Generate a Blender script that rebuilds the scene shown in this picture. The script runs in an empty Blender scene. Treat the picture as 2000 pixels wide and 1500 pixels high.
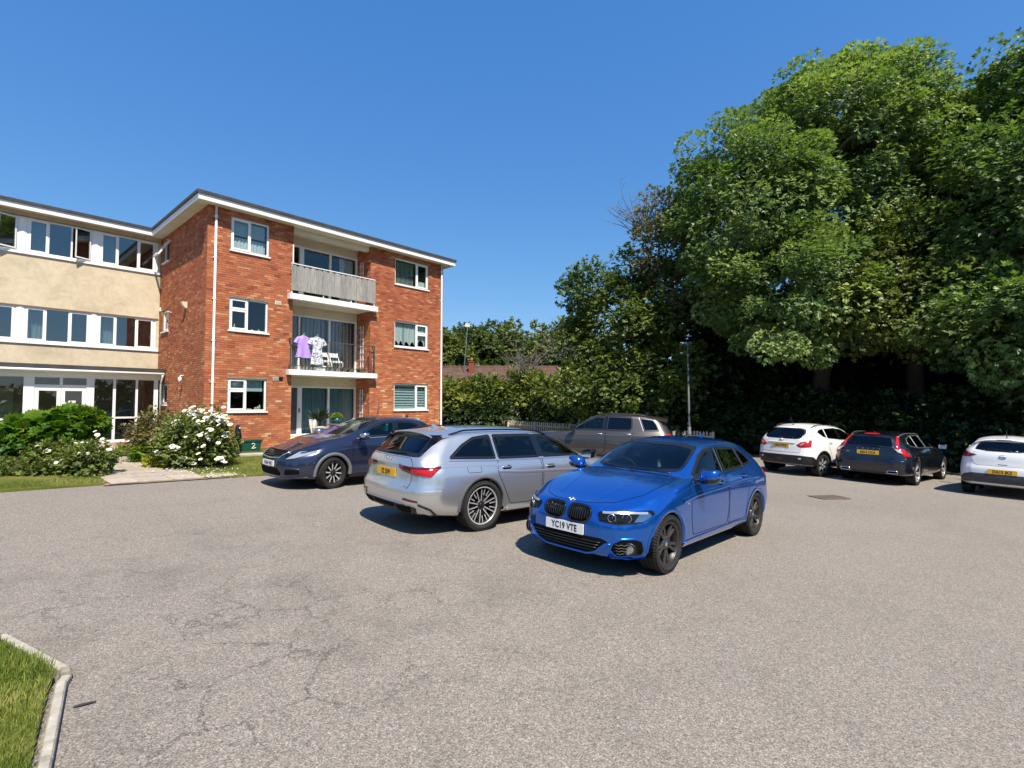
import bpy, bmesh, math, random
import numpy as np
from mathutils import Vector, Matrix
from mathutils.bvhtree import BVHTree
from mathutils.geometry import tessellate_polygon

random.seed(7)
RNG = np.random.default_rng(7)
SC = bpy.context.scene
COL = SC.collection
R = math.radians

# ---------------------------------------------------------------- camera
cam_d = bpy.data.cameras.new('camera')
cam_d.sensor_width = 36.0
cam_d.lens = 18.0
cam_d.clip_start = 0.05
cam_d.clip_end = 3000
cam = bpy.data.objects.new('camera', cam_d)
cam.location = (0, 0, 1.8)
cam.rotation_euler = (R(90) + math.atan(0.040), 0, 0)
COL.objects.link(cam)
SC.camera = cam

# ---------------------------------------------------------------- sky and sun
SUN_H = Vector((0.425, -0.905)).normalized()
SUN_EL = R(56)
SUN_DIR = Vector((SUN_H.x * math.cos(SUN_EL), SUN_H.y * math.cos(SUN_EL), math.sin(SUN_EL)))
world = bpy.data.worlds.new('World')
SC.world = world
world.use_nodes = True
wn, wl = world.node_tree.nodes, world.node_tree.links
wn.clear()
w_out = wn.new('ShaderNodeOutputWorld')
w_bg = wn.new('ShaderNodeBackground')
w_sky = wn.new('ShaderNodeTexSky')
w_sky.sky_type = 'NISHITA'
w_sky.sun_disc = False
w_sky.sun_elevation = SUN_EL
w_sky.sun_rotation = math.atan2(SUN_H.x, SUN_H.y)
w_sky.altitude = 200
w_sky.air_density = 1.0
w_sky.dust_density = 0.0
w_sky.ozone_density = 3.0
# even film-like colour response of the sky: one power curve per channel
w_sep = wn.new('ShaderNodeSeparateColor')
w_cmb = wn.new('ShaderNodeCombineColor')
wl.new(w_sky.outputs[0], w_sep.inputs[0])
for ch, (gain, pw) in enumerate(((0.47, 1.0), (1.0, 0.68), (2.28, 0.39))):
    p = wn.new('ShaderNodeMath'); p.operation = 'POWER'; p.inputs[1].default_value = pw
    g = wn.new('ShaderNodeMath'); g.operation = 'MULTIPLY'; g.inputs[1].default_value = gain
    wl.new(w_sep.outputs[ch], p.inputs[0]); wl.new(p.outputs[0], g.inputs[0]); wl.new(g.outputs[0], w_cmb.inputs[ch])
w_bg.inputs['Strength'].default_value = 0.1
wl.new(w_cmb.outputs[0], w_bg.inputs['Color'])
wl.new(w_bg.outputs[0], w_out.inputs['Surface'])

sun_d = bpy.data.lights.new('sun', 'SUN')
sun_d.energy = 4.1
sun_d.angle = R(0.53)
sun_d.color = (1.0, 0.905, 0.76)
sun = bpy.data.objects.new('sun', sun_d)
sun.rotation_euler = SUN_DIR.to_track_quat('Z', 'Y').to_euler()
sun.location = (10, -20, 30)
COL.objects.link(sun)

# ---------------------------------------------------------------- exposure
SC.view_settings.view_transform = 'Standard'
SC.view_settings.look = 'None'
SC.view_settings.gamma = 1.0
SC.view_settings.use_curve_mapping = False
SC.view_settings.exposure = 0.92
SC.render.engine = 'CYCLES'
SC.cycles.use_denoising = True
SC.cycles.max_bounces = 8
SC.cycles.transparent_max_bounces = 16
SC.cycles.caustics_reflective = False
SC.cycles.caustics_refractive = False

# ---------------------------------------------------------------- helpers
def gz(x, y):
    """height of the gently sloping ground"""
    x = max(-45.0, min(45.0, x)); y = max(-30.0, min(60.0, y))
    return -0.0345 * x - 0.006 * (y - 6)

def tag(o, label=None, cat=None, group=None, kind=None):
    if label: o['label'] = label
    if cat: o['category'] = cat
    if group: o['group'] = group
    if kind: o['kind'] = kind
    return o

def empty(name, loc=(0, 0, 0), rz=0.0, parent=None, label=None, cat=None, group=None):
    o = bpy.data.objects.new(name, None)
    o.location = loc
    o.rotation_euler = (0, 0, rz)
    o.empty_display_size = 0.1
    COL.objects.link(o)
    if parent: o.parent = parent
    return tag(o, label, cat, group)

def link_mesh(name, me, parent=None, mat=None):
    o = bpy.data.objects.new(name, me)
    COL.objects.link(o)
    if parent is not None: o.parent = parent
    if mat is not None:
        me.materials.clear()
        for m in (mat if isinstance(mat, (list, tuple)) else [mat]): me.materials.append(m)
    return o

def copy_tree(o, parent=None):
    c = o.copy()
    COL.objects.link(c)
    c.parent = parent
    for ch in list(o.children): copy_tree(ch, c)
    return c

class MB:
    """collects geometry for one mesh"""
    def __init__(self):
        self.v, self.f, self.m, self.t = [], [], [], []
        self.tint = None
        self.mi = 0
    def add(self, verts, faces, mi=None):
        n = len(self.v)
        self.v.extend([tuple(p) for p in verts])
        for f in faces:
            self.f.append(tuple(i + n for i in f))
            self.m.append(self.mi if mi is None else mi)
            self.t.append(0.5 if self.tint is None else self.tint)
        return self
    def box(self, x0, x1, y0, y1, z0, z1, mi=None):
        if x0 > x1: x0, x1 = x1, x0
        if y0 > y1: y0, y1 = y1, y0
        if z0 > z1: z0, z1 = z1, z0
        v = [(x0, y0, z0), (x1, y0, z0), (x1, y1, z0), (x0, y1, z0), (x0, y0, z1), (x1, y0, z1), (x1, y1, z1), (x0, y1, z1)]
        f = [(0, 3, 2, 1), (4, 5, 6, 7), (0, 1, 5, 4), (1, 2, 6, 5), (2, 3, 7, 6), (3, 0, 4, 7)]
        return self.add(v, f, mi)
    def obox(self, c, ax, ay, az, mi=None):
        """oriented box: centre and three half-axis vectors"""
        c, ax, ay, az = Vector(c), Vector(ax), Vector(ay), Vector(az)
        v = [c + sx * ax + sy * ay + sz * az for sz in (-1, 1) for sx, sy in ((-1, -1), (1, -1), (1, 1), (-1, 1))]
        f = [(0, 3, 2, 1), (4, 5, 6, 7), (0, 1, 5, 4), (1, 2, 6, 5), (2, 3, 7, 6), (3, 0, 4, 7)]
        return self.add(v, f, mi)
    def beam(self, a, b, w, h, up=(0, 0, 1), mi=None):
        a, b = Vector(a), Vector(b)
        d = (b - a); L = d.length; d.normalize()
        s = d.cross(Vector(up))
        if s.length < 1e-5: s = d.cross(Vector((1, 0, 0)))
        s.normalize(); u = s.cross(d)
        return self.obox((a + b) / 2, d * L / 2, s * w / 2, u * h / 2, mi)
    def tube(self, pts, rad, n=8, caps=True, closed=False, mi=None):
        pts = [Vector(p) for p in pts]
        k = len(pts)
        if not hasattr(rad, '__len__'): rad = [rad] * k
        rings = []
        prev = None
        for i, p in enumerate(pts):
            if closed: d = pts[(i + 1) % k] - pts[i - 1]
            elif i == 0: d = pts[1] - p
            elif i == k - 1: d = p - pts[i - 1]
            else: d = pts[i + 1] - pts[i - 1]
            if d.length < 1e-9: d = Vector((0, 0, 1))
            d.normalize()
            if prev is None:
                s = d.cross(Vector((0, 0, 1)))
                if s.length < 1e-3: s = d.cross(Vector((1, 0, 0)))
            else:
                s = prev - d * prev.dot(d)
                if s.length < 1e-6: s = d.orthogonal()
            s.normalize(); prev = s
            u = d.cross(s)
            rings.append([p + rad[i] * (math.cos(2 * math.pi * j / n) * s + math.sin(2 * math.pi * j / n) * u) for j in range(n)])
        v = [q for r in rings for q in r]
        f = []
        for i in range(k if closed else k - 1):
            a, b = i * n, ((i + 1) % k) * n
            for j in range(n):
                f.append((a + j, a + (j + 1) % n, b + (j + 1) % n, b + j))
        if caps and not closed:
            f.append(tuple(range(n - 1, -1, -1)))
            f.append(tuple((k - 1) * n + j for j in range(n)))
        return self.add(v, f, mi)
    def lathe(self, prof, c=(0, 0, 0), n=24, axis='z', mi=None, close=False):
        """prof: list of (radius, height); spun about axis through c"""
        v, f = [], []
        k = len(prof)
        for i in range(n):
            a = 2 * math.pi * i / n
            ca, sa = math.cos(a), math.sin(a)
            for r, h in prof:
                if axis == 'z': p = (c[0] + r * ca, c[1] + r * sa, c[2] + h)
                elif axis == 'y': p = (c[0] + r * ca, c[1] + h, c[2] + r * sa)
                else: p = (c[0] + h, c[1] + r * ca, c[2] + r * sa)
                v.append(p)
        for i in range(n):
            a, b = i * k, ((i + 1) % n) * k
            for j in range(k if close else k - 1):
                j2 = (j + 1) % k
                f.append((a + j, b + j, b + j2, a + j2))
        return self.add(v, f, mi)
    def prism(self, poly, o, ax, ay, az, mi=None):
        """poly of (a, b) extruded: o + a*ax + b*ay, thickness vector az"""
        o, ax, ay, az = Vector(o), Vector(ax), Vector(ay), Vector(az)
        n = len(poly)
        p = [o + a * ax + b * ay for a, b in poly]
        tri = tessellate_polygon([[Vector((a, b, 0)) for a, b in poly]])
        v = p + [q + az for q in p]
        f = [tuple(t) for t in tri] + [tuple(n + i for i in reversed(t)) for t in tri]
        f += [(i, (i + 1) % n, n + (i + 1) % n, n + i) for i in range(n)]
        return self.add(v, f, mi)
    def sphere(self, c, r, n=10, m=6, mi=None):
        rx, ry, rz = r if hasattr(r, '__len__') else (r, r, r)
        v = [(c[0], c[1], c[2] + rz)]
        for i in range(1, m):
            th = math.pi * i / m
            for j in range(n):
                ph = 2 * math.pi * j / n
                v.append((c[0] + rx * math.sin(th) * math.cos(ph), c[1] + ry * math.sin(th) * math.sin(ph), c[2] + rz * math.cos(th)))
        v.append((c[0], c[1], c[2] - rz))
        f = [(0, 1 + j, 1 + (j + 1) % n) for j in range(n)]
        for i in range(m - 2):
            a, b = 1 + i * n, 1 + (i + 1) * n
            f += [(a + j, b + j, b + (j + 1) % n, a + (j + 1) % n) for j in range(n)]
        a = 1 + (m - 2) * n
        f += [(a + (j + 1) % n, a + j, len(v) - 1) for j in range(n)]
        return self.add(v, f, mi)
    def mesh(self, name, smooth=False, recalc=True):
        me = bpy.data.meshes.new(name)
        me.from_pydata(self.v, [], self.f)
        me.polygons.foreach_set('material_index', self.m)
        if self.tint is not None:
            at = me.attributes.new('tint', 'FLOAT', 'FACE')
            at.data.foreach_set('value', self.t)
        if recalc:
            bm = bmesh.new(); bm.from_mesh(me)
            bmesh.ops.recalc_face_normals(bm, faces=bm.faces)
            bm.to_mesh(me); bm.free()
        if smooth:
            me.polygons.foreach_set('use_smooth', [True] * len(me.polygons))
            if smooth == 'auto':
                me.set_sharp_from_angle(angle=R(38))
        me.update()
        return me
    def build(self, name, mat=None, parent=None, smooth=False, recalc=True):
        return link_mesh(name, self.mesh(name, smooth, recalc), parent, mat)

# ---------------------------------------------------------------- materials
def new_mat(name):
    m = bpy.data.materials.new(name)
    m.use_nodes = True
    nt = m.node_tree
    nt.nodes.clear()
    out = nt.nodes.new('ShaderNodeOutputMaterial')
    return m, nt, out

def nd(nt, typ, **kw):
    n = nt.nodes.new(typ)
    for k, v in kw.items():
        if k.startswith('i_'):
            n.inputs[k[2:].replace('_', ' ')].default_value = v
        else: setattr(n, k, v)
    return n

def c4(c): return (c[0], c[1], c[2], 1.0)

def ramp(nt, stops, fac=None, interp='LINEAR'):
    n = nt.nodes.new('ShaderNodeValToRGB')
    cr = n.color_ramp
    cr.interpolation = interp
    while len(cr.elements) < len(stops): cr.elements.new(0.5)
    for e, (p, c) in zip(cr.elements, stops):
        e.position = p
        e.color = c4(c) if len(c) == 3 else c
    if fac is not None: nt.links.new(fac, n.inputs[0])
    return n

def pbsdf(nt, out, base=(0.5, 0.5, 0.5), rough=0.5, metal=0.0, spec=0.5, coat=0.0, coat_rough=0.03):
    b = nt.nodes.new('ShaderNodeBsdfPrincipled')
    b.inputs['Base Color'].default_value = c4(base)
    b.inputs['Roughness'].default_value = rough
    b.inputs['Metallic'].default_value = metal
    b.inputs['Specular IOR Level'].default_value = spec
    b.inputs['Coat Weight'].default_value = coat
    b.inputs['Coat Roughness'].default_value = coat_rough
    nt.links.new(b.outputs[0], out.inputs['Surface'])
    return b

def noise(nt, scale, detail=4.0, rough=0.55, vec=None, dist=0.0):
    n = nt.nodes.new('ShaderNodeTexNoise')
    n.inputs['Scale'].default_value = scale
    n.inputs['Detail'].default_value = detail
    n.inputs['Roughness'].default_value = rough
    n.inputs['Distortion'].default_value = dist
    if vec is not None: nt.links.new(vec, n.inputs['Vector'])
    return n

def mixc(nt, a, b, fac, mode='MIX'):
    n = nt.nodes.new('ShaderNodeMix')
    n.data_type = 'RGBA'
    n.blend_type = mode
    for sock, val in ((n.inputs[0], fac), (n.inputs[6], a), (n.inputs[7], b)):
        if isinstance(val, (int, float)): sock.default_value = val
        elif isinstance(val, tuple): sock.default_value = c4(val)
        else: nt.links.new(val, sock)
    return n.outputs[2]

def bump(nt, bsdf, height, strength=0.3, dist=0.01):
    n = nt.nodes.new('ShaderNodeBump')
    n.inputs['Strength'].default_value = strength
    n.inputs['Distance'].default_value = dist
    nt.links.new(height, n.inputs['Height'])
    nt.links.new(n.outputs[0], bsdf.inputs['Normal'])

def simple(name, base, rough=0.5, metal=0.0, spec=0.5, coat=0.0, vary=0.0, vscale=6.0, bmp=0.0, bscale=40.0):
    m, nt, out = new_mat(name)
    b = pbsdf(nt, out, base, rough, metal, spec, coat)
    tc = nd(nt, 'ShaderNodeTexCoord')
    if vary > 0:
        n = noise(nt, vscale, 5, 0.6, tc.outputs['Object'])
        lo = tuple(max(0, c * (1 - vary)) for c in base); hi = tuple(min(1, c * (1 + vary)) for c in base)
        r = ramp(nt, [(0.3, lo), (0.7, hi)], n.outputs[0])
        nt.links.new(r.outputs[0], b.inputs['Base Color'])
    if bmp > 0:
        n2 = noise(nt, bscale, 4, 0.6, tc.outputs['Object'])
        bump(nt, b, n2.outputs[0], bmp, 0.01)
    return m

def thin_glass(name, tint=(0.8, 0.85, 0.85), f0=0.06, rough=0.0, refl=1.0):
    """clear pane: tinted see-through mixed with a mirror by Schlick's law, same from both sides"""
    m, nt, out = new_mat(name)
    tr = nd(nt, 'ShaderNodeBsdfTransparent'); tr.inputs[0].default_value = c4(tint)
    gl = nd(nt, 'ShaderNodeBsdfGlossy'); gl.inputs['Roughness'].default_value = rough
    gl.inputs['Color'].default_value = (refl, refl, refl, 1)
    lw = nd(nt, 'ShaderNodeLayerWeight'); lw.inputs[0].default_value = 0.5
    p5 = nd(nt, 'ShaderNodeMath', operation='POWER'); p5.inputs[1].default_value = 5.0
    nt.links.new(lw.outputs['Facing'], p5.inputs[0])
    fr = nd(nt, 'ShaderNodeMath', operation='MULTIPLY_ADD'); fr.inputs[1].default_value = 1 - f0; fr.inputs[2].default_value = f0
    nt.links.new(p5.outputs[0], fr.inputs[0])
    mx = nd(nt, 'ShaderNodeMixShader')
    nt.links.new(fr.outputs[0], mx.inputs[0]); nt.links.new(tr.outputs[0], mx.inputs[1]); nt.links.new(gl.outputs[0], mx.inputs[2])
    nt.links.new(mx.outputs[0], out.inputs['Surface'])
    return m

M = {}
M['white_upvc'] = simple('white_upvc', (0.82, 0.83, 0.84), 0.32, vary=0.04, vscale=3)
M['white_paint'] = simple('white_paint', (0.8, 0.8, 0.79), 0.5, vary=0.06, vscale=2.5, bmp=0.05)
M['cream_paint'] = simple('cream_paint', (0.62, 0.55, 0.42), 0.7, vary=0.08, vscale=2)
M['soffit'] = simple('soffit', (0.7, 0.68, 0.62), 0.7, vary=0.07, vscale=1.5)
M['roof_felt'] = simple('roof_felt', (0.045, 0.045, 0.05), 0.85, vary=0.3, vscale=3, bmp=0.2)
M['window_glass'] = thin_glass('window_glass', (0.80, 0.86, 0.86), 0.05)
M['sky_glass'] = thin_glass('sky_glass', (0.6, 0.68, 0.7), 0.13)
M['room_dark'] = simple('room_dark', (0.09, 0.085, 0.08), 0.9, vary=0.3, vscale=1)
M['black_plastic'] = simple('black_plastic', (0.012, 0.012, 0.013), 0.45)
M['gasket'] = simple('gasket', (0.01, 0.01, 0.011), 0.35)
M['steel_grey'] = simple('steel_grey', (0.22, 0.24, 0.25), 0.45, 0.6, vary=0.15)
M['rail_metal'] = simple('rail_metal', (0.10, 0.085, 0.08), 0.5, 0.3, vary=0.25, vscale=12)
M['concrete'] = simple('concrete', (0.40, 0.37, 0.32), 0.85, vary=0.22, vscale=5, bmp=0.25, bscale=60)

def mat_brick():
    m, nt, out = new_mat('brick_clay')
    b = pbsdf(nt, out, (0.3, 0.1, 0.05), 0.85, spec=0.25)
    at = nd(nt, 'ShaderNodeAttribute'); at.attribute_name = 'tint'
    tc = nd(nt, 'ShaderNodeTexCoord')
    n = noise(nt, 22, 5, 0.65, tc.outputs['Object'])
    mth = nd(nt, 'ShaderNodeMath', operation='MULTIPLY_ADD'); mth.inputs[1].default_value = 0.34; mth.inputs[2].default_value = -0.17
    nt.links.new(n.outputs[0], mth.inputs[0])
    ad = nd(nt, 'ShaderNodeMath', operation='ADD'); nt.links.new(at.outputs['Fac'], ad.inputs[0]); nt.links.new(mth.outputs[0], ad.inputs[1])
    r = ramp(nt, [(0.0, (0.22, 0.066, 0.040)), (0.22, (0.34, 0.100, 0.052)), (0.5, (0.45, 0.158, 0.076)), (0.72, (0.54, 0.24, 0.118)), (0.88, (0.61, 0.35, 0.19)), (1.0, (0.66, 0.45, 0.28))], ad.outputs[0])
    big = noise(nt, 0.7, 3, 0.5, tc.outputs['Object'])
    rb = ramp(nt, [(0.35, (0.90, 0.89, 0.88)), (0.65, (1.04, 1.03, 1.0))], big.outputs[0])
    nt.links.new(mixc(nt, r.outputs[0], rb.outputs[0], 1.0, 'MULTIPLY'), b.inputs['Base Color'])
    n2 = noise(nt, 90, 4, 0.6, tc.outputs['Object'])
    bump(nt, b, n2.outputs[0], 0.35, 0.006)
    return m
M['brick'] = mat_brick()
M['mortar'] = simple('mortar', (0.27, 0.20, 0.15), 0.95, vary=0.2, vscale=8, bmp=0.3, bscale=120)

def mat_render():
    m, nt, out = new_mat('wall_render')
    b = pbsdf(nt, out, (0.6, 0.5, 0.34), 0.9, spec=0.2)
    tc = nd(nt, 'ShaderNodeTexCoord')
    n = noise(nt, 1.6, 6, 0.65, tc.outputs['Object'], 0.6)
    r = ramp(nt, [(0.25, (0.46, 0.39, 0.275)), (0.48, (0.58, 0.50, 0.365)), (0.7, (0.64, 0.56, 0.42))], n.outputs[0])
    n3 = noise(nt, 6, 6, 0.75, tc.outputs['Object'])
    r3 = ramp(nt, [(0.3, (0.78, 0.76, 0.72)), (0.55, (1, 1, 1))], n3.outputs[0])
    nt.links.new(mixc(nt, r.outputs[0], r3.outputs[0], 0.6, 'MULTIPLY'), b.inputs['Base Color'])
    n2 = noise(nt, 35, 5, 0.7, tc.outputs['Object'])
    bump(nt, b, n2.outputs[0], 0.35, 0.01)
    return m
M['render'] = mat_render()

def mat_asphalt():
    m, nt, out = new_mat('asphalt')
    b = pbsdf(nt, out, (0.2, 0.19, 0.17), 0.88, spec=0.3)
    tc = nd(nt, 'ShaderNodeTexCoord')
    O = tc.outputs['Object']
    # aggregate speckle, two sizes
    v1 = nd(nt, 'ShaderNodeTexVoronoi'); v1.inputs['Scale'].default_value = 150
    v1.inputs['Randomness'].default_value = 1.0
    nt.links.new(O, v1.inputs['Vector'])
    sp = nd(nt, 'ShaderNodeSeparateColor'); nt.links.new(v1.outputs['Color'], sp.inputs[0])
    agg = ramp(nt, [(0.0, (0.100, 0.090, 0.078)), (0.2, (0.165, 0.149, 0.130)), (0.5, (0.226, 0.204, 0.179)), (0.85, (0.284, 0.257, 0.227)), (1.0, (0.42, 0.38, 0.34))], sp.outputs[0])
    n1 = noise(nt, 38, 3, 0.7, O)
    g = ramp(nt, [(0.3, (0.80, 0.795, 0.79)), (0.68, (1.14, 1.13, 1.12))], n1.outputs[0])
    c = mixc(nt, agg.outputs[0], g.outputs[0], 1.0, 'MULTIPLY')
    # broad wear and stains
    n2 = noise(nt, 0.33, 6, 0.6, O, 0.8)
    w = ramp(nt, [(0.28, (0.92, 0.92, 0.92)), (0.5, (1.0, 0.995, 0.99)), (0.72, (1.07, 1.065, 1.06))], n2.outputs[0])
    c = mixc(nt, c, w.outputs[0], 1.0, 'MULTIPLY')
    n3 = noise(nt, 2.3, 7, 0.7, O, 0.4)
    s = ramp(nt, [(0.30, (0.88, 0.875, 0.87)), (0.46, (1, 1, 1))], n3.outputs[0])
    c = mixc(nt, c, s.outputs[0], 0.8, 'MULTIPLY')
    # a few dark oil spots
    v2 = nd(nt, 'ShaderNodeTexVoronoi'); v2.inputs['Scale'].default_value = 0.42
    dn = noise(nt, 3.0, 3, 0.5, O)
    vm = nd(nt, 'ShaderNodeVectorMath', operation='MULTIPLY_ADD'); vm.inputs[1].default_value = (0.35, 0.35, 0.35)
    nt.links.new(dn.outputs['Color'], vm.inputs[0]); nt.links.new(O, vm.inputs[2])
    nt.links.new(vm.outputs[0], v2.inputs['Vector'])
    oil = ramp(nt, [(0.02, (0.80, 0.80, 0.80)), (0.07, (1, 1, 1))], v2.outputs['Distance'])
    c = mixc(nt, c, oil.outputs[0], 1.0, 'MULTIPLY')
    # cracks, only where a mask lets them through
    v3 = nd(nt, 'ShaderNodeTexVoronoi', feature='DISTANCE_TO_EDGE'); v3.inputs['Scale'].default_value = 1.7
    vm2 = nd(nt, 'ShaderNodeVectorMath', operation='MULTIPLY_ADD'); vm2.inputs[1].default_value = (0.5, 0.5, 0.5)
    dn2 = noise(nt, 2.6, 8, 0.72, O)
    nt.links.new(dn2.outputs['Color'], vm2.inputs[0]); nt.links.new(O, vm2.inputs[2]); nt.links.new(vm2.outputs[0], v3.inputs['Vector'])
    cr = ramp(nt, [(0.0, (1, 1, 1)), (0.005, (0.7, 0.7, 0.7)), (0.013, (0, 0, 0))], v3.outputs['Distance'])
    dv = nd(nt, 'ShaderNodeVectorMath', operation='DISTANCE'); nt.links.new(O, dv.inputs[0]); dv.inputs[1].default_value = (-2.6, 4.0, 0.1)
    mk = nd(nt, 'ShaderNodeMapRange'); mk.inputs['From Min'].default_value = 5.0; mk.inputs['From Max'].default_value = 1.5
    nt.links.new(dv.outputs['Value'], mk.inputs['Value'])
    wz = noise(nt, 1.1, 7, 0.7, O, 0.5); wr = ramp(nt, [(0.36, (0.80, 0.80, 0.79)), (0.52, (1, 1, 1))], wz.outputs[0])
    c = mixc(nt, c, wr.outputs[0], mk.outputs[0], 'MULTIPLY')
    mn = noise(nt, 0.8, 3, 0.5, O)
    mr = ramp(nt, [(0.42, (0, 0, 0)), (0.56, (0.85, 0.85, 0.85))], mn.outputs[0])
    mm = nd(nt, 'ShaderNodeMath', operation='MULTIPLY'); nt.links.new(mk.outputs[0], mm.inputs[0]); nt.links.new(mr.outputs[0], mm.inputs[1])
    mm2 = nd(nt, 'ShaderNodeMath', operation='MULTIPLY'); nt.links.new(mm.outputs[0], mm2.inputs[0]); nt.links.new(cr.outputs[0], mm2.inputs[1])
    c = mixc(nt, c, (0.035, 0.03, 0.027), mm2.outputs[0])
    nt.links.new(c, b.inputs['Base Color'])
    hs = nd(nt, 'ShaderNodeMath', operation='SUBTRACT'); nt.links.new(sp.outputs[0], hs.inputs[0]); nt.links.new(mm2.outputs[0], hs.inputs[1])
    bump(nt, b, hs.outputs[0], 0.35, 0.005)
    return m
M['asphalt'] = mat_asphalt()

def mat_leaf(name, stops, trans=0.35, rough=0.45, spec=0.4, tscale=1.25):
    m, nt, out = new_mat(name)
    at = nd(nt, 'ShaderNodeAttribute'); at.attribute_name = 'tint'
    r = ramp(nt, stops, at.outputs['Fac'])
    b = nt.nodes.new('ShaderNodeBsdfPrincipled')
    b.inputs['Roughness'].default_value = rough
    b.inputs['Specular IOR Level'].default_value = spec
    nt.links.new(r.outputs[0], b.inputs['Base Color'])
    t = nd(nt, 'ShaderNodeBsdfTranslucent')
    tcol = mixc(nt, r.outputs[0], (tscale * 1.15, tscale * 1.25, tscale * 0.55), 1.0, 'MULTIPLY')
    nt.links.new(tcol, t.inputs[0])
    mx = nd(nt, 'ShaderNodeMixShader'); mx.inputs[0].default_value = trans
    nt.links.new(b.outputs[0], mx.inputs[1]); nt.links.new(t.outputs[0], mx.inputs[2])
    nt.links.new(mx.outputs[0], out.inputs['Surface'])
    return m
# ================================================================ ground
BANG = math.atan2(0.74144795, 0.67101039)
P0 = Vector((-9.8126, 16.3, 0))
D1 = Vector((0.67101039, 0.74144795, 0)); D2 = Vector((-0.74144795, 0.67101039, 0))
def bl(X, V, z=None, dz=0.0):
    """building-local plan point -> world"""
    p = P0 + D1 * X + D2 * V
    return Vector((p.x, p.y, gz(p.x, p.y) + dz if z is None else z))

def ground_sheet():
    xs = [-1200, -300, -120, -60] + list(range(-45, 46, 5)) + [60, 120, 300, 1200]
    ys = [-1200, -300, -100, -50] + list(range(-30, 61, 5)) + [80, 140, 300, 1200]
    mb = MB()
    nx = len(xs)
    mb.add([(x, y, gz(x, y)) for y in ys for x in xs],
           [(j * nx + i, j * nx + i + 1, (j + 1) * nx + i + 1, (j + 1) * nx + i) for j in range(len(ys) - 1) for i in range(nx - 1)])
    o = mb.build('ground', M['asphalt'], recalc=False)
    tag(o, kind='structure')
ground_sheet()

def sheet(name, poly, mat, dz, kind='structure', label=None, step=0.8, edge=None):
    """a flat patch that follows the ground: poly of world (x, y); optional kerbed side of given depth"""
    bm = bmesh.new()
    vs = [bm.verts.new((p[0], p[1], 0)) for p in poly]
    bm.faces.new(vs)
    bmesh.ops.triangulate(bm, faces=bm.faces)
    for it in range(3):
        bmesh.ops.subdivide_edges(bm, edges=[e for e in bm.edges if e.calc_length() > 2.5], cuts=1)
        bmesh.ops.triangulate(bm, faces=bm.faces)
    for v in bm.verts: v.co.z = gz(v.co.x, v.co.y) + dz
    if edge:
        be = [e for e in bm.edges if e.is_boundary]
        r = bmesh.ops.extrude_edge_only(bm, edges=be)
        for v in [g for g in r['geom'] if isinstance(g, bmesh.types.BMVert)]: v.co.z -= edge
    bmesh.ops.recalc_face_normals(bm, faces=bm.faces)
    me = bpy.data.meshes.new(name); bm.to_mesh(me); bm.free()
    o = link_mesh(name, me, None, mat)
    tag(o, label=label, kind=kind)
    return o

def mat_soil():
    m, nt, out = new_mat('soil')
    b = pbsdf(nt, out, (0.1, 0.08, 0.05), 0.95, spec=0.1)
    tc = nd(nt, 'ShaderNodeTexCoord')
    n = noise(nt, 5, 7, 0.7, tc.outputs['Object'])
    r = ramp(nt, [(0.3, (0.045, 0.032, 0.02)), (0.5, (0.10, 0.075, 0.045)), (0.7, (0.19, 0.15, 0.095))], n.outputs[0])
    nt.links.new(r.outputs[0], b.inputs['Base Color'])
    bump(nt, b, n.outputs[0], 0.6, 0.03)
    return m
M['soil'] = mat_soil()

def mat_turf():
    m, nt, out = new_mat('turf')
    b = pbsdf(nt, out, (0.1, 0.12, 0.03), 0.9, spec=0.15)
    tc = nd(nt, 'ShaderNodeTexCoord')
    n = noise(nt, 1.3, 6, 0.7, tc.outputs['Object'])
    r = ramp(nt, [(0.3, (0.085, 0.115, 0.02)), (0.5, (0.15, 0.165, 0.035)), (0.66, (0.24, 0.2, 0.07))], n.outputs[0])
    n2 = noise(nt, 60, 4, 0.7, tc.outputs['Object'])
    r2 = ramp(nt, [(0.3, (0.5, 0.5, 0.5)), (0.7, (1.3, 1.3, 1.2))], n2.outputs[0])
    nt.links.new(mixc(nt, r.outputs[0], r2.outputs[0], 1.0, 'MULTIPLY'), b.inputs['Base Color'])
    bump(nt, b, n2.outputs[0], 0.8, 0.03)
    return m
M['turf'] = mat_turf()

# planted ground in front of the flats, paths on it
LAWN_L = [bl(-9, -5.75), bl(-3.4, -5.75), bl(-3.25, -5.2), bl(-3.2, 4.4), bl(-9, 4.4)]
LAWN_R = [bl(-1.75, -5.9), bl(1.5, -6.3), bl(6, -6.4), bl(13, -6.3), bl(13.5, 3), bl(11.5, 13), bl(9.9, 12), bl(9.9, -0.02), bl(0, -0.02), bl(-0.02, 3.9), bl(-1.5, 3.9), bl(-1.95, -2.6)]
lawn_l = sheet('lawn', [p.xy for p in LAWN_L], M['turf'], 0.045, edge=0.12)
lawn_r = sheet('lawn', [p.xy for p in LAWN_R], M['turf'], 0.045, edge=0.12)
sheet('path', [p.xy for p in (bl(-3.45, -5.9), bl(-1.1, -6.0), bl(-1.75, -4.8), bl(-1.9, -2.6), bl(-1.4, 4.7), bl(-3.4, 4.7), bl(-3.3, -5.2))], M['mortar'], 0.02)
path = bpy.data.objects['path']
sheet('earth', [(-14, 33.5), (3, 29.2), (12.6, 20.4), (16.2, 15.6), (30, 6), (60, 10), (60, 120), (-60, 120), (-60, 40)], M['soil'], 0.05, edge=0.1)

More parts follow.
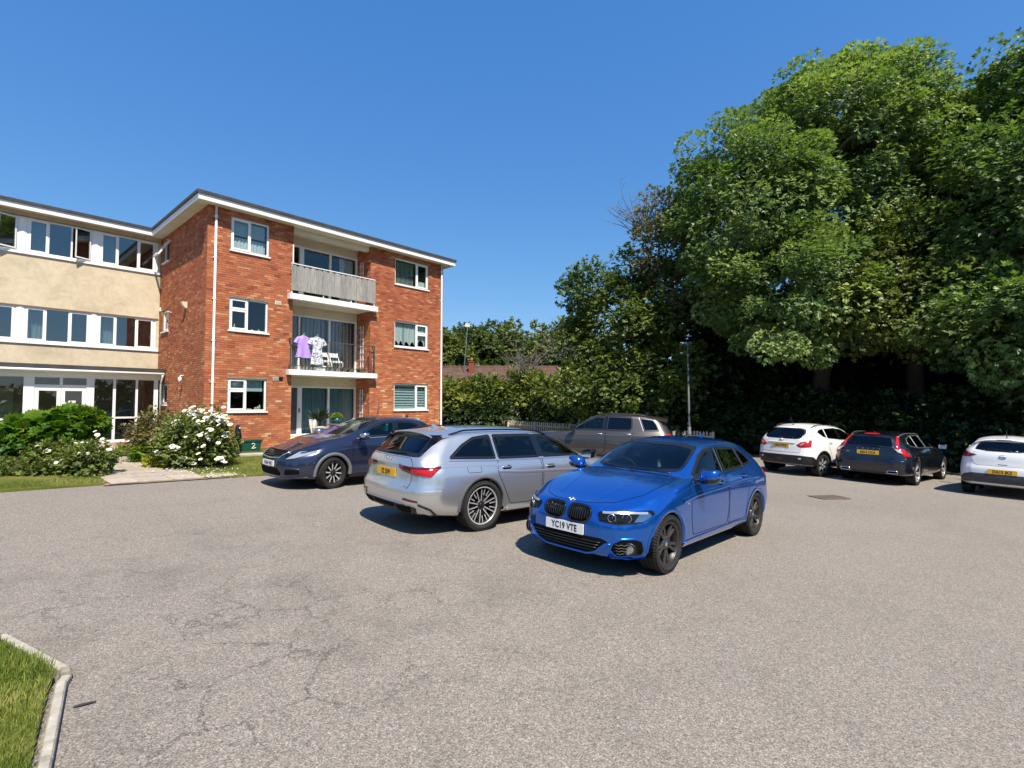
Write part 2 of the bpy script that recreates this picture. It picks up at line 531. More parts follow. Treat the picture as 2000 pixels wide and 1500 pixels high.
def paving():
    slab_m = []
    for k, base in enumerate(((0.36, 0.31, 0.25), (0.41, 0.35, 0.28), (0.33, 0.285, 0.235), (0.46, 0.39, 0.29))):
        slab_m.append(simple('paving_stone_%d' % k, base, 0.9, vary=0.2, vscale=7, bmp=0.3, bscale=70))
    cache = {}
    def slab(X0, X1, V0, V1, k, dz):
        w, h = round(X1 - X0 - 0.012, 3), round(V1 - V0 - 0.012, 3)
        key = (w, h, k)
        if key not in cache:
            mb = MB(); b = 0.006
            mb.add([(-w / 2, -h / 2, -0.03), (w / 2, -h / 2, -0.03), (w / 2, h / 2, -0.03), (-w / 2, h / 2, -0.03),
                    (-w / 2, -h / 2, -b), (w / 2, -h / 2, -b), (w / 2, h / 2, -b), (-w / 2, h / 2, -b),
                    (-w / 2 + b, -h / 2 + b, 0), (w / 2 - b, -h / 2 + b, 0), (w / 2 - b, h / 2 - b, 0), (-w / 2 + b, h / 2 - b, 0)],
                   [(0, 1, 5, 4), (1, 2, 6, 5), (2, 3, 7, 6), (3, 0, 4, 7), (4, 5, 9, 8), (5, 6, 10, 9), (6, 7, 11, 10), (7, 4, 8, 11), (8, 9, 10, 11)])
            cache[key] = mb.mesh('paving_slab'); cache[key].materials.append(slab_m[k])
        o = bpy.data.objects.new('paving_slab', cache[key]); COL.objects.link(o)
        p = bl((X0 + X1) / 2, (V0 + V1) / 2)
        o.location = (p.x, p.y, p.z + 0.05 + dz)
        o.rotation_euler = (random.uniform(-.006, .006), math.atan(0.0345 * D1.x + 0.006 * D1.y) , BANG)
        o.parent = path
    V = -5.9; r = 0
    while V < 4.5:
        h = 0.6 if r % 3 else 0.75
        x = -3.35 + (0.0 if r % 2 else 0.0)
        widths = (0.6, 0.45, 0.6) if r % 2 else (0.45, 0.6, 0.6)
        for w in widths:
            if x + w < -1.25 + (0 if V < -5 else -0.35 + 0.0) + 0.2:
                slab(x, x + w, V, V + h, random.randrange(3), random.uniform(-.003, .004))
            x += w
        V += h; r += 1
    slab(-1.68, -1.08, -5.95, -5.35, 3, 0.004)
paving()

# concrete strip path along the wall and the patio
def strip_path():
    mb = MB()
    for (X0, X1, V0, V1, h) in ((0.35, 9.5, -2.15, -1.7, 0.1), ):
        a, b, c, d = bl(X0, V0), bl(X1, V0), bl(X1, V1), bl(X0, V1)
        v = [Vector((p.x, p.y, p.z)) for p in (a, b, c, d)] + [Vector((p.x, p.y, p.z + h)) for p in (a, b, c, d)]
        mb.add(v, [(4, 5, 6, 7), (0, 1, 5, 4), (1, 2, 6, 5), (2, 3, 7, 6), (3, 0, 4, 7)])
    tag(mb.build('garden_path', M['concrete']), kind='structure')
    mb = MB()
    a, b, c, d = bl(2.85, -1.65), bl(6.3, -1.65), bl(6.3, -0.012), bl(2.85, -0.012)
    v = [Vector((p.x, p.y, p.z)) for p in (a, b, c, d)] + [Vector((p.x, p.y, 0.36)) for p in (a, b, c, d)]
    mb.add(v, [(4, 5, 6, 7), (0, 1, 5, 4), (1, 2, 6, 5), (2, 3, 7, 6), (3, 0, 4, 7)])
    tag(mb.build('patio', M['concrete']), kind='structure')
strip_path()

# front-left grass corner with concrete edging
FL = [(-7.0, 5.15), (-3.60, 3.66), (-2.80, 3.25), (-2.73, 3.18), (-2.69, 3.10), (-2.20, 2.46), (-1.55, 1.6), (-1.5, -2), (-9, -2)]
lawn_near = sheet('lawn', [(x - 0.03, y - 0.03) for x, y in FL], M['turf'], 0.05, edge=0.1)
def edging():
    """concrete edging stones along the grass corner, butted end to end"""
    EDGE = [simple('edging_%d' % k, (.36 - .05 * k, .335 - .05 * k, .28 - .045 * k), .9, vary=.3, vscale=14, bmp=.5, bscale=55) for k in range(3)]
    root = empty('kerb', (0, 0, 0)); tag(root, kind='structure')
    pts = [Vector(p) for p in FL[:8]]
    segs = []
    for a, b in zip(pts[:-1], pts[1:]):
        L = (b - a).length; n = max(1, round(L / 0.92))
        for i in range(n): segs.append((a.lerp(b, i / n), a.lerp(b, (i + 1) / n)))
    for a, b in segs:
        d = (b - a).normalized(); s = Vector((d.y, -d.x))
        g = 0.006
        A, B = a + d * g, b - d * g
        mb = MB()
        w = 0.046; hgt = 0.05 + random.uniform(-.006, .008)
        A0, A1, B0, B1 = A - s * w * 0.1, A + s * w * 0.9, B - s * w * 0.1, B + s * w * 0.9
        # rounded top: five-point section swept a -> b
        prof = [(-.2, -0.08), (-.2, hgt * .8), (-.05, hgt), (.75, hgt), (.92, hgt * .8), (.92, -0.08)]
        va = [Vector((*(A - s * w * q), gz(*A) + z)) for q, z in prof]
        vb = [Vector((*(B - s * w * q), gz(*B) + z)) for q, z in prof]
        n = len(prof)
        mb.add(va + vb, [(i, i + 1, n + i + 1, n + i) for i in range(n - 1)] + [tuple(range(n)), tuple(range(2 * n - 1, n - 1, -1))])
        mb.build('edging_stone', EDGE[random.randrange(3)], root)
edging()

# ================================================================ the block of flats
BLD = empty('apartment_block', P0, BANG, label='three-storey red brick block of flats with cream rendered wing and flat roof', cat='building')
LW = 9.84      # front wall length
LS = 5.3       # side wall length to the wing
ZB, ZT = 0.15, 8.27

class Plane:
    def __init__(self, kind, off=0.0): self.k, self.o = kind, off
    def __call__(self, a, out, z):
        if self.k == 'front': return (a, self.o - out, z)
        if self.k == 'side': return (self.o - out, a, z)
        if self.k == 'right': return (self.o + out, a, z)
    def box(self, mb, a0, a1, o0, o1, z0, z1, mi=None):
        p, q = self(a0, o0, z0), self(a1, o1, z1)
        return mb.box(p[0], q[0], p[1], q[1], p[2], q[2], mi)
FRONT, SIDE, WING, RIGHT = Plane('front', 0), Plane('side', 0), Plane('front', LS), Plane('right', LW)
BACK1 = Plane('front', 1.0)

WZ = ((1.57, 2.68), (4.27, 5.37), (6.95, 8.07))
front_open = [(0.70, 1.94, a, b) for a, b in WZ] + [(7.19, 8.98, a, b) for a, b in WZ] + [(2.80, 6.02, 0.30, ZT)]
side_open = [(4.05, 4.82, 1.80, 2.60), (4.10, 4.90, 4.57, 5.39), (4.2, 5.0, 7.25, 8.05)]

def wall_core(mb, pl, a0, a1, z0, z1, ops, th=0.25, out=-0.006):
    A = sorted({a0, a1} | {v for o in ops for v in o[:2]})
    Z = sorted({z0, z1} | {v for o in ops for v in o[2:]})
    for i in range(len(A) - 1):
        for j in range(len(Z) - 1):
            ca, cz = (A[i] + A[i + 1]) / 2, (Z[j] + Z[j + 1]) / 2
            if any(o[0] < ca < o[1] and o[2] < cz < o[3] for o in ops): continue
            pl.box(mb, A[i], A[i + 1], out - th, out, Z[j], Z[j + 1])

BRICKS = []   # (plane, a, z, length, tint, wall part)
def lay_bricks(pl, a0, a1, z0, z1, ops, seed):
    rnd = random.Random(seed)
    res = []
    r = 0
    z = z0
    ph = [rnd.uniform(0, 6.28) for _ in range(6)]
    while z + 0.065 <= z1 + 0.01:
        zc = z + 0.0325
        cuts = sorted([(o[0], o[1]) for o in ops if o[2] - 0.01 < zc < o[3] + 0.01])
        spans, s = [], a0
        for c0, c1 in cuts:
            if c0 > s: spans.append((s, c0))
            s = max(s, c1)
        if s < a1: spans.append((s, a1))
        for s0, s1 in spans:
            k = math.floor((s0 - (r % 2) * 0.1125) / 0.225)
            while True:
                b0 = k * 0.225 + (r % 2) * 0.1125
                b1 = b0 + 0.215
                k += 1
                if b0 >= s1 - 0.01: break
                c0, c1 = max(b0, s0), min(b1, s1)
                if c1 - c0 < 0.03: continue
                zz = (z - z0) / (z1 - z0)
                low = 0.5 * math.sin(c0 * 0.9 + ph[0]) * math.sin(z * 1.1 + ph[1]) + 0.5 * math.sin(c0 * 0.37 + z * 0.5 + ph[2])
                t = 0.42 + 0.08 * low - 0.16 * (zz - 0.35) + rnd.gauss(0, 0.105)
                u = rnd.random()
                if u < 0.15: t += 0.26
                elif u < 0.22: t -= 0.17
                res.append((c0, c1 - c0, z, min(0.98, max(0.02, t)), rnd.uniform(-0.0015, 0.002)))
        z += 0.075; r += 1
    return res

def brick_geo(mb, pl, a, L, z, out):
    o1 = 0.006 + out
    p = [pl(a, -0.01, z), pl(a + L, -0.01, z), pl(a + L, -0.01, z + 0.065), pl(a, -0.01, z + 0.065),
         pl(a, o1, z), pl(a + L, o1, z), pl(a + L, o1, z + 0.065), pl(a, o1, z + 0.065)]
    mb.add(p, [(4, 5, 6, 7), (0, 1, 5, 4), (1, 2, 6, 5), (2, 3, 7, 6), (3, 0, 4, 7)])

def build_brick_walls():
    inv = Matrix.Rotation(-BANG, 3, 'Z')
    camL = inv @ (Vector(cam.location) - P0)
    walls = (('brick_wall', FRONT, -0.006, LW, front_open, 1), ('brick_wall', SIDE, 0.012, LS + 0.02, side_open, 2), ('brick_wall', RIGHT, 0.02, 11.0, [], 3))
    cand = []
    data = []
    for name, pl, a0, a1, ops, sd in walls:
        core = MB()
        wall_core(core, pl, max(a0, 0.0) + (0.256 if pl is not FRONT else 0), a1, ZB, ZT, ops)
        w = core.build(name, M['mortar'], BLD)
        br = lay_bricks(pl, a0, a1, ZB + 0.08, ZT - 0.01, ops, sd)
        data.append((w, pl, br))
        if pl is RIGHT: continue
        for i, (a, L, z, t, o) in enumerate(br):
            if L < 0.2: continue
            p = Vector(pl(a + L / 2, 0, z))
            n = Vector((0, -1, 0)) if pl is FRONT else Vector((-1, 0, 0))
            v = camL - p
            cand.append((v.normalized().dot(n) / v.length_squared, len(data) - 1, i))
    cand.sort(reverse=True)
    chosen = {(w, i) for _, w, i in cand[:300]}
    cache = {}
    for wi, (w, pl, br) in enumerate(data):
        rest = MB(); rest.tint = 0.5
        for i, (a, L, z, t, o) in enumerate(br):
            if (wi, i) in chosen:
                key = (pl.k, round(t, 1))
                if key not in cache:
                    mb = MB(); mb.tint = round(t, 1)
                    brick_geo(mb, Plane(pl.k, 0), 0, 0.215, 0, 0)
                    cache[key] = mb.mesh('brick', recalc=False); cache[key].materials.append(M['brick'])
                ob = bpy.data.objects.new('brick', cache[key]); COL.objects.link(ob)
                ob.parent = w
                ob.location = pl(a, o, z)
            else:
                rest.tint = t
                brick_geo(rest, pl, a, L, z, o)
        s = rest.build('brickwork', M['brick'], w, recalc=False)
        tag(s, kind='stuff')
build_brick_walls()

# other walls: recess cheeks, recess back wall, wing wall, rear walls
def brick_patch(pl_fn, a0, a1, z0, z1, seed, parent, name='brick_wall'):
    """bricks on a plane given by a function (a, out, z) -> point, with a backing"""
    mb = MB()
    p = [pl_fn(a0, -0.006, z0), pl_fn(a1, -0.006, z0), pl_fn(a1, -0.006, z1), pl_fn(a0, -0.006, z1)]
    mb.add(p, [(0, 1, 2, 3)])
    w = mb.build(name, M['mortar'], parent)
    r = MB(); r.tint = 0.5
    class PF: pass
    for (a, L, z, t, o) in lay_bricks(None, a0, a1, z0 + 0.01, z1, [], seed):
        r.tint = t
        brick_geo(r, pl_fn, a, L, z, o)
    tag(r.build('brickwork', M['brick'], w, recalc=True), kind='stuff')
brick_patch(lambda a, o, z: (6.02 - o - 0.004, a, z), 0.0, 1.0, 0.30, ZT - 0.01, 11, BLD)
brick_patch(lambda a, o, z: (2.80 + o + 0.004, a, z), 0.0, 1.0, 0.30, ZT - 0.01, 12, BLD)

WU = []     # wing window units
for k in range(4): WU.append((-1.90 - 1.93 * k, -0.18 - 1.93 * k))
wing_open = [(a, b, z0, z1) for a, b in WU for z0, z1 in ((3.93, 5.10), (6.93, 8.10))]
mb = MB(); wall_core(mb, WING, -8.0, -0.016, 2.7, ZT, [(-7.9, -0.12, 3.93, 5.10), (-7.9, -0.12, 6.93, 8.10)], out=0.0)
mb.build('rendered_wall', M['render'], BLD)
mb = MB()
mb.box(LW - 0.25, LW - 0.262, 0.26, 11, ZB, ZT); mb.box(0.25, LW - 0.27, 10.75, 11.0, ZB, ZT)      # rear of the main block
mb.box(-8.0, -7.75, LS + 0.26, 10.7, ZB, ZT); mb.box(-7.74, 0.24, 10.5, 10.74, ZB, ZT)
mb.box(-8.0, -7.75, 4.95, LS - 0.01, ZB, 2.9)
mb.build('rear_wall', M['render'], BLD)
# floors inside (also stop light leaking through the storeys)
mb = MB()
for z in (0.30, 2.98, 5.67, 8.2):
    mb.box(0.27, LW - 0.28, 1.27, 10.7, z - 0.1, z - 0.01)
    mb.box(0.27, 2.77, 0.27, 1.26, z - 0.1, z - 0.01); mb.box(6.05, LW - 0.28, 0.27, 1.26, z - 0.1, z - 0.01)
    mb.box(-7.7, 0.0, LS + 0.27, 10.4, z - 0.1, z - 0.01)
mb.build('floor_slab', M['room_dark'], BLD)
M['wall_plaster'] = simple('wall_plaster', (0.33, 0.30, 0.26), 0.9, vary=0.15, vscale=1)
mb = MB()
for x in (2.60, 6.12): mb.box(x, x + 0.1, 1.3, 4.0, 0.3, 8.1)
mb.box(0.27, LW - 0.28, 4.0, 4.1, 0.3, 8.1); mb.box(-7.7, 0.0, LS + 2.6, LS + 2.7, 2.95, 8.1)
mb.build('partition_wall', M['wall_plaster'], BLD)

# ---------------------------------------------------------------- windows
def window(pl, a0, a1, z0, z1, lights, parent=BLD, inset=0.045, fr=0.055, sill=True, glass='window_glass', name='window', label=None, mull=0.05):
    """lights: list of (u0,u1,w0,w1,kind) in 0..1; kind f=fixed, s=sash with its own frame, o=open casement, t=open top-hung"""
    mb = MB()
    d0, d1 = -inset - 0.06, -inset
    pl.box(mb, a0, a1, d0, d1, z0, z0 + fr); pl.box(mb, a0, a1, d0, d1, z1 - fr, z1)
    pl.box(mb, a0, a0 + fr, d0, d1, z0 + fr, z1 - fr); pl.box(mb, a1 - fr, a1, d0, d1, z0 + fr, z1 - fr)
    W, Hh = a1 - a0 - 2 * fr, z1 - z0 - 2 * fr
    root = None
    panes = []
    us = sorted({l[0] for l in lights} | {l[1] for l in lights})
    for u in us[1:-1]:
        a = a0 + fr + u * W
        pl.box(mb, a - mull / 2, a + mull / 2, d0 + 0.002, d1 - 0.002, z0 + fr, z1 - fr)
    for (u0, u1, w0, w1, k) in lights:
        A0, A1 = a0 + fr + u0 * W + (mull / 2 if u0 > 0 else 0), a0 + fr + u1 * W - (mull / 2 if u1 < 1 else 0)
        Z0, Z1 = z0 + fr + w0 * Hh + (mull / 2 if w0 > 0 else 0), z0 + fr + w1 * Hh - (mull / 2 if w1 < 1 else 0)
        if w0 > 0: pl.box(mb, A0, A1, d0 + 0.003, d1 - 0.003, Z0 - mull, Z0)
        if k in 'os t'.split() or k == 's':
            pass
        panes.append((A0, A1, Z0, Z1, k))
    win = mb.build(name, M['white_upvc'], parent)
    if label: win['label'] = label
    for (A0, A1, Z0, Z1, k) in panes:
        if k == 'f':
            g = MB(); pl.box(g, A0, A1, -inset - 0.035, -inset - 0.025, Z0, Z1); g.build('pane', M[glass], win)
            continue
        sw = 0.042
        if k == 's':
            s = MB(); o0, o1 = -inset - 0.05, -inset + 0.012
            pl.box(s, A0 - .012, A1 + .012, o0, o1, Z0 - .012, Z0 + sw); pl.box(s, A0 - .012, A1 + .012, o0, o1, Z1 - sw, Z1 + .012)
            pl.box(s, A0 - .012, A0 + sw, o0, o1, Z0 + sw, Z1 - sw); pl.box(s, A1 - sw, A1 + .012, o0, o1, Z0 + sw, Z1 - sw)
            s.build('sash', M['white_upvc'], win)
            g = MB(); pl.box(g, A0 + sw, A1 - sw, -inset - 0.03, -inset - 0.02, Z0 + sw, Z1 - sw); g.build('pane', M[glass], win)
        else:
            # open leaf: corner points swing about the hinge
            ang = R(24 if k == 'o' else 32)
            s = MB(); g = MB()
            def q(a, z, o):
                if k == 'o':      # hinged on the right jamb, opens outward
                    L = A1 - a
                    return pl(A1 - L * math.cos(ang) + o * math.sin(ang) * 0 , -inset + L * math.sin(ang) + o, z)
                L = Z1 - z
                return pl(a, -inset + L * math.sin(ang) + o * math.cos(ang), Z1 - L * math.cos(ang) + o * math.sin(ang))
            def leaf(m_, a, b, c, d, o0, o1):
                v = [q(a, c, o0), q(b, c, o0), q(b, d, o0), q(a, d, o0), q(a, c, o1), q(b, c, o1), q(b, d, o1), q(a, d, o1)]
                m_.add(v, [(0, 3, 2, 1), (4, 5, 6, 7), (0, 1, 5, 4), (1, 2, 6, 5), (2, 3, 7, 6), (3, 0, 4, 7)])
            leaf(s, A0, A1, Z0, Z0 + sw, 0, 0.055); leaf(s, A0, A1, Z1 - sw, Z1, 0, 0.055)
            leaf(s, A0, A0 + sw, Z0 + sw, Z1 - sw, 0, 0.055); leaf(s, A1 - sw, A1, Z0 + sw, Z1 - sw, 0, 0.055)
            leaf(g, A0 + sw, A1 - sw, Z0 + sw, Z1 - sw, 0.02, 0.03)
            # stay arm
            so = s.build('open_sash', M['white_upvc'], win)
            g.build('pane', M[glass], win)
            st = MB(); st.beam(pl(A1 - 0.05, -inset, Z0 + 0.01), q(A0 + 0.1, Z0 + 0.02, 0.02), 0.012, 0.006); st.build('stay', M['steel_grey'], win)
    if sill:
        s = MB(); pl.box(s, a0 - 0.045, a1 + 0.045, -inset - 0.02, 0.055, z0 - 0.05, z0 - 0.003); s.build('sill', M['white_upvc'], win)
    return win

def curtain(pl, a0, a1, z0, z1, out, mat, folds=9, amp=0.02, parent=None, name='curtain', hem=None):
    n = folds * 6
    v, f = [], []
    for i in range(n + 1):
        t = i / n
        o = out + amp * math.sin(t * folds * 6.283) + amp * 0.5 * math.sin(t * folds * 2.9 + 1)
        zb = z0 if hem is None else z0 + hem(t)
        v += [pl(a0 + (a1 - a0) * t, o, zb), pl(a0 + (a1 - a0) * t, o, z1)]
        if i: f.append((2 * i - 2, 2 * i, 2 * i + 1, 2 * i - 1))
    return MB().add(v, f).build(name, mat, parent, smooth=True)

def mat_cloth(name, base, stripes=None, trans=0.25, sscale=20):
    m, nt, out = new_mat(name)
    b = pbsdf(nt, out, base, 0.9, spec=0.1)
    tc = nd(nt, 'ShaderNodeTexCoord')
    if stripes:
        sx = nd(nt, 'ShaderNodeSeparateXYZ'); nt.links.new(tc.outputs['Object'], sx.inputs[0])
        mm = nd(nt, 'ShaderNodeMath', operation='MULTIPLY'); mm.inputs[1].default_value = sscale
        nt.links.new(sx.outputs[0], mm.inputs[0])
        fr = nd(nt, 'ShaderNodeMath', operation='FRACT'); nt.links.new(mm.outputs[0], fr.inputs[0])
        r = ramp(nt, stripes, fr.outputs[0], 'CONSTANT')
        nt.links.new(r.outputs[0], b.inputs['Base Color'])
    else:
        n = noise(nt, 18, 5, 0.6, tc.outputs['Object'])
        r = ramp(nt, [(0.3, tuple(c * 0.85 for c in base)), (0.7, tuple(min(1, c * 1.1) for c in base))], n.outputs[0])
        nt.links.new(r.outputs[0], b.inputs['Base Color'])
    return m
M['net'] = mat_cloth('net_curtain', (0.75, 0.76, 0.76))
M['teal_curtain'] = mat_cloth('teal_curtain', (0.26, 0.36, 0.40))
M['stripe_curtain'] = mat_cloth('stripe_curtain', (0.5, 0.3, 0.3), [(0, (0.42, 0.46, 0.42)), (0.32, (0.30, 0.07, 0.07)), (0.55, (0.5, 0.48, 0.44)), (0.78, (0.35, 0.12, 0.11))], sscale=3.2)
M['blind'] = mat_cloth('blind_fabric', (0.66, 0.70, 0.66))
M['blind_pale'] = mat_cloth('blind_pale', (0.62, 0.72, 0.74))

TWO = [(0, 0.5, 0, 1, 's'), (0.5, 1, 0, 1, 'f')]
TLTV = [(0, 0.46, 0, 0.66, 's'), (0, 0.46, 0.66, 1, 's'), (0.46, 1, 0, 1, 'f')]
RV = [(0, 0.66, 0, 1, 'f'), (0.66, 1, 0, 0.6, 's'), (0.66, 1, 0.6, 1, 's')]
RT2 = [(0, 0.66, 0, 1, 'f'), (0.66, 1, 0, 1, 's')]
A, B_ = 0.70, 1.94
w = window(FRONT, A, B_, *WZ[2], TWO)
o = MB(); FRONT.box(o, A + .08, B_ - .08, -0.2, -0.19, 7.52, 8.0); o.build('roller_blind', M['blind_pale'], w)
curtain(FRONT, A + .08, B_ - .08, 7.0, 7.45, -0.17, M['net'], 10, 0.014, w, 'net_curtain', hem=None)
w = window(FRONT, A, B_, *WZ[1], TLTV)
k = MB(); FRONT.box(k, A + .1, B_ - .1, -0.30, -0.12, 4.26, 4.32); k.build('window_board', M['white_paint'], w)
for i, (x, h, r) in enumerate(((0.86, .09, .03), (0.93, .2, .022), (1.02, .07, .035), (1.5, .06, .04), (1.72, .08, .035))):
    k = MB(); k.lathe([(0, 0), (r, 0), (r * 1.05, h * .55), (r * .45, h * .8), (r * .4, h), (0, h)], FRONT(x, -0.2, 4.32), 8)
    k.build('ornament', M['white_paint'] if i % 2 else M['cream_paint'], w, True)
w = window(FRONT, A, B_, *WZ[0], TLTV)
o = MB(); FRONT.box(o, 1.33, B_ - .07, -0.2, -0.19, 2.25, 2.62); FRONT.box(o, A + .08, 1.22, -0.2, -0.19, 2.38, 2.62); o.build('roller_blind', M['blind_pale'], w)
k = MB(); FRONT.box(k, A + .1, B_ - .1, -0.30, -0.12, 1.56, 1.62); k.build('window_board', M['white_paint'], w)
for i, (x, h, r) in enumerate(((0.82, .07, .045), (1.42, .05, .05), (1.5, .05, .03), (1.66, .09, .05), (1.74, .12, .045), (1.8, .18, .03))):
    k = MB(); k.lathe([(0, 0), (r * .7, 0), (r, h * .5), (r * .6, h * .9), (0, h)], FRONT(x, -0.2, 1.62), 8); k.build('ornament', M['cream_paint'], w, True)
A, B_ = 7.19, 8.98
w = window(FRONT, A, B_, *WZ[2], RT2)
for i in range(15):      # vertical blind slats
    x = A + 0.12 + i * 0.068
    s = MB(); s.obox(FRONT(x, -0.2, 7.5), (0.031, 0.022, 0), (-0.0008, 0.0011, 0), (0, 0, 0.5)); s.build('blind_slat', M['blind'], w)
curtain(FRONT, 8.4, 8.9, 6.98, 7.3, -0.18, M['net'], 5, 0.015, w, 'net_curtain', hem=lambda t: 0)
w = window(FRONT, A, B_, *WZ[1], RV)
for a, b in ((7.25, 7.72), (7.76, 8.36)):
    curtain(FRONT, a, b, 4.32, 5.3, -0.16, M['net'], 5, 0.012, w, 'net_curtain', hem=lambda t: 0.22 * abs(math.sin(t * 6.0)))
curtain(FRONT, 8.46, 8.9, 4.32, 5.3, -0.16, M['net'], 3, 0.012, w, 'net_curtain', hem=lambda t: 0.35 * math.sin(t * 3.1))
w = window(FRONT, A, B_, *WZ[0], RT2)
for i in range(9):      # day-night blind bands
    z = 1.65 + i * 0.112
    s = MB(); FRONT.box(s, 7.25, 8.36, -0.16, -0.152, z, z + 0.075); FRONT.box(s, 8.46, 8.92, -0.16, -0.152, z, z + 0.075); s.build('blind_band', M['blind_pale'], w)
# brick soldier lintels read as a pale line; small wall details
for (z0, z1) in WZ[:2]:
    for (a, b) in ((0.66, 1.98),):
        s = MB(); FRONT.box(s, a, b, 0.0, 0.012, z1 + 0.002, z1 + 0.016); s.build('lintel_edge', M['concrete'], BLD)
for (x, z, w_, mt) in ((2.28, 5.39, .11, 'cream_paint'), (2.26, 2.70, .11, 'concrete'), (2.42, 2.71, .075, 'black_plastic')):
    s = MB(); FRONT.box(s, x - w_, x + w_, 0.008, 0.022, z - .07, z + .07)
    for i in range(4): FRONT.box(s, x - w_ * .8, x + w_ * .8, 0.022, 0.028, z - .05 + i * .028, z - .038 + i * .028)
    s.build('air_vent', M[mt], BLD)

# side wall windows (small, obscure glass)
window(SIDE, 4.05, 4.82, 1.80, 2.60, [(0, 1, 0, 1, 's')], fr=0.05)
window(SIDE, 4.10, 4.90, 4.57, 5.39, [(0, 1, 0, 1, 's')], fr=0.05)
window(SIDE, 4.2, 5.0, 7.25, 8.05, [(0, 1, 0, 1, 't')], fr=0.05)
for z in (2.2, 5.0, 7.7):
    s = MB(); SIDE.box(s, 4.1, 4.85, -0.35, -0.34, z - .4, z + .4); s.build('window_backing', M['blind'], BLD)
# vent cowl, flue bracket and wall lamp
s = MB()
prof = [(0, 0), (.03, 0.0), (.10, .05), (.15, .13), (.16, .22), (0, .22)]
s.prism(prof, SIDE(1.88, 0.008, 5.12), (-1, 0, 0), (0, 0, 1), (0, 0.17, 0)); s.build('vent_cowl', M['cream_paint'], BLD)
s = MB(); s.tube([SIDE(2.09, 0, 2.8), SIDE(2.09, .1, 2.8), SIDE(2.09, .12, 2.72)], .02, 6); s.lathe([(0, 0), (.05, 0), (.06, -.08), (.045, -.17), (0, -.19)], SIDE(2.09, .12, 2.74), 10); s.build('wall_lamp', M['white_upvc'], BLD, True)
for (y, z) in ((3.98, 7.93), (3.7, 5.2)):
    s = MB(); s.beam(SIDE(y, 0, z), SIDE(y, 0.14, z + .01), .02, .02); s.build('wall_hook', M['white_paint'], BLD)
s = MB(); SIDE.box(s, 5.12, 5.24, 0.005, 0.05, 5.42, 5.56); s.build('junction_box', M['white_upvc'], BLD)

# ---------------------------------------------------------------- wing windows: white band units
WIN_GLASS = 'sky_glass'
for z0, z1 in ((3.93, 5.10), (6.93, 8.10)):
    for k, (a, b) in enumerate(WU):
        Lw = b - a
        third = 'o' if (z0 > 6 and k in (1, 2)) else 's'
        first = 's'
        window(WING, a, b, z0, z1, [(0, 0.30, 0, 1, first), (0.30, 0.68, 0, 1, 'f'), (0.68, 1, 0, 1, third)], inset=0.03, fr=0.05, sill=False, glass=WIN_GLASS)
        p = MB(); WING.box(p, b + 0.002, b + 0.206, -0.12, -0.012, z0, z1); WING.box(p, b + .06, b + .15, -0.012, 0.004, z0 + .06, z1 - .05)
        if k: p.build('mullion_post', M['white_upvc'], BLD)
        curtain(WING, a + 0.1, a + 0.5, z0 + 0.05, z1 - 0.05, -0.32, M['net'], 4, .02, BLD)
    s = MB(); WING.box(s, -7.9, -0.03, -0.06, 0.05, z0 - 0.085, z0 - 0.003); s.build('sill', M['white_upvc'], BLD)
    s = MB(); WING.box(s, -0.17, -0.035, -0.12, -0.02, z0, z1); s.build('mullion_post', M['white_upvc'], BLD)
    s = MB(); WING.box(s, -7.9, -0.05, 0.0, 0.035, z1 + 0.002, z1 + 0.03); s.build('drip_edge', M['mortar'], BLD)

# ---------------------------------------------------------------- roof: soffit, fascia, felt edge
def roof():
    ov = 0.40
    s = MB()
    s.box(-ov + .03, LW + ov - .03, -ov + .03, 11.2, ZT, ZT + 0.04)
    s.box(-8.3, -ov + 0.03, LS - ov + .03, 10.9, ZT, ZT + 0.04)
    sof = s.build('soffit', M['soffit'], BLD)
    f = MB(); t = 0.03; z0, z1 = ZT - 0.03, ZT + 0.155
    f.box(-ov, LW + ov, -ov, -ov + t, z0, z1)
    f.box(-ov, -ov + t, -ov + t, LS - ov, z0, z1)
    f.box(LW + ov - t, LW + ov, -ov + t, 11.2, z0, z1)
    f.box(-8.3, -ov + t, LS - ov, LS - ov + t, z0, z1)
    f.build('fascia', M['white_paint'], BLD)
    r = MB(); e = 0.045; z0, z1 = ZT + 0.155, ZT + 0.255
    r.box(-ov - e, LW + ov + e, -ov - e, 11.2, z0, z1)
    r.box(-8.3, -ov - e, LS - ov - e, 10.9, z0, z1)
    r.build('roof_edge', M['roof_felt'], BLD)
roof()

# ---------------------------------------------------------------- downpipes
def downpipe(x, out, z0, z1, name='downpipe'):
    s = MB(); s.tube([(x, -out, z1), (x, -out, z0 + 0.1), (x, -out - 0.05, z0)], 0.036, 8)
    o = s.build(name, M['white_upvc'], BLD, True)
    for z in [z1 - 0.35 - i * 1.35 for i in range(6)]:
        if z < z0 + .2: break
        b = MB(); b.lathe([(.036, -.025), (.045, -.025), (.045, .025), (.036, .025)], (x, -out, z), 10); b.box(x - .06, x + .06, -out + .02, 0.0, z - .012, z + .012)
        b.build('pipe_bracket', M['white_upvc'], o)
downpipe(0.22, 0.075, 0.45, ZT)
downpipe(9.70, 0.075, 0.35, ZT)
s = MB(); s.tube([(9.79, -0.03, 0.4), (9.79, -0.03, ZT)], 0.014, 6); s.build('lightning_cable', M['black_plastic'], BLD)

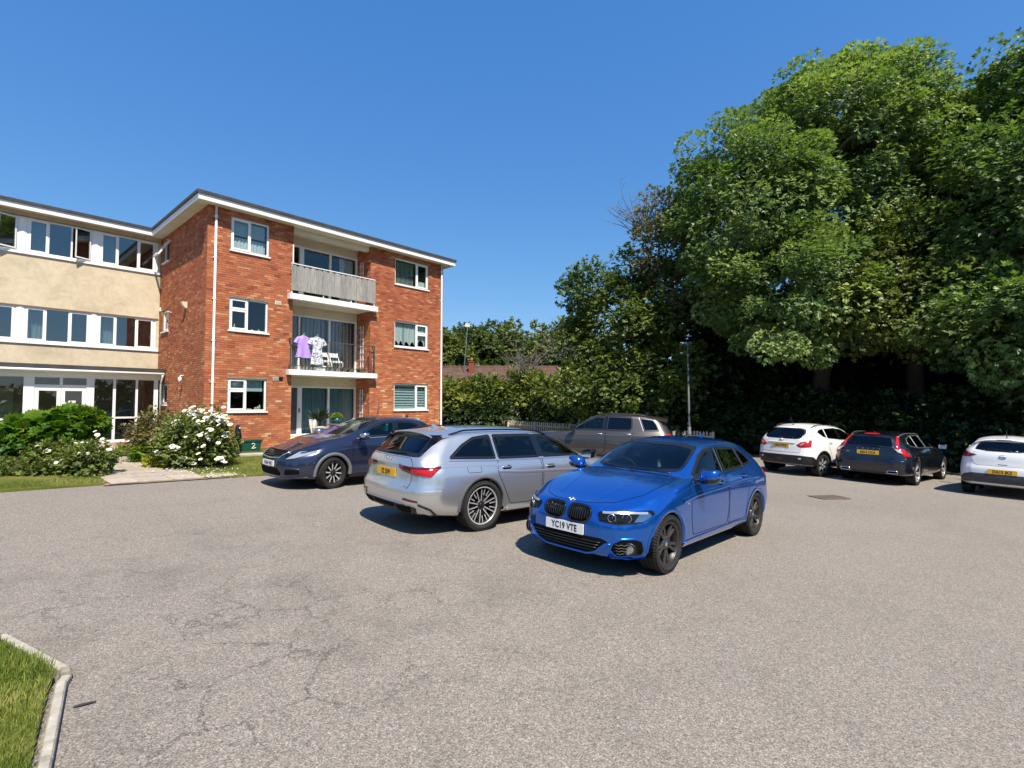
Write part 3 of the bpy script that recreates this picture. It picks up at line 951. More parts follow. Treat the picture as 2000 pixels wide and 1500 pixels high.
# ---------------------------------------------------------------- balconies and the recess
def recess():
    # back wall: painted panels above and beside glazing
    s = MB()
    for z0, z1 in ((0.30, 0.62), (2.50, 2.99), (5.24, 5.68), (7.92, ZT)):
        s = MB(); s.box(2.82, 6.00, 1.0, 1.25, z0, z1); s.build('panel_wall', M['cream_paint'], BLD)
    s = MB(); s.box(2.81, 6.01, 0.14, 0.34, 8.08, ZT - 0.002); s.build('downstand_beam', M['soffit'], BLD)
    s = MB(); s.box(2.81, 6.01, -0.012, 1.0, 0.20, 0.36); s.box(2.81, 6.01, 0.5, 1.0, 0.36, 0.50); s.build('door_step', M['white_paint'], BLD)
    # ground floor: dark door, white post, two curtained sliding panes
    for z0, z1, kind in ((0.62, 2.50, 'g'), (3.06, 5.24, 'm'), (5.80, 7.92, 't')):
        w_ = MB(); fr = 0.055
        BACK1.box(w_, 2.82, 6.0, -0.1, 0.0, z1 - fr, z1); BACK1.box(w_, 2.82, 6.0, -0.1, 0.02, z0, z0 + fr)
        BACK1.box(w_, 5.93, 6.0, -0.1, 0.0, z0 + fr, z1 - fr); BACK1.box(w_, 2.82, 2.88, -0.1, 0.0, z0 + fr, z1 - fr)
        BACK1.box(w_, 4.74, 4.82, -0.1, 0.004, z0 + fr, z1 - fr); BACK1.box(w_, 3.50, 3.68 if kind != 'm' else 3.56, -0.1, 0.006, z0 + fr, z1 - fr)
        wn = w_.build('patio_door', M['white_upvc'], BLD)
        for a, b in ((3.68, 4.74), (4.82, 5.93)):
            g = MB(); BACK1.box(g, a, b, -0.055, -0.045, z0 + fr, z1 - fr); g.build('pane', M['window_glass'], wn)
        if kind == 'g':
            d = MB(); BACK1.box(d, 2.89, 3.50, -0.08, -0.03, z0 + fr, z1 - fr); d.build('door_leaf', simple('slate_door', (0.07, 0.09, 0.11), 0.3, coat=0.3), wn)
            h = MB(); BACK1.box(h, 3.55, 3.60, 0.006, 0.05, 1.5, 1.66); h.build('handle', M['steel_grey'], wn)
            curtain(BACK1, 3.70, 4.74, z0 + .06, z1 - .05, -0.2, M['teal_curtain'], 9, 0.03, wn); curtain(BACK1, 4.84, 5.92, z0 + .06, z1 - .05, -0.2, M['teal_curtain'], 9, 0.03, wn)
            for z in (2.2, 1.55, 0.95):
                h = MB(); BACK1.box(h, 3.02, 3.2, -0.03, -0.022, z, z + .03); h.beam(BACK1(3.19, -0.02, z + .01), BACK1(3.26, -0.02, z - .3), .03, .008, (0, 1, 0)); h.build('door_trim', M['white_upvc'], wn)
        elif kind == 'm':
            g = MB(); BACK1.box(g, 2.88, 3.50, -0.055, -0.045, z0 + fr, z1 - fr); g.build('pane', M['window_glass'], wn)
            curtain(BACK1, 2.9, 4.7, z0 + .06, z1 - .05, -0.2, M['stripe_curtain'], 12, 0.03, wn); curtain(BACK1, 4.84, 5.92, z0 + .06, z1 - .05, -0.2, M['stripe_curtain'], 8, 0.03, wn)
        else:
            curtain(BACK1, 5.3, 5.92, z0 + .06, z1 - .05, -0.25, M['net'], 6, 0.03, wn)
    # balcony slabs
    for z0, z1 in ((2.86, 3.05), (5.58, 5.78)):
        s = MB(); s.box(2.815, 6.005, -0.21, 0.995, z0 + 0.012, z1 - 0.012)
        o = s.build('balcony', M['soffit'], BLD)
        e = MB(); e.box(2.60, 6.22, -0.24, -0.011, z0, z1); e.build('slab_edge', M['white_paint'], o)
recess()

def railing():
    zt, zb, y = 4.15, 3.19, -0.16
    r = MB(); r.beam((2.68, y, zt), (6.13, y, zt), .045, .03); r.beam((2.68, y, zb), (6.13, y, zb), .035, .025)
    for x in (2.69, 6.12):
        r.box(x - .018, x + .018, y - .018, y + .018, 3.05, zt - .015)
        r.beam((x, y, zt), (x, -0.0, zt), .035, .025); r.beam((x, y, zb), (x, -0.0, zb), .03, .02)
    o = r.build('railing', M['rail_metal'], BLD)
    n = 30
    for i in range(1, n):
        x = 2.69 + 3.43 * i / n
        b = MB(); b.tube([(x, y, zb), (x, y, zt - .01)], 0.008, 5); b.build('baluster', M['rail_metal'], o)
    # upper balcony: timber boards on a rail
    zt, zb = 6.87, 5.90
    r = MB(); r.beam((2.66, y, zt), (6.13, y, zt), .05, .03); r.beam((2.66, y + .03, zb + .2), (6.13, y + .03, zb + .2), .04, .04); r.beam((2.66, y + .03, zt - .2), (6.13, y + .03, zt - .2), .04, .04)
    for x in (2.70, 3.9, 5.05, 6.08): r.box(x - .015, x + .015, y + .0, y + .03, 5.78, zt - .015)
    o2 = r.build('railing', M['white_paint'], BLD)
    wood = []
    for k in range(4):
        m, nt, out = new_mat('weathered_timber_%d' % k)
        b = pbsdf(nt, out, (0.4, 0.38, 0.35), 0.9, spec=0.2)
        tc = nd(nt, 'ShaderNodeTexCoord'); mp = nd(nt, 'ShaderNodeMapping'); mp.inputs['Scale'].default_value = (18, 18, 1.2); mp.inputs['Location'].default_value = (k * 3.1, 0, k)
        nt.links.new(tc.outputs['Object'], mp.inputs[0])
        nn = noise(nt, 2.2, 6, 0.7, mp.outputs[0], 0.6)
        g = 0.9 + 0.07 * k
        rr = ramp(nt, [(0.28, (0.15 * g, 0.145 * g, 0.135 * g)), (0.5, (0.29 * g, 0.28 * g, 0.265 * g)), (0.7, (0.43 * g, 0.415 * g, 0.39 * g))], nn.outputs[0])
        nt.links.new(rr.outputs[0], b.inputs['Base Color']); bump(nt, b, nn.outputs[0], 0.5, 0.01)
        wood.append(m)
    x = 2.66; i = 0
    while x < 6.08:
        w_ = min(0.238 + random.uniform(-.012, .012), 6.13 - x)
        h = zt - 0.045 + random.uniform(-.012, .006)
        poly = [(0.003, 0), (w_ - 0.003, 0)] + [(w_ - 0.003 - (w_ - .006) * t, (h - zb) - 0.05 * (2 * t - 1) ** 2) for t in [j / 8 for j in range(9)]]
        b = MB(); b.prism(poly, (x, y - 0.028 - (i % 2) * 0.006, zb), (1, 0, 0), (0, 0, 1), (0, 0.02, 0)); b.build('board', wood[i % 4], o2)
        x += w_; i += 1
    for (xa, z0_) in ((2.64, 6.9),):
        s = MB(); s.box(xa + .13, xa + .17, -0.03, 0.012, 6.9, 7.6); s.build('post', M['white_paint'], BLD)
railing()

# ---------------------------------------------------------------- entrance porch under the wing
def porch():
    V = 4.55
    PL = Plane('front', V)
    zb, zt = 0.45, 2.74
    c = MB(); c.box(-8.0, 0.0 - .03, V - 0.30, LS - 0.004, 2.98, 3.12); c.build('canopy', M['roof_felt'], BLD)
    c = MB(); c.box(-8.0, -0.03, V - 0.27, V - 0.24, 2.90, 2.978); c.box(-8.0, -.03, V - 0.24, LS - 0.005, 2.86, 2.90); c.build('canopy_fascia', M['white_upvc'], BLD)
    c = MB(); c.box(-8.0, -.03, V - 0.06, V + 0.06, 2.70, 2.858); c.build('head_rail', M['white_upvc'], BLD)
    g = MB(); g.tube([(-8, V - 0.32, 2.93), (-0.06, V - 0.32, 2.93)], 0.045, 8); go = g.build('gutter', M['white_upvc'], BLD, True)
    g = MB(); g.tube([(-0.11, V - .32, 2.92), (-0.11, V - .32, 2.82), (-0.11, V - .12, 2.62), (-0.11, V - .12, 0.5)], 0.034, 8); g.build('downpipe', M['white_upvc'], BLD, True)
    posts = [(-8.0, -7.9), (-6.3, -6.2), (-5.2, -5.1), (-3.84, -3.58), (-2.26, -2.05), (-1.52, -1.44), (-0.86, -0.79), (-0.30, -0.17)]
    f = MB()
    PL.box(f, -8.0, -0.17, -0.07, -0.061, zb, zb + .1)
    for i, (a, b) in enumerate(posts): PL.box(f, a, b, -0.06, 0.03 if b - a > .15 else 0.012, zb, zt - .04)
    for a, b in ((-7.9, -6.3), (-6.2, -5.2), (-5.1, -3.84), (-2.05, -1.52), (-1.44, -0.86), (-0.79, -0.30)):
        PL.box(f, a, b, -0.05, 0.008, zb, zb + 0.10); PL.box(f, a, b, -0.05, 0.008, 1.30, 1.36)
    fo = f.build('entrance_screen', M['white_upvc'], BLD)
    for a, b in ((-7.9, -6.3), (-6.2, -5.2), (-5.1, -3.84), (-2.05, -1.52), (-1.44, -0.86), (-0.79, -0.30)):
        for z0, z1 in ((zb + .1, 1.30), (1.36, zt - .04)):
            g = MB(); PL.box(g, a, b, -0.03, -0.02, z0, z1); g.build('pane', M['window_glass'], fo)
    # double doors with a fanlight
    d = MB(); PL.box(d, -3.58, -2.26, -0.05, 0.01, 2.36, 2.46); PL.box(d, -2.96, -2.88, -0.05, 0.008, 2.46, zt - .04); d.build('transom', M['white_upvc'], fo)
    for a, b in ((-3.58, -2.96), (-2.88, -2.26)):
        g = MB(); PL.box(g, a, b, -0.03, -0.02, 2.46, zt - .04); g.build('pane', M['window_glass'], fo)
    for a, b in ((-3.57, -2.925), (-2.915, -2.27)):
        f = MB(); sw = 0.1
        PL.box(f, a, b, -0.05, 0.012, zb + .02, zb + .2); PL.box(f, a, b, -0.05, 0.012, 2.26, 2.355); PL.box(f, a, a + sw, -0.05, 0.012, zb + .2, 2.26); PL.box(f, b - sw, b, -0.05, 0.012, zb + .2, 2.26)
        dl = f.build('door', M['white_upvc'], fo)
        g = MB(); PL.box(g, a + sw, b - sw, -0.03, -0.02, zb + .2, 2.26); g.build('pane', M['window_glass'], dl)
    n = MB(); PL.box(n, -2.72, -2.53, -0.018, -0.014, 1.66, 1.93); nn = n.build('notice', simple('paper', (0.75, 0.78, 0.8), 0.8), fo)
    n = MB(); PL.box(n, -2.80, -2.74, -0.018, -0.014, 1.72, 1.87); n.build('notice', bpy.data.materials['paper'], fo)
    for i in range(5):
        t = MB(); PL.box(t, -2.69, -2.56 - (i % 2) * .03, -0.0138, -0.0135, 1.88 - i * .035, 1.884 - i * .035); t.build('print_line', M['black_plastic'], nn)
    s = MB(); s.box(-8, -0.02, V - 0.05, LS, 0.2, zb - 0.002); s.box(-8, -.02, V - .02, 9.6, 0.15, 0.32); s.build('plinth', M['brick'], BLD)
    # lobby inside
    s = MB(); s.box(-8.0, -.02, LS + 1.9, LS + 2.0, 0.4, 2.85); s.build('lobby_wall', simple('lobby_paint', (0.42, 0.36, 0.24), 0.8), BLD)
    s = MB(); s.box(-2.6, -1.9, LS + 1.86, LS + 1.9, 0.45, 2.4); s.box(-4.6, -3.9, LS + 1.86, LS + 1.9, 0.45, 2.4); s.build('lobby_door', M['cream_paint'], BLD)
    s = MB(); s.box(-1.1, -0.6, V + 0.5, V + 1.0, 0.46, 0.9); s.box(-1.1, -.6, V + .95, V + 1.0, .9, 1.3); s.build('lobby_chair', simple('plum_cloth', (0.06, 0.02, 0.05), 0.9), BLD)
porch()
# ================================================================ cars
def pchip(xs, ys, x):
    xs = np.asarray(xs, float); ys = np.asarray(ys, float)
    o = np.argsort(xs); xs, ys = xs[o], ys[o]
    h = np.diff(xs); d = np.diff(ys) / h
    m = np.zeros(len(xs)); m[0], m[-1] = d[0], d[-1]
    for i in range(1, len(xs) - 1):
        if d[i - 1] * d[i] > 0:
            w1, w2 = 2 * h[i] + h[i - 1], h[i] + 2 * h[i - 1]
            m[i] = (w1 + w2) / (w1 / d[i - 1] + w2 / d[i])
    x = np.clip(np.asarray(x, float), xs[0], xs[-1])
    k = np.clip(np.searchsorted(xs, x) - 1, 0, len(xs) - 2)
    t = (x - xs[k]) / h[k]
    return ((2 * t**3 - 3 * t**2 + 1) * ys[k] + (t**3 - 2 * t**2 + t) * h[k] * m[k] + (-2 * t**3 + 3 * t**2) * ys[k + 1] + (t**3 - t**2) * h[k] * m[k + 1])

def sstep(t):
    t = np.clip(t, 0, 1); return t * t * (3 - 2 * t)

def in_poly(p, poly):
    c = False; n = len(poly); j = n - 1
    for i in range(n):
        (xi, yi), (xj, yj) = poly[i], poly[j]
        if (yi > p[1]) != (yj > p[1]) and p[0] < (xj - xi) * (p[1] - yi) / (yj - yi) + xi: c = not c
        j = i
    return c

def edge_dist(p, poly):
    best = 1e9; n = len(poly)
    for i in range(n):
        ax, ay = poly[i]; bx, by = poly[(i + 1) % n]
        dx, dy = bx - ax, by - ay
        t = max(0, min(1, ((p[0] - ax) * dx + (p[1] - ay) * dy) / (dx * dx + dy * dy + 1e-12)))
        best = min(best, math.hypot(p[0] - ax - t * dx, p[1] - ay - t * dy))
    return best

def round_poly(pts, r, n=4):
    """round the corners of a 2D polygon"""
    out = []; k = len(pts)
    for i in range(k):
        p = Vector(pts[i]); a = Vector(pts[i - 1]) - p; b = Vector(pts[(i + 1) % k]) - p
        q = min(r, a.length * 0.45, b.length * 0.45)
        A, B = p + a.normalized() * q, p + b.normalized() * q
        for j in range(n + 1):
            t = j / n
            out.append(tuple((1 - t) ** 2 * A + 2 * t * (1 - t) * p + t * t * B))
    return out

def inset_poly(poly, d):
    n = len(poly); out = []
    area = sum(poly[i][0] * poly[(i + 1) % n][1] - poly[(i + 1) % n][0] * poly[i][1] for i in range(n))
    s = 1 if area > 0 else -1
    for i in range(n):
        p = Vector(poly[i]); a = (p - Vector(poly[i - 1])); b = (Vector(poly[(i + 1) % n]) - p)
        if a.length < 1e-9: a = b
        if b.length < 1e-9: b = a
        na = Vector((-a.y, a.x)).normalized() * s; nb = Vector((-b.y, b.x)).normalized() * s
        m = (na + nb)
        if m.length < 1e-6: m = na
        m.normalize()
        out.append(tuple(p + m * d / max(0.5, m.dot(na))))
    return out

def clip_convex(sub, poly):
    """Sutherland-Hodgman, poly counter-clockwise"""
    out = sub; n = len(poly)
    for i in range(n):
        a, b = poly[i], poly[(i + 1) % n]
        ex, ey = b[0] - a[0], b[1] - a[1]
        if abs(ex) + abs(ey) < 1e-9: continue
        res = []
        m = len(out)
        for j in range(m):
            p, q = out[j], out[(j + 1) % m]
            sp = ex * (p[1] - a[1]) - ey * (p[0] - a[0]); sq = ex * (q[1] - a[1]) - ey * (q[0] - a[0])
            if sp >= 0: res.append(p)
            if (sp >= 0) != (sq >= 0):
                t = sp / (sp - sq); res.append((p[0] + t * (q[0] - p[0]), p[1] + t * (q[1] - p[1])))
        out = res
        if len(out) < 3: return []
    return out

PLATE_W = simple('plate_white', (0.72, 0.73, 0.74), 0.35)
PLATE_Y = simple('plate_yellow', (0.72, 0.40, 0.03), 0.35)
M['car_glass'] = thin_glass('car_glass', (0.40, 0.49, 0.48), 0.05)
M['privacy_glass'] = thin_glass('privacy_glass', (0.07, 0.085, 0.09), 0.05)
M['lens'] = thin_glass('lens', (0.88, 0.9, 0.92), 0.04)
M['tyre'] = simple('tyre', (0.022, 0.021, 0.02), 0.82, spec=0.3, vary=0.3, vscale=9)
M['trim_black'] = simple('trim_black', (0.011, 0.011, 0.012), 0.42, vary=0.2)
M['gloss_black'] = simple('gloss_black', (0.006, 0.006, 0.007), 0.08, coat=0.6)
M['chrome'] = simple('chrome', (0.75, 0.76, 0.78), 0.12, 1.0)
M['satin'] = simple('satin_silver', (0.55, 0.56, 0.58), 0.3, 0.9)
M['brake'] = simple('brake_disc', (0.18, 0.17, 0.165), 0.4, 0.9)
M['dark_trim_in'] = simple('cabin_trim', (0.022, 0.022, 0.024), 0.8, vary=0.15)
M['seat_cloth'] = simple('seat_cloth', (0.035, 0.034, 0.036), 0.85, vary=0.2)
M['gap'] = simple('shut_gap', (0.004, 0.004, 0.004), 0.8, spec=0.1)
M['reflector'] = simple('lamp_reflector', (0.55, 0.57, 0.6), 0.15, 1.0)
M['wheel_dark'] = simple('wheel_dark', (0.018, 0.018, 0.019), 0.4, 0.3)
M['wheel_grey'] = simple('wheel_grey', (0.07, 0.07, 0.073), 0.35, 0.6)
M['wheel_silver'] = simple('wheel_silver', (0.56, 0.56, 0.57), 0.3, 0.45)
def lamp_red(name, base):
    m, nt, out = new_mat(name)
    b = pbsdf(nt, out, base, 0.12, coat=0.5, coat_rough=0.02)
    tc = nd(nt, 'ShaderNodeTexCoord')
    v = nd(nt, 'ShaderNodeTexWave'); v.inputs['Scale'].default_value = 24; v.bands_direction = 'Z'
    nt.links.new(tc.outputs['Object'], v.inputs[0])
    r = ramp(nt, [(0.2, tuple(c * 0.65 for c in base)), (0.8, tuple(min(1, c * 1.25) for c in base))], v.outputs[0])
    nt.links.new(r.outputs[0], b.inputs['Base Color'])
    return m
M['red_lamp'] = lamp_red('red_lamp', (0.42, 0.008, 0.012))
M['dark_red_lamp'] = lamp_red('dark_red_lamp', (0.10, 0.005, 0.008))
M['clear_lamp'] = simple('clear_lamp', (0.6, 0.6, 0.6), 0.15, 0.5, coat=0.6)

def car_paint(name, base, metal=0.55, rough=0.32, flake=0.25):
    m, nt, out = new_mat(name)
    b = pbsdf(nt, out, base, rough, metal, 0.5, 1.0, 0.02)
    tc = nd(nt, 'ShaderNodeTexCoord')
    # dust film gathering low on the body and in soft patches
    n = noise(nt, 2.2, 5, 0.6, tc.outputs['Object'])
    n2 = noise(nt, 420, 2, 0.5, tc.outputs['Object'])
    r2 = ramp(nt, [(0.35, tuple(c * (1 - flake) for c in base)), (0.65, tuple(min(1, c * (1 + flake)) for c in base))], n2.outputs[0])
    r = ramp(nt, [(0.35, (0, 0, 0)), (0.8, (0.035, 0.035, 0.035))], n.outputs[0])
    nt.links.new(mixc(nt, r2.outputs[0], (0.30, 0.27, 0.23), r.outputs[0]), b.inputs['Base Color'])
    rr = ramp(nt, [(0.3, (0.015, 0.015, 0.015)), (0.8, (0.07, 0.07, 0.07))], n.outputs[0])
    nt.links.new(rr.outputs[0], b.inputs['Coat Roughness'])
    return m

class Car:
    NSEG = (3, 2, 4, 5, 5, 4, 11, 4, 7)
    def __init__(s, name, label, x, y, yaw, spec, paint, group='parked cars', dz=0.0):
        s.sp = spec; s.paint = paint
        s.root = bpy.data.objects.new(name, None); COL.objects.link(s.root)
        n = Vector((0.0345, 0.006, 1)).normalized()
        f = Vector((math.cos(yaw), math.sin(yaw), 0)); f = (f - n * f.dot(n)).normalized(); l = n.cross(f)
        mt = Matrix((f, l, n)).transposed().to_4x4(); mt.translation = Vector((x, y, gz(x, y) + 0.002 + dz))
        s.root.matrix_world = mt
        tag(s.root, label, 'car', group)
        s.cut_side, s.cut_front, s.cut_rear = [], [], []
        s.surface()
    # ------------------------------------------------------------ body surface
    def surface(s):
        sp = s.sp
        xf, xr = sp['xf'], sp['xr']
        C = sp['curves']
        X = [xf - q for q in (0, .008, .018, .03, .045, .06, .078, .098, .12, .145)]
        x = xf - 0.17
        while x > xr + 0.16: X.append(x); x -= 0.033
        X += [xr + q for q in (.145, .12, .098, .078, .06, .045, .03, .018, .008, 0)]
        X = np.array(X)
        def cv(k): a = C[k]; return pchip([p[0] for p in a], [p[1] for p in a], X)
        zb, yb0, zs, ys, zm, ym, zh, yh, zt, yt, zr, yr, zc = [cv(k) for k in ('zb', 'ys', 'zs', 'ys', 'zm', 'ym', 'zh', 'yh', 'zt', 'yt', 'zr', 'yr', 'zc')]
        pf = pchip([p[0] for p in sp['plan']], [p[1] for p in sp['plan']], X)
        ys, ym, yh, yt, yr = ys * pf, ym * pf, yh * pf, yt * pf, yr * pf
        yb = ys - 0.07
        K = len(X)
        knots = np.stack([np.stack([0 * X, zb], 1), np.stack([yb * 0.6, zb], 1), np.stack([yb, zb], 1), np.stack([ys, zs], 1), np.stack([ym, zm], 1), np.stack([yh, zh], 1),
                          np.stack([yt, zt], 1), np.stack([yr, zr], 1), np.stack([yr * 0.62, zr + (zc - zr) * 0.72], 1), np.stack([0 * X, zc], 1)], 1)   # K,10,2
        pts = [knots[:, 0]]
        for i, nseg in enumerate(s.NSEG):
            for j in range(1, nseg + 1):
                t = j / nseg; pts.append(knots[:, i] * (1 - t) + knots[:, i + 1] * t)
        P = np.stack(pts, 1)     # K,N,2
        for it in range(sp.get('smooth', 2)):
            Q = P.copy()
            Q[:, 1:-1] = 0.25 * P[:, :-2] + 0.5 * P[:, 1:-1] + 0.25 * P[:, 2:]
            Q[:, 0, 1] = 0.5 * P[:, 0, 1] + 0.5 * P[:, 1, 1]; Q[:, -1, 1] = 0.5 * P[:, -1, 1] + 0.5 * P[:, -2, 1]
            P = Q
        N = P.shape[1]
        # shrink the last stations a little: rounded ends
        for i, k in ((0, 0.968), (1, 0.982), (2, 0.991), (3, 0.997)):
            for idx in (i, K - 1 - i):
                zc_ = P[idx, :, 1].mean()
                P[idx, :, 0] *= k; P[idx, :, 1] = zc_ + (P[idx, :, 1] - zc_) * k
        W = sp['W']
        def bend(x, y, z):
            wf = sstep((x - (xf - 1.0)) / 1.0); wr = sstep(((xr + 1.15) - x) / 1.15)
            nf = pchip([p[0] for p in sp['nose']], [p[1] for p in sp['nose']], z)
            nr = pchip([p[0] for p in sp['tail']], [p[1] for p in sp['tail']], z)
            ay = np.abs(y) / W
            return x - wf * (nf + sp['bow_f'] * ay ** sp.get('pow_f', 2.4)) + wr * (nr + sp['bow_r'] * ay ** sp.get('pow_r', 3.0))
        V = np.zeros((K, N, 3))
        V[:, :, 1:] = P
        V[:, :, 0] = bend(np.repeat(X[:, None], N, 1), P[:, :, 0], P[:, :, 1])
        full = np.concatenate([V, (V * np.array([1, -1, 1]))[:, -2:0:-1]], 1)     # K, 2N-2, 3
        R_ = full.shape[1]
        verts = [tuple(p) for p in full.reshape(-1, 3)]
        faces = [(i * R_ + j, i * R_ + (j + 1) % R_, (i + 1) * R_ + (j + 1) % R_, (i + 1) * R_ + j) for i in range(K - 1) for j in range(R_)]
        # end caps as shrinking rings
        for end, xe, order in ((0, xf, 1), (K - 1, xr, -1)):
            ring = full[end]
            zc_ = 0.5 * (ring[:, 2].max() + ring[:, 2].min())
            prev = [end * R_ + j for j in range(R_)]
            for k in (0.985, 0.95, 0.88, 0.78, 0.66, 0.54, 0.42, 0.3, 0.18, 0.06):
                y = ring[:, 1] * k; z = zc_ + (ring[:, 2] - zc_) * k
                xx = bend(np.full(R_, xe), y, z) + (0.006 if k < 0.97 else 0.004) * order
                base = len(verts)
                verts += [(float(a), float(b), float(c)) for a, b, c in zip(xx, y, z)]
                cur = list(range(base, base + R_))
                for j in range(R_):
                    f = (prev[j], cur[j], cur[(j + 1) % R_], prev[(j + 1) % R_])
                    faces.append(f if order == 1 else tuple(reversed(f)))
                prev = cur
            faces.append(tuple(prev) if order == -1 else tuple(reversed(prev)))
        s.verts, s.faces = verts, faces
        bm = bmesh.new()
        bv = [bm.verts.new(p) for p in verts]
        for f in faces:
            try: bm.faces.new([bv[i] for i in f])
            except ValueError: pass
        bmesh.ops.recalc_face_normals(bm, faces=bm.faces)
        bm.normal_update()
        s.bm = bm
        s.bvh = BVHTree.FromBMesh(bm)
    # ------------------------------------------------------------ projection
    def frame(s, proj):
        if proj == 'side': return Vector((1, 0, 0)), Vector((0, 0, 1)), Vector((0, 1, 0))
        if proj == 'front': return Vector((0, 1, 0)), Vector((0, 0, 1)), Vector((1, 0, 0))
        if proj == 'rear': return Vector((0, 1, 0)), Vector((0, 0, 1)), Vector((-1, 0, 0))
        if proj == 'top': return Vector((1, 0, 0)), Vector((0, 1, 0)), Vector((0, 0, 1))
        a = R(proj); d = Vector((math.cos(a), math.sin(a), 0))
        return Vector((-math.sin(a), math.cos(a), 0)), Vector((0, 0, 1)), d
    def hit(s, a, b, fr):
        e1, e2, d = fr
        o = e1 * a + e2 * b + d * 4.0
        if abs(d.z) > .9: o = e1 * a + e2 * b + d * 3.0
        loc, nor, idx, dist = s.bvh.ray_cast(o, -d)
        if loc is None:
            loc, nor, idx, dist = s.bvh.find_nearest(e1 * a + e2 * b + d * 0.9)
            return loc, d
        if nor.dot(d) < 0: nor = -nor
        return loc, nor
    def to2(s, pts, fr):
        if len(pts[0]) == 2: return [tuple(p) for p in pts]
        return [(Vector(p).dot(fr[0]), Vector(p).dot(fr[1])) for p in pts]
    def finish(s, mb, name, mat, parent, mirror, smooth=True, label=None):
        par = s.root if parent is None else parent
        o = mb.build(name, mat, par if not isinstance(par, tuple) else par[0], smooth)
        if label: o['label'] = label
        if not mirror: return o
        m2 = MB(); m2.v = [(p[0], -p[1], p[2]) for p in mb.v]; m2.f = [tuple(reversed(f)) for f in mb.f]; m2.m = list(mb.m); m2.t = list(mb.t)
        o2 = m2.build(name, mat, par if not isinstance(par, tuple) else par[1], smooth)
        if label: o2['label'] = label
        return (o, o2)
    def panel(s, name, pts, proj, mat, off=0.003, dome=0.0, grid=0.04, mirror=False, parent=None, rnd=0.0, rim=True, cut=None, label=None, sink=0.012):
        """a panel cut to a convex outline and laid on the body"""
        fr = s.frame(proj)
        poly = s.to2(pts, fr)
        if rnd: poly = round_poly(poly, rnd)
        area = sum(poly[i][0] * poly[(i + 1) % len(poly)][1] - poly[(i + 1) % len(poly)][0] * poly[i][1] for i in range(len(poly)))
        if area < 0: poly = poly[::-1]
        a0, a1 = min(p[0] for p in poly), max(p[0] for p in poly); b0, b1 = min(p[1] for p in poly), max(p[1] for p in poly)
        na, nb = max(2, math.ceil((a1 - a0) / grid)), max(2, math.ceil((b1 - b0) / grid))
        idx = {}; verts = []; faces = []
        md = max(1e-6, max(edge_dist(((a0 + a1) / 2, (b0 + b1) / 2), poly), 0.02))
        def vid(p):
            k = (round(p[0], 5), round(p[1], 5))
            if k not in idx:
                h, n = s.hit(p[0], p[1], fr)
                e = edge_dist(p, poly)
                o = off + dome * (1 - (1 - min(1, e / md)) ** 2)
                idx[k] = len(verts); verts.append(h + n * o)
            return idx[k]
        for i in range(na):
            for j in range(nb):
                c = [(a0 + (a1 - a0) * i / na, b0 + (b1 - b0) * j / nb), (a0 + (a1 - a0) * (i + 1) / na, b0 + (b1 - b0) * j / nb),
                     (a0 + (a1 - a0) * (i + 1) / na, b0 + (b1 - b0) * (j + 1) / nb), (a0 + (a1 - a0) * i / na, b0 + (b1 - b0) * (j + 1) / nb)]
                q = clip_convex(c, poly)
                if len(q) >= 3:
                    ids = []
                    for p in q:
                        k = vid(p)
                        if k not in ids: ids.append(k)
                    if len(ids) >= 3: faces.append(tuple(ids))
        mb = MB(); mb.add(verts, faces)
        if rim:      # edge turned down into the body
            n0 = len(poly); rv = []
            pp = []
            for i in range(n0):
                a, b = Vector(poly[i]), Vector(poly[(i + 1) % n0]); L = (b - a).length
                m_ = max(1, math.ceil(L / grid))
                for t in range(m_): pp.append(tuple(a.lerp(b, t / m_)))
            top, bot = [], []
            for p in pp:
                h, n = s.hit(p[0], p[1], fr); top.append(h + n * off); bot.append(h - n * sink)
            k = len(pp)
            mb.add(top + bot, [(i, k + i, k + (i + 1) % k, (i + 1) % k) for i in range(k)])
        if cut: getattr(s, 'cut_' + cut).append(poly)
        return s.finish(mb, name, mat, parent, mirror, label=label)
    def ring(s, name, pts, proj, mat, width=0.03, off=0.004, mirror=False, parent=None, rnd=0.0, outward=0.0, thick=0.0):
        """a closed border band of a polygon"""
        fr = s.frame(proj); poly = s.to2(pts, fr)
        if rnd: poly = round_poly(poly, rnd)
        dense = []
        n = len(poly)
        for i in range(n):
            a, b = Vector(poly[i]), Vector(poly[(i + 1) % n]); m_ = max(1, math.ceil((b - a).length / 0.05))
            dense += [tuple(a.lerp(b, t / m_)) for t in range(m_)]
        A = inset_poly(dense, -outward); B = inset_poly(dense, width - outward)
        M_ = inset_poly(dense, width * 0.5 - outward)
        va = []; k = len(dense)
        for ring_, o in ((A, off * 0.2), (M_, off + thick), (B, off * 0.2)):
            for p in ring_:
                h, nn = s.hit(p[0], p[1], fr); va.append(h + nn * o)
        mb = MB(); mb.add(va, [(r * k + i, r * k + (i + 1) % k, (r + 1) * k + (i + 1) % k, (r + 1) * k + i) for r in (0, 1) for i in range(k)])
        return s.finish(mb, name, mat, parent, mirror)
    def ribbon(s, name, pts, proj, mat, width=0.009, off=0.0015, mirror=False, parent=None, thick=0.0, closed=False):
        fr = s.frame(proj); poly = [Vector(p) for p in s.to2(pts, fr)]
        if closed: poly.append(poly[0])
        dense = []
        for a, b in zip(poly[:-1], poly[1:]):
            m_ = max(1, math.ceil((b - a).length / 0.03)); dense += [a.lerp(b, t / m_) for t in range(m_)]
        dense.append(poly[-1])
        v = []; k = len(dense)
        for i, p in enumerate(dense):
            d = (dense[min(i + 1, k - 1)] - dense[max(i - 1, 0)]).normalized(); nn = Vector((-d.y, d.x))
            for q, o in ((p + nn * width / 2, off), (p, off + thick), (p - nn * width / 2, off)):
                h, n = s.hit(q.x, q.y, fr); v.append(h + n * o)
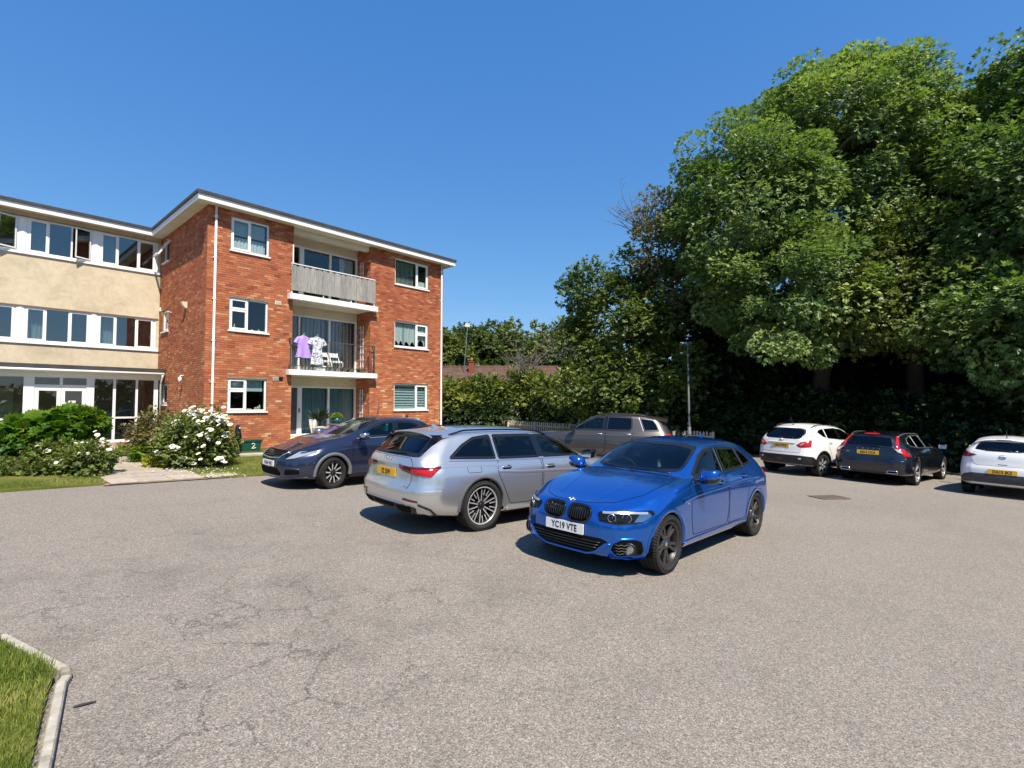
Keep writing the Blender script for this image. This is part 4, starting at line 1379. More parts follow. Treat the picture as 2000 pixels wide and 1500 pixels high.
        mb = MB(); mb.add(v, [(3 * i + j, 3 * i + j + 1, 3 * i + j + 4, 3 * i + j + 3) for i in range(k - 1) for j in (0, 1)])
        return s.finish(mb, name, mat, parent, mirror)
    def pipe(s, name, pts, proj, mat, rad=0.01, off=0.005, mirror=False, parent=None, closed=False, lift=None):
        fr = s.frame(proj); poly = [Vector(p) for p in s.to2(pts, fr)]
        if closed: poly.append(poly[0])
        dense = []
        for a, b in zip(poly[:-1], poly[1:]):
            m_ = max(1, math.ceil((b - a).length / 0.05)); dense += [a.lerp(b, t / m_) for t in range(m_)]
        if not closed: dense.append(poly[-1])
        P = []
        for i, p in enumerate(dense):
            h, n = s.hit(p.x, p.y, fr); P.append(h + n * (off + (lift(i / (len(dense) - 1)) if lift else 0)))
        mb = MB(); mb.tube(P, rad, 6, closed=closed)
        return s.finish(mb, name, mat, parent, mirror)
    def surf(s, a, b, proj, off=0.0):
        h, n = s.hit(a, b, s.frame(proj)); return h + n * off
    # ------------------------------------------------------------ final body shell
    def body(s):
        sp = s.sp; bm = s.bm
        ra = sp['arch_r']; axles = (sp['xa'], sp['xb'])
        kill = []
        for f in bm.faces:
            c = f.calc_center_median(); n = f.normal
            if abs(c.y) > 0.5 and any((c.x - ax) ** 2 + (c.z - sp['rw']) ** 2 < (ra + 0.012) ** 2 for ax in axles): kill.append(f); continue
            if abs(n.y) > 0.25 and any(in_poly((c.x, c.z), q) and edge_dist((c.x, c.z), q) > 0.012 for q in s.cut_side): kill.append(f); continue
            if n.x > 0.1 and c.x > -0.6 and any(in_poly((c.y, c.z), q) and edge_dist((c.y, c.z), q) > 0.02 for q in s.cut_front): kill.append(f); continue
            if n.x < -0.1 and c.x < -0.6 and any(in_poly((c.y, c.z), q) and edge_dist((c.y, c.z), q) > 0.02 for q in s.cut_rear): kill.append(f); continue
        bmesh.ops.delete(bm, geom=kill, context='FACES')
        me = bpy.data.meshes.new('body'); bm.to_mesh(me)
        me.polygons.foreach_set('use_smooth', [True] * len(me.polygons))
        body = link_mesh('body', me, s.root, s.paint)
        # inner lining of the cabin: same shell, set in, with the same openings
        b2 = bmesh.new(); b2.from_mesh(me); b2.normal_update()
        zlim = 0.55
        bmesh.ops.delete(b2, geom=[f for f in b2.faces if not (sp['cab'][1] < f.calc_center_median().x < sp['cab'][0])], context='FACES')
        b2.normal_update()
        mv = {v: v.co - v.normal * 0.022 for v in b2.verts}
        for v, p in mv.items(): v.co = p
        m2 = bpy.data.meshes.new('cabin_lining'); b2.to_mesh(m2); b2.free(); bm.free()
        link_mesh('cabin_lining', m2, s.root, M['dark_trim_in'])
        # wheel-arch liners
        for ax in axles:
            for sd in (1, -1):
                mb = MB(); n = 20; v = []; f = []
                for i in range(n + 1):
                    a = math.pi * (-0.08 + 1.16 * i / n)
                    for yy in (sp['W'] - 0.04, sp['W'] - 0.36):
                        v.append((ax + (ra + 0.014) * math.cos(a), sd * yy, sp['rw'] + (ra + 0.014) * math.sin(a)))
                    if i: f.append((2 * i - 2, 2 * i - 1, 2 * i + 1, 2 * i))
                c = len(v); v.append((ax, sd * (sp['W'] - 0.36), sp['rw']))
                f += [(2 * i + 1, 2 * i + 3, c) for i in range(n)]
                c2 = len(v); yy = sd * (sp['W'] - 0.36)
                v += [(ax - ra - .014, yy, sp['rw'] * .9), (ax + ra + .014, yy, sp['rw'] * .9), (ax + ra * .8, yy, .12), (ax - ra * .8, yy, .12)]
                f += [(c2, c2 + 1, c2 + 2, c2 + 3)]
                mb.add(v, f); mb.build('arch_liner', M['gap'], s.root)
        return body
    def arch_lips(s, mat=None, width=0.045, off=0.007):
        sp = s.sp
        for ax in (sp['xa'], sp['xb']):
            fr = s.frame('side'); v = []; n = 30; rows = ((sp['arch_r'] - 0.006, -0.05), (sp['arch_r'] - 0.004, off), (sp['arch_r'] + width * .6, off), (sp['arch_r'] + width, -0.003))
            lo = sp['arch_lo'] if 'arch_lo' in sp else 0.0
            for i in range(n + 1):
                a = -0.12 + (math.pi + 0.24) * i / n
                for r, o in rows:
                    z = max(sp['rw'] + r * math.sin(a), sp['zsill'] + 0.005)
                    h, nn = s.hit(ax + r * math.cos(a), z, fr); 
                    p = h + nn * abs(o) if o > -0.02 else Vector((h.x, h.y - 0.05, h.z))
                    v.append(p)
            k = len(rows)
            mb = MB(); mb.add(v, [(i * k + j, i * k + j + 1, (i + 1) * k + j + 1, (i + 1) * k + j) for i in range(n) for j in range(k - 1)])
            s.finish(mb, 'arch_lip', mat or s.paint, None, True)
    def glass(s, name, pts, proj, cut, mat='car_glass', border=0.028, rnd=0.05, mirror=False, trim=None, off=0.0015):
        r = s.panel(name, pts, proj, M[mat], off=off, grid=0.06, mirror=mirror, rnd=rnd, rim=False, cut=cut)
        s.ring('seal', pts, proj, M['gasket'], border, 0.003, mirror, parent=r, rnd=rnd)
        if trim: s.ring('window_trim', pts, proj, M[trim], 0.014, 0.008, mirror, parent=r, rnd=rnd, outward=0.012)
        return r
    def door(s, pts, rnd=0.04, handle=None, hmat=None, gap=True):
        r = s.panel('door', pts, 'side', s.paint, off=0.0025, grid=0.07, mirror=True, rnd=rnd, sink=0.004)
        if gap:
            poly = round_poly([tuple(p) for p in pts], rnd)
            s.ribbon('door_gap', inset_poly(poly, -0.004 if sum(poly[i][0] * poly[(i + 1) % len(poly)][1] - poly[(i + 1) % len(poly)][0] * poly[i][1] for i in range(len(poly))) > 0 else -0.004), 'side', M['gap'], 0.010, 0.0012, True, parent=r, closed=True)
        if handle:
            x, z = handle; p = s.surf(x, z, 'side', 0.016)
            mb = MB()
            mb.sphere((p.x, p.y, p.z), (0.098, 0.014, 0.016), 14, 8)
            mb.sphere((p.x - .075, p.y - .01, p.z), (0.02, 0.018, 0.014), 8, 6); mb.sphere((p.x + .075, p.y - .01, p.z), (0.02, 0.018, 0.014), 8, 6)
            s.finish(mb, 'handle', hmat or s.paint, r, True)
            s.panel('handle_recess', [(x - .085, z - .03), (x + .085, z - .03), (x + .085, z + .03), (x - .085, z + .03)], 'side', M['gap'], off=0.0032, mirror=True, parent=r, rnd=0.03, rim=False)
        return r
    def mirror(s, x, y, z, top, base, sx=0.105, sy=0.115, sz=0.075, arm=None):
        """door mirror: shaped housing on a foot"""
        def shell(mb, z0, z1, grow=1.0):
            n, m = 16, 12; v = []; f = []
            for i in range(m + 1):
                th = math.pi * i / m
                for j in range(n):
                    ph = 2 * math.pi * j / n
                    cx = math.copysign(abs(math.cos(ph)) ** 0.75, math.cos(ph)) * math.sin(th) ** 0.5
                    cy = math.copysign(abs(math.sin(ph)) ** 0.6, math.sin(ph)) * math.sin(th) ** 0.45
                    cz = math.copysign(abs(math.cos(th)) ** 0.7, math.cos(th))
                    px = max(cx, -0.55) * sx; pz = cz * sz
                    px -= 0.03 * (abs(cy) ** 2) if cx > 0 else 0
                    v.append((x + px * grow, y + cy * sy * grow, z + min(max(pz, z0), z1) * grow + 0.02 * cy))
            f = [(i * n + j, i * n + (j + 1) % n, (i + 1) * n + (j + 1) % n, (i + 1) * n + j) for i in range(m) for j in range(n)]
            mb.add(v, f)
        mb = MB(); shell(mb, -1, 1); mi = s.finish(mb, 'door_mirror', top, None, True)
        mb = MB(); shell(mb, -1, -0.025, 1.012)
        mb.tube([(x - .02, y - sy * .8, z - sz * .7), (x - .01, y - sy - .06, z - sz * .9), (x, y - sy - .12, z - sz * .8)], [0.022, 0.024, 0.03], 8)
        s.finish(mb, 'mirror_foot', base, mi, True)
        mb = MB(); mb.box(x - 0.55 * sx - 0.004, x - 0.55 * sx - 0.002, y - sy * .82, y + sy * .82, z - sz * .65, z + sz * .65); s.finish(mb, 'mirror_glass', M['chrome'], mi, True, False)
        return mi
    def plate(s, text, end, y, z, mat, off=0.012, w=0.52, h=0.111, tilt=0.0, parent=None):
        sg = 1 if end == 'front' else -1
        ps = [s.surf(yy, z + dz, end) for yy in (-w * .4, 0, w * .4) for dz in (-h * .4, h * .4)]
        xm = max(p.x for p in ps) if sg > 0 else min(p.x for p in ps)
        e = empty('number_plate', (xm + sg * off, y, z), 0, s.root)
        e.rotation_euler = (0, tilt, 0 if sg > 0 else math.pi)
        mb = MB(); mb.prism(round_poly([(-w / 2, -h / 2), (w / 2, -h / 2), (w / 2, h / 2), (-w / 2, h / 2)], 0.008, 2), (-0.012, 0, 0), (0, 1, 0), (0, 0, 1), (0.014, 0, 0))
        mb.build('plate', mat, e)
        s.text('plate_text', text, e, (0.0032, 0, -0.004), 0.098, M['gap'], 0.80, bold=0.0022)
        return e
    def text(s, name, txt, parent, loc, size, mat, xs=1.0, bold=0.0, ext=0.0006, space=1.05):
        cu = bpy.data.curves.new(name, 'FONT'); cu.body = txt; cu.size = size; cu.align_x = 'CENTER'; cu.align_y = 'CENTER'
        cu.extrude = ext; cu.offset = bold; cu.space_character = space; cu.resolution_u = 3
        cu.materials.append(mat)
        t = bpy.data.objects.new(name, cu); COL.objects.link(t)
        bpy.context.view_layer.update()
        me = bpy.data.meshes.new_from_object(t.evaluated_get(bpy.context.evaluated_depsgraph_get()))
        bpy.data.objects.remove(t); bpy.data.curves.remove(cu)
        o = bpy.data.objects.new(name, me); COL.objects.link(o); o.parent = parent
        # text plane faces +x of its parent, reading left to right for a viewer in front
        o.matrix_local = Matrix.Translation(loc) @ Matrix(((0, 0, 1, 0), (xs, 0, 0, 0), (0, 1, 0, 0), (0, 0, 0, 1)))
        return o
    # ------------------------------------------------------------ wheels
    def wheels(s, style, steer=0.0, wt=0.225, rr=None):
        sp = s.sp; rt = sp['rw']; rr = rr or sp['rr']
        meshes = s.wheel_meshes(style, rt, rr, wt)
        yo = sp['track'] / 2
        for ax in (sp['xa'], sp['xb']):
            for sd in (1, -1):
                w = empty('wheel', (ax, sd * yo, rt), 0, s.root)
                w.rotation_euler = (0, R(random.uniform(0, 70)), (steer if ax > 0 else 0))
                if sd < 0: w.rotation_euler[2] += math.pi; w.rotation_euler[1] = R(random.uniform(0, 70))
                for nm, me, mt in meshes:
                    o = bpy.data.objects.new(nm, me); COL.objects.link(o); o.parent = w
    def wheel_meshes(s, st, rt, rr, w):
        out = []
        h = w / 2
        mb = MB()
        prof = [(rr - .012, -h * .72), (rr + .004, -h * .84), (rr + (rt - rr) * .45, -h * .99), (rt - .028, -h * .96), (rt - .006, -h * .80)]
        tread = []
        for k in range(4):
            c = -h * .80 + (k + .5) * (h * 1.6) / 4
            tread += [(rt, c - h * .16), (rt, c + h * .14), (rt - .008, c + h * .15), (rt - .008, c + h * .23)]
        prof += tread[:-2] + [(a, -b) for a, b in reversed(prof)]
        mb.lathe(prof, n=48, axis='y')
        # tread blocks read as shallow cross bars on the shoulders
        for i in range(60):
            a = 2 * math.pi * i / 60
            for sg in (1, -1):
                d = Vector((math.cos(a), 0, math.sin(a))); t = Vector((-math.sin(a), 0, math.cos(a)))
                mb.obox(d * (rt - .009) + Vector((0, sg * h * .83, 0)), t * .0105, Vector((0, .016, 0)) - d * .008 * 1, d * .008)
        me = mb.mesh('tyre', 'auto'); me.materials.append(M['tyre']); out.append(('tyre', me, None))
        mb = MB()
        mb.lathe([(rr - .012, -h * .8), (rr - .02, -h * .5), (rr - .045, -h * .1), (rr - .035, h * .5), (rr - .014, h * .74)], n=40, axis='y')
        me = mb.mesh('rim_barrel', True); me.materials.append(M[st.get('barrel', 'wheel_dark')]); out.append(('rim_barrel', me, None))
        mb = MB()
        mb.lathe([(rr - .016, h * .70), (rr - .016, h * .80), (rr + .001, h * .83), (rr + .004, h * .76)], n=48, axis='y')
        me = mb.mesh('rim_lip', True); me.materials.append(M[st.get('lip', 'wheel_silver')]); out.append(('rim_lip', me, None))
        mb = MB()
        dish = st.get('dish', 0.03)
        yf = h * .74
        n = st['n']
        mats = [M[st.get('spoke', 'wheel_silver')], M[st.get('side', 'wheel_dark')]]
        for i in range(n):
            a0 = 2 * math.pi * i / n
            for (ah, ar, wh, wr_, rs, re) in st['arms']:
                rs_, re_ = rs * rr, re * rr
                ps = []
                for r_, da, ww in ((rs_, ah, wh), (rs_ + .35 * (re_ - rs_), ah + .3 * (ar - ah), wh * .65 + wr_ * .35), (re_, ar, wr_)):
                    ang = a0 + R(da)
                    d = Vector((math.cos(ang), 0, math.sin(ang))); t = Vector((-math.sin(ang), 0, math.cos(ang)))
                    y = yf - dish * (1 - r_ / rr) - 0.004
                    ps.append((d * r_ + Vector((0, y, 0)), t * ww / 2))
                v = []
                for (c, t) in ps:
                    v += [c - t * .8, c + t * .8, c - t + Vector((0, -.012, 0)), c + t + Vector((0, -.012, 0)), c - t * .9 + Vector((0, -.04, 0)), c + t * .9 + Vector((0, -.04, 0))]
                for k in range(2):
                    b, e = 6 * k, 6 * k + 6
                    mb.add(v, []) if k == 0 else None
                    off_ = len(mb.v) - 18
                    F = [((b, b + 1, e + 1, e), 0), ((b, e, e + 2, b + 2), 1 if st.get('two') else 0), ((b + 1, b + 3, e + 3, e + 1), 1 if st.get('two') else 0), ((b + 2, e + 2, e + 4, b + 4), 1), ((b + 3, b + 5, e + 5, e + 3), 1)]
                    for f, mi in F:
                        mb.f.append(tuple(off_ + q for q in f)); mb.m.append(mi); mb.t.append(.5)
        me = mb.mesh('spokes', False); [me.materials.append(m_) for m_ in mats]; out.append(('spokes', me, None))
        mb = MB()
        mb.lathe([(0, yf - dish * .7 + .006), (.03, yf - dish * .7 + .005), (.034, yf - dish * .7)], n=20, axis='y')
        me = mb.mesh('hub_cap', True); me.materials.append(M[st.get('cap', 'chrome')]); out.append(('hub_cap', me, None))
        mb = MB()
        mb.lathe([(.034, yf - dish * .8), (.075, yf - dish * .9), (.082, yf - dish * .9 - .05), (0, yf - dish - .05)], n=24, axis='y')
        for i in range(5):
            a = 2 * math.pi * (i + .5) / 5; mb.lathe([(0, .0), (.009, -.001), (.009, -.02)], (.056 * math.cos(a), yf - dish * .85 + .002, .056 * math.sin(a)), 8, 'y')
        me = mb.mesh('hub', True); me.materials.append(M[st.get('hub', 'wheel_dark')]); out.append(('hub', me, None))
        mb = MB()
        mb.lathe([(.08, 0.0), (rr * .72, 0.0), (rr * .72, -.02), (.08, -.02)], n=32, axis='y')
        mb.box(-rr * .70, -rr * .40, -.035, .022, -.09, .09)
        me = mb.mesh('brake_disc', 'auto'); me.materials.append(M['brake']); out.append(('brake_disc', me, None))
        return out
    # ------------------------------------------------------------ cabin
    def cabin(s, seats_x=(0.05,), rear_x=-0.85, dash_x=0.62, belt=0.95, wheel_y=-0.36, wheel_col=None, hr=1.18):
        W = s.sp['W']
        fl = MB(); fl.box(s.sp['cab'][0] - .1, s.sp['cab'][1] + .15, -W + .12, W - .12, 0.28, 0.33); fl.build('cabin_floor', M['dark_trim_in'], s.root)
        d = MB()
        d.prism([(dash_x - .32, .62), (dash_x - .30, belt - .09), (dash_x - .2, belt - .035), (dash_x - .02, belt - .03), (dash_x + .0, .5), (dash_x - .2, .45)], (0, -W + .2, 0), (1, 0, 0), (0, 0, 1), (0, 2 * W - .4, 0))
        d.build('dashboard', M['dark_trim_in'], s.root, 'auto')
        def seat(x, y, w_=.50, head=True, z0=.33):
            m = MB()
            m.prism(round_poly([(x + .26, z0), (x + .28, z0 + .26), (x - .22, z0 + .2), (x - .24, z0)], .05, 3), (0, y - w_ / 2, 0), (1, 0, 0), (0, 0, 1), (0, w_, 0))
            m.prism(round_poly([(x - .14, z0 + .12), (x - .30, z0 + .62), (x - .36, hr - .17), (x - .46, hr - .18), (x - .36, z0 + .15)], .05, 3), (0, y - w_ * .47, 0), (1, 0, 0), (0, 0, 1), (0, w_ * .94, 0))
            if head:
                m.sphere((x - .40, y, hr - .07), (.055, .13, .09), 12, 8)
                m.tube([(x - .40, y - .05, hr - .2), (x - .4, y - .05, hr - .1)], .008, 5); m.tube([(x - .40, y + .05, hr - .2), (x - .4, y + .05, hr - .1)], .008, 5)
            m.build('seat', M['seat_cloth'], s.root, 'auto')
        for x in seats_x:
            seat(x, .36); seat(x, -.36)
        m = MB(); seat(rear_x, 0, 1.25, False)
        m = MB()
        for y in (-.40, 0, .40): m.sphere((rear_x - .40, y, hr - .09), (.05, .12, .07), 10, 6)
        if rear_x: 
            for y in (-.40, 0, .40):
                k = MB(); k.sphere((rear_x - .40, y, hr - .09), (.05, .12, .07), 10, 6); k.build('headrest', M['seat_cloth'], s.root, True)
        # steering wheel
        m = MB(); c = Vector((dash_x - .42, wheel_y, belt - .05)); ax = Vector((1, 0, -.42)).normalized(); u = Vector((0, 1, 0)); v = ax.cross(u)
        m.tube([c + .185 * (math.cos(t) * u + math.sin(t) * v) for t in [2 * math.pi * i / 24 for i in range(24)]], .016, 6, closed=True)
        m.sphere(c + ax * .02, (.05, .07, .06), 10, 6)
        for t in (0, math.pi, -math.pi / 2): m.beam(c, c + .18 * (math.cos(t) * u + math.sin(t) * v), .03, .015)
        m.tube([c, c + ax * .25], .03, 6)
        m.build('steering_wheel', wheel_col or M['dark_trim_in'], s.root, True)
    def sharkfin(s, x, h=.06, l=.16, mat=None):
        p = s.surf(x, 0, 'top'); mb = MB()
        pr = [(l * .6, -.004), (-l * .4, -.004), (-l * .38, h), (-l * .22, h * .95)]
        v = []
        for (a, b), wy in zip(pr, (.012, .022, .004, .004)): v += [(p.x + a, -wy, p.z + b), (p.x + a, wy, p.z + b)]
        mb.add(v, [(0, 2, 4, 6), (1, 7, 5, 3), (0, 1, 3, 2), (2, 3, 5, 4), (4, 5, 7, 6), (6, 7, 1, 0)]); mb.build('antenna', mat or s.paint, s.root)
    def wiper(s, pts, proj, mirror=False):
        s.pipe('wiper', pts, proj, M['trim_black'], .009, .018)
# ---------------------------------------------------------------- blue hatchback
def blue_hatch():
    sp = dict(xf=2.11, xr=-2.22, W=0.88, xa=1.345, xb=-1.345, rw=0.318, rr=0.236, arch_r=0.352, track=1.515, zsill=0.2, bow_f=0.13, pow_f=2.2, bow_r=0.10, pow_r=2.2,
        plan=[(2.11 - .62 * t, .56 + .44 * math.sqrt(1 - (1 - t) ** 2)) for t in (0, .01, .03, .06, .1, .16, .24, .35, .48, .64, .82, 1)] + [(-2.22 + .42 * t, .68 + .32 * math.sqrt(1 - (1 - t) ** 2)) for t in (1, .82, .64, .48, .35, .24, .16, .1, .06, .03, .01, 0)],
        cab=(0.78, -2.0),
        nose=[(.15, .10), (.24, .03), (.34, .0), (.5, .0), (.62, .02), (.70, .06), (.78, .16)],
        tail=[(.2, .10), (.35, .03), (.55, .0), (.80, .015), (.95, .06), (1.10, .16), (1.25, .27), (1.34, .30), (1.45, .32)],
        curves=dict(
        zb=[(2.11, .21), (1.7, .185), (0, .19), (-1.6, .20), (-2.22, .27)],
        zs=[(2.11, .27), (1.3, .26), (-1.3, .27), (-2.22, .33)],
        ys=[(2.11, .85), (1.345, .862), (0.6, .845), (-.6, .845), (-1.345, .862), (-2.22, .85)],
        zm=[(2.11, .46), (0, .50), (-2.22, .56)],
        ym=[(2.11, .875), (1.345, .88), (.6, .862), (-.6, .864), (-1.345, .884), (-2.22, .87)],
        zh=[(2.11, .60), (1.7, .70), (1.3, .745), (.5, .775), (-1.0, .805), (-2.0, .83), (-2.22, .80)],
        yh=[(2.11, .85), (1.345, .862), (.6, .855), (-.6, .858), (-1.345, .872), (-2.22, .84)],
        zt=[(2.11, .69), (1.8, .79), (1.4, .855), (1.0, .905), (.7, .935), (0, .955), (-.8, .98), (-1.5, 1.01), (-2.0, 1.02), (-2.22, .99)],
        yt=[(2.11, .80), (1.4, .79), (.8, .80), (0, .80), (-1.0, .79), (-1.6, .77), (-2.22, .74)],
        zc=[(2.11, .745), (1.9, .82), (1.5, .91), (1.0, .985), (.78, 1.01), (.58, 1.10), (.25, 1.26), (.02, 1.355), (-.25, 1.405), (-.7, 1.425), (-1.2, 1.41), (-1.7, 1.365), (-2.22, 1.30)],
        zr=[(2.11, .735), (1.9, .80), (1.5, .885), (1.0, .955), (.78, .975), (.58, 1.03), (.25, 1.185), (.0, 1.285), (-.25, 1.335), (-.7, 1.355), (-1.2, 1.34), (-1.7, 1.295), (-2.22, 1.235)],
        yr=[(2.11, .68), (1.5, .66), (.8, .69), (.3, .645), (-.1, .60), (-1.2, .585), (-1.8, .555), (-2.22, .52)]))
    c = Car('blue_hatchback', 'metallic blue five-door hatchback with twin black grilles, parked nearest the camera', 2.04, 7.27, R(226.0), sp,
            car_paint('blue_paint', (0.004, 0.125, 0.56), 0.78, 0.24))
    P = c.paint
    # glass
    ws = [(-.61, 1.035), (-.3, 1.014), (.3, 1.014), (.61, 1.035), (.60, 1.15), (.545, 1.315), (.3, 1.358), (-.3, 1.358), (-.545, 1.315), (-.60, 1.15)]
    c.glass('windscreen', ws, 'front', 'front', border=.035, rnd=.05)
    c.glass('side_window', [(.56, .985), (-.27, 1.0), (-.33, 1.30), (-.08, 1.285), (.14, 1.215)], 'side', 'side', mirror=True, trim='trim_black', rnd=.03)
    c.glass('side_window', [(-.36, 1.0), (-1.04, 1.022), (-1.0, 1.28), (-.42, 1.305)], 'side', 'side', 'privacy_glass', mirror=True, trim='trim_black', rnd=.03)
    c.glass('quarter_window', [(-1.08, 1.03), (-1.42, 1.06), (-1.36, 1.16), (-1.2, 1.24), (-1.06, 1.275)], 'side', 'side', 'privacy_glass', mirror=True, trim='trim_black', rnd=.03)
    c.panel('pillar_trim', [(-.26, 1.0), (-.37, 1.0), (-.43, 1.305), (-.32, 1.305)], 'side', M['gloss_black'], off=.004, mirror=True, rim=False)
    c.ribbon('chrome_strip', [(-.335, 1.30), (-.275, 1.0)], 'side', M['satin'], .02, .008, True)
    c.glass('rear_window', [(-.56, 1.02), (.56, 1.02), (.48, 1.25), (-.48, 1.25)], 'rear', 'rear', 'privacy_glass', rnd=.05)
    # doors, bonnet and shut lines
    c.door([(.74, .33), (.80, .55), (.775, .90), (.60, .955), (-.30, .97), (-.315, .6), (-.27, .33)], handle=(-.14, .865))
    c.door([(-.305, .33), (-.35, .6), (-.335, .97), (-1.10, 1.0), (-1.12, .85), (-.99, .62), (-.93, .33)], handle=(-.96, .90))
    bon = [(1.86, -.46), (1.98, -.24), (2.0, 0), (1.98, .24), (1.86, .46), (1.55, .655), (1.1, .70), (.86, .69), (.80, 0.5), (.84, 0), (.80, -.5), (.86, -.69), (1.1, -.70), (1.55, -.655)]
    b = c.panel('bonnet', bon, 'top', P, off=.003, grid=.07, rnd=.05, sink=.004)
    c.ribbon('bonnet_gap', round_poly(bon, .05), 'top', M['gap'], .011, .0015, parent=b, closed=True)
    c.ribbon('bonnet_crease', [(1.83, .28), (1.4, .37), (.9, .44)], 'top', P, .09, .002, True, parent=None, thick=.006)
    c.ribbon('side_crease', [(1.0, .745), (.6, .79), (0, .815), (-.9, .85), (-1.5, .87)], 'side', P, .06, .001, True, thick=.009)
    c.panel('side_skirt', [(.98, .215), (-.98, .225), (-.98, .29), (-.6, .31), (.98, .285)], 'side', P, off=.012, mirror=True, grid=.08, rnd=.03)
    c.panel('fender_badge', [(.90, .70), (.86, .70), (.86, .72), (.90, .72)], 'side', M['chrome'], off=.004, mirror=True, grid=.05)
    # front: kidneys
    k1 = [(.028, .625), (.045, .57), (.10, .548), (.25, .556), (.305, .60), (.315, .65), (.285, .70), (.20, .716), (.07, .712), (.035, .685)]
    g = c.panel('grille', k1, 'front', M['gap'], off=.004, mirror=True, rnd=.03, rim=False)
    c.ring('grille_frame', k1, 'front', M['gloss_black'], .022, .018, True, parent=g, rnd=.03, outward=.014, thick=.012)
    for i in range(9):
        y = .055 + i * .0285
        zt_, zb_ = (.702 if 0 < i < 7 else .688), (.560 if 0 < i < 7 else .578)
        p = [c.surf(y, zb_ + (zt_ - zb_) * t, 'front', .012 + .012 * math.sin(math.pi * t)) for t in (0, .33, .66, 1)]
        mb = MB(); mb.tube(p, .0075, 5); c.finish(mb, 'grille_slat', M['gloss_black'], g, True)
    # number plate, bumper openings
    c.plate('YC19 VTE', 'front', 0, .475, PLATE_W, off=.016)
    lo = c.panel('lower_intake', [(-.46, .415), (-.53, .385), (-.40, .27), (-.30, .235), (.30, .235), (.40, .27), (.53, .385), (.46, .415)], 'front', M['gap'], off=.003, rnd=.02, rim=False)
    for z in (.28, .31, .34, .37): c.pipe('intake_bar', [(-.38 - (z - .28) * .8, z), (.38 + (z - .28) * .8, z)], 'front', M['trim_black'], .006, .006, parent=lo)
    c.pipe('front_lip', [(-.56, .365), (-.50, .36), (-.385, .262), (-.28, .232), (.28, .232), (.385, .262), (.50, .36), (.56, .365)], 'front', P, .016, .004)
    so = [(.545, .31), (.59, .24), (.755, .25), (.785, .30), (.78, .40), (.745, .425), (.64, .42), (.575, .375)]
    def pc(pts, az):      # (y,z) on the front corner -> points for an angled projection
        out = []
        for (yy, zz) in pts:
            h = c.surf(yy, zz, 'front'); out.append((h.x, h.y, h.z))
        return out
    si = c.panel('side_intake', pc(so, 30), 30, M['gap'], off=.003, mirror=True, rim=False, rnd=.02)
    c.ring('intake_frame', pc(so, 30), 30, P, .022, .006, True, parent=si, rnd=.02, outward=.016, thick=.006)
    for z in (.275, .305, .335, .365):
        pts = [(.58 + i * .021, z + (.006 if i % 2 else -.006)) for i in range(9)]
        c.pipe('intake_bar', pc(pts, 30), 30, M['trim_black'], .005, .008, True, parent=si)
    f = c.surf(.70, .325, 'front', .0); d = Vector((math.cos(R(28)), math.sin(R(28)), 0))
    mb = MB(); e1 = Vector((-d.y, d.x, 0)); 
    ring_ = lambda r, o: [f + d * o + r * (math.cos(t) * e1 + math.sin(t) * Vector((0, 0, 1))) for t in [2 * math.pi * i / 20 for i in range(20)]]
    mb.tube(ring_(.058, .012), .013, 6, closed=True); fg = c.finish(mb, 'fog_lamp', M['trim_black'], None, True)
    mb = MB(); A = ring_(.046, .010); mb.add(A + [f + d * .02], [(i, (i + 1) % 20, 20) for i in range(20)]); c.finish(mb, 'fog_lens', M['reflector'], fg, True)
    sp_ = c.panel('corner_splitter', pc([(.50, .24), (.58, .212), (.76, .225), (.77, .245), (.60, .238), (.54, .262)], 30), 30, P, off=.018, mirror=True, rnd=.015)
    # headlights
    hl = pc([(.385, .668), (.425, .592), (.60, .570), (.765, .592), (.828, .675), (.80, .712), (.62, .710), (.43, .694)], 40)
    h = c.panel('headlight', hl, 40, M['gap'], off=.003, mirror=True, rnd=.02, rim=False)
    for (yy, zz, rad) in ((.545, .635, .040), (.665, .64, .045)):
        f = c.surf(yy, zz, 'front', 0); d = Vector((math.cos(R(32)), math.sin(R(32)), 0)); e1 = Vector((-d.y, d.x, 0))
        mb = MB(); mb.tube([f + d * .010 + rad * (math.cos(t) * e1 + math.sin(t) * Vector((0, 0, 1))) for t in [2 * math.pi * i / 20 for i in range(20)]], .0045, 5, closed=True)
        c.finish(mb, 'light_ring', M['satin'], h, True)
        mb = MB(); mb.sphere(f + d * .004, (.024, .024, .024), 12, 8); c.finish(mb, 'projector', M['gloss_black'], h, True)
    c.ribbon('light_strip', pc([(.44, .678), (.62, .69), (.785, .685)], 40), 40, M['clear_lamp'], .022, .010, True, parent=h)
    c.panel('indicator', pc([(.72, .60), (.775, .605), (.815, .655), (.79, .69), (.74, .68)], 40), 40, M['reflector'], off=.008, mirror=True, rim=False, parent=h, rnd=.012)
    c.panel('headlight_lens', hl, 40, M['lens'], off=.012, dome=.010, mirror=True, rnd=.02, parent=h, rim=False)
    c.ring('headlight_seal', hl, 40, M['gap'], .008, .010, True, parent=h, rnd=.02)
    # badge
    p, n = c.hit(0, .735, c.frame('front'))
    p = c.surf(1.99, 0, 'top', .004); d = Vector((.6, 0, .8)).normalized(); e1 = Vector((0, 1, 0)); e2 = d.cross(e1)
    e = empty('badge', p, 0, c.root)
    mb = MB(); n_ = 24
    circ = lambda r, o: [d * o + r * (math.cos(2 * math.pi * i / n_) * e1 + math.sin(2 * math.pi * i / n_) * e2) for i in range(n_)]
    mb.tube(circ(.036, .006), .005, 6, closed=True); mb.build('badge_ring', M['chrome'], e, True)
    mb = MB(); mb.add(circ(.034, .005) + [d * .006], [(i, (i + 1) % n_, n_) for i in range(n_)]); mb.build('badge_disc', M['gloss_black'], e)
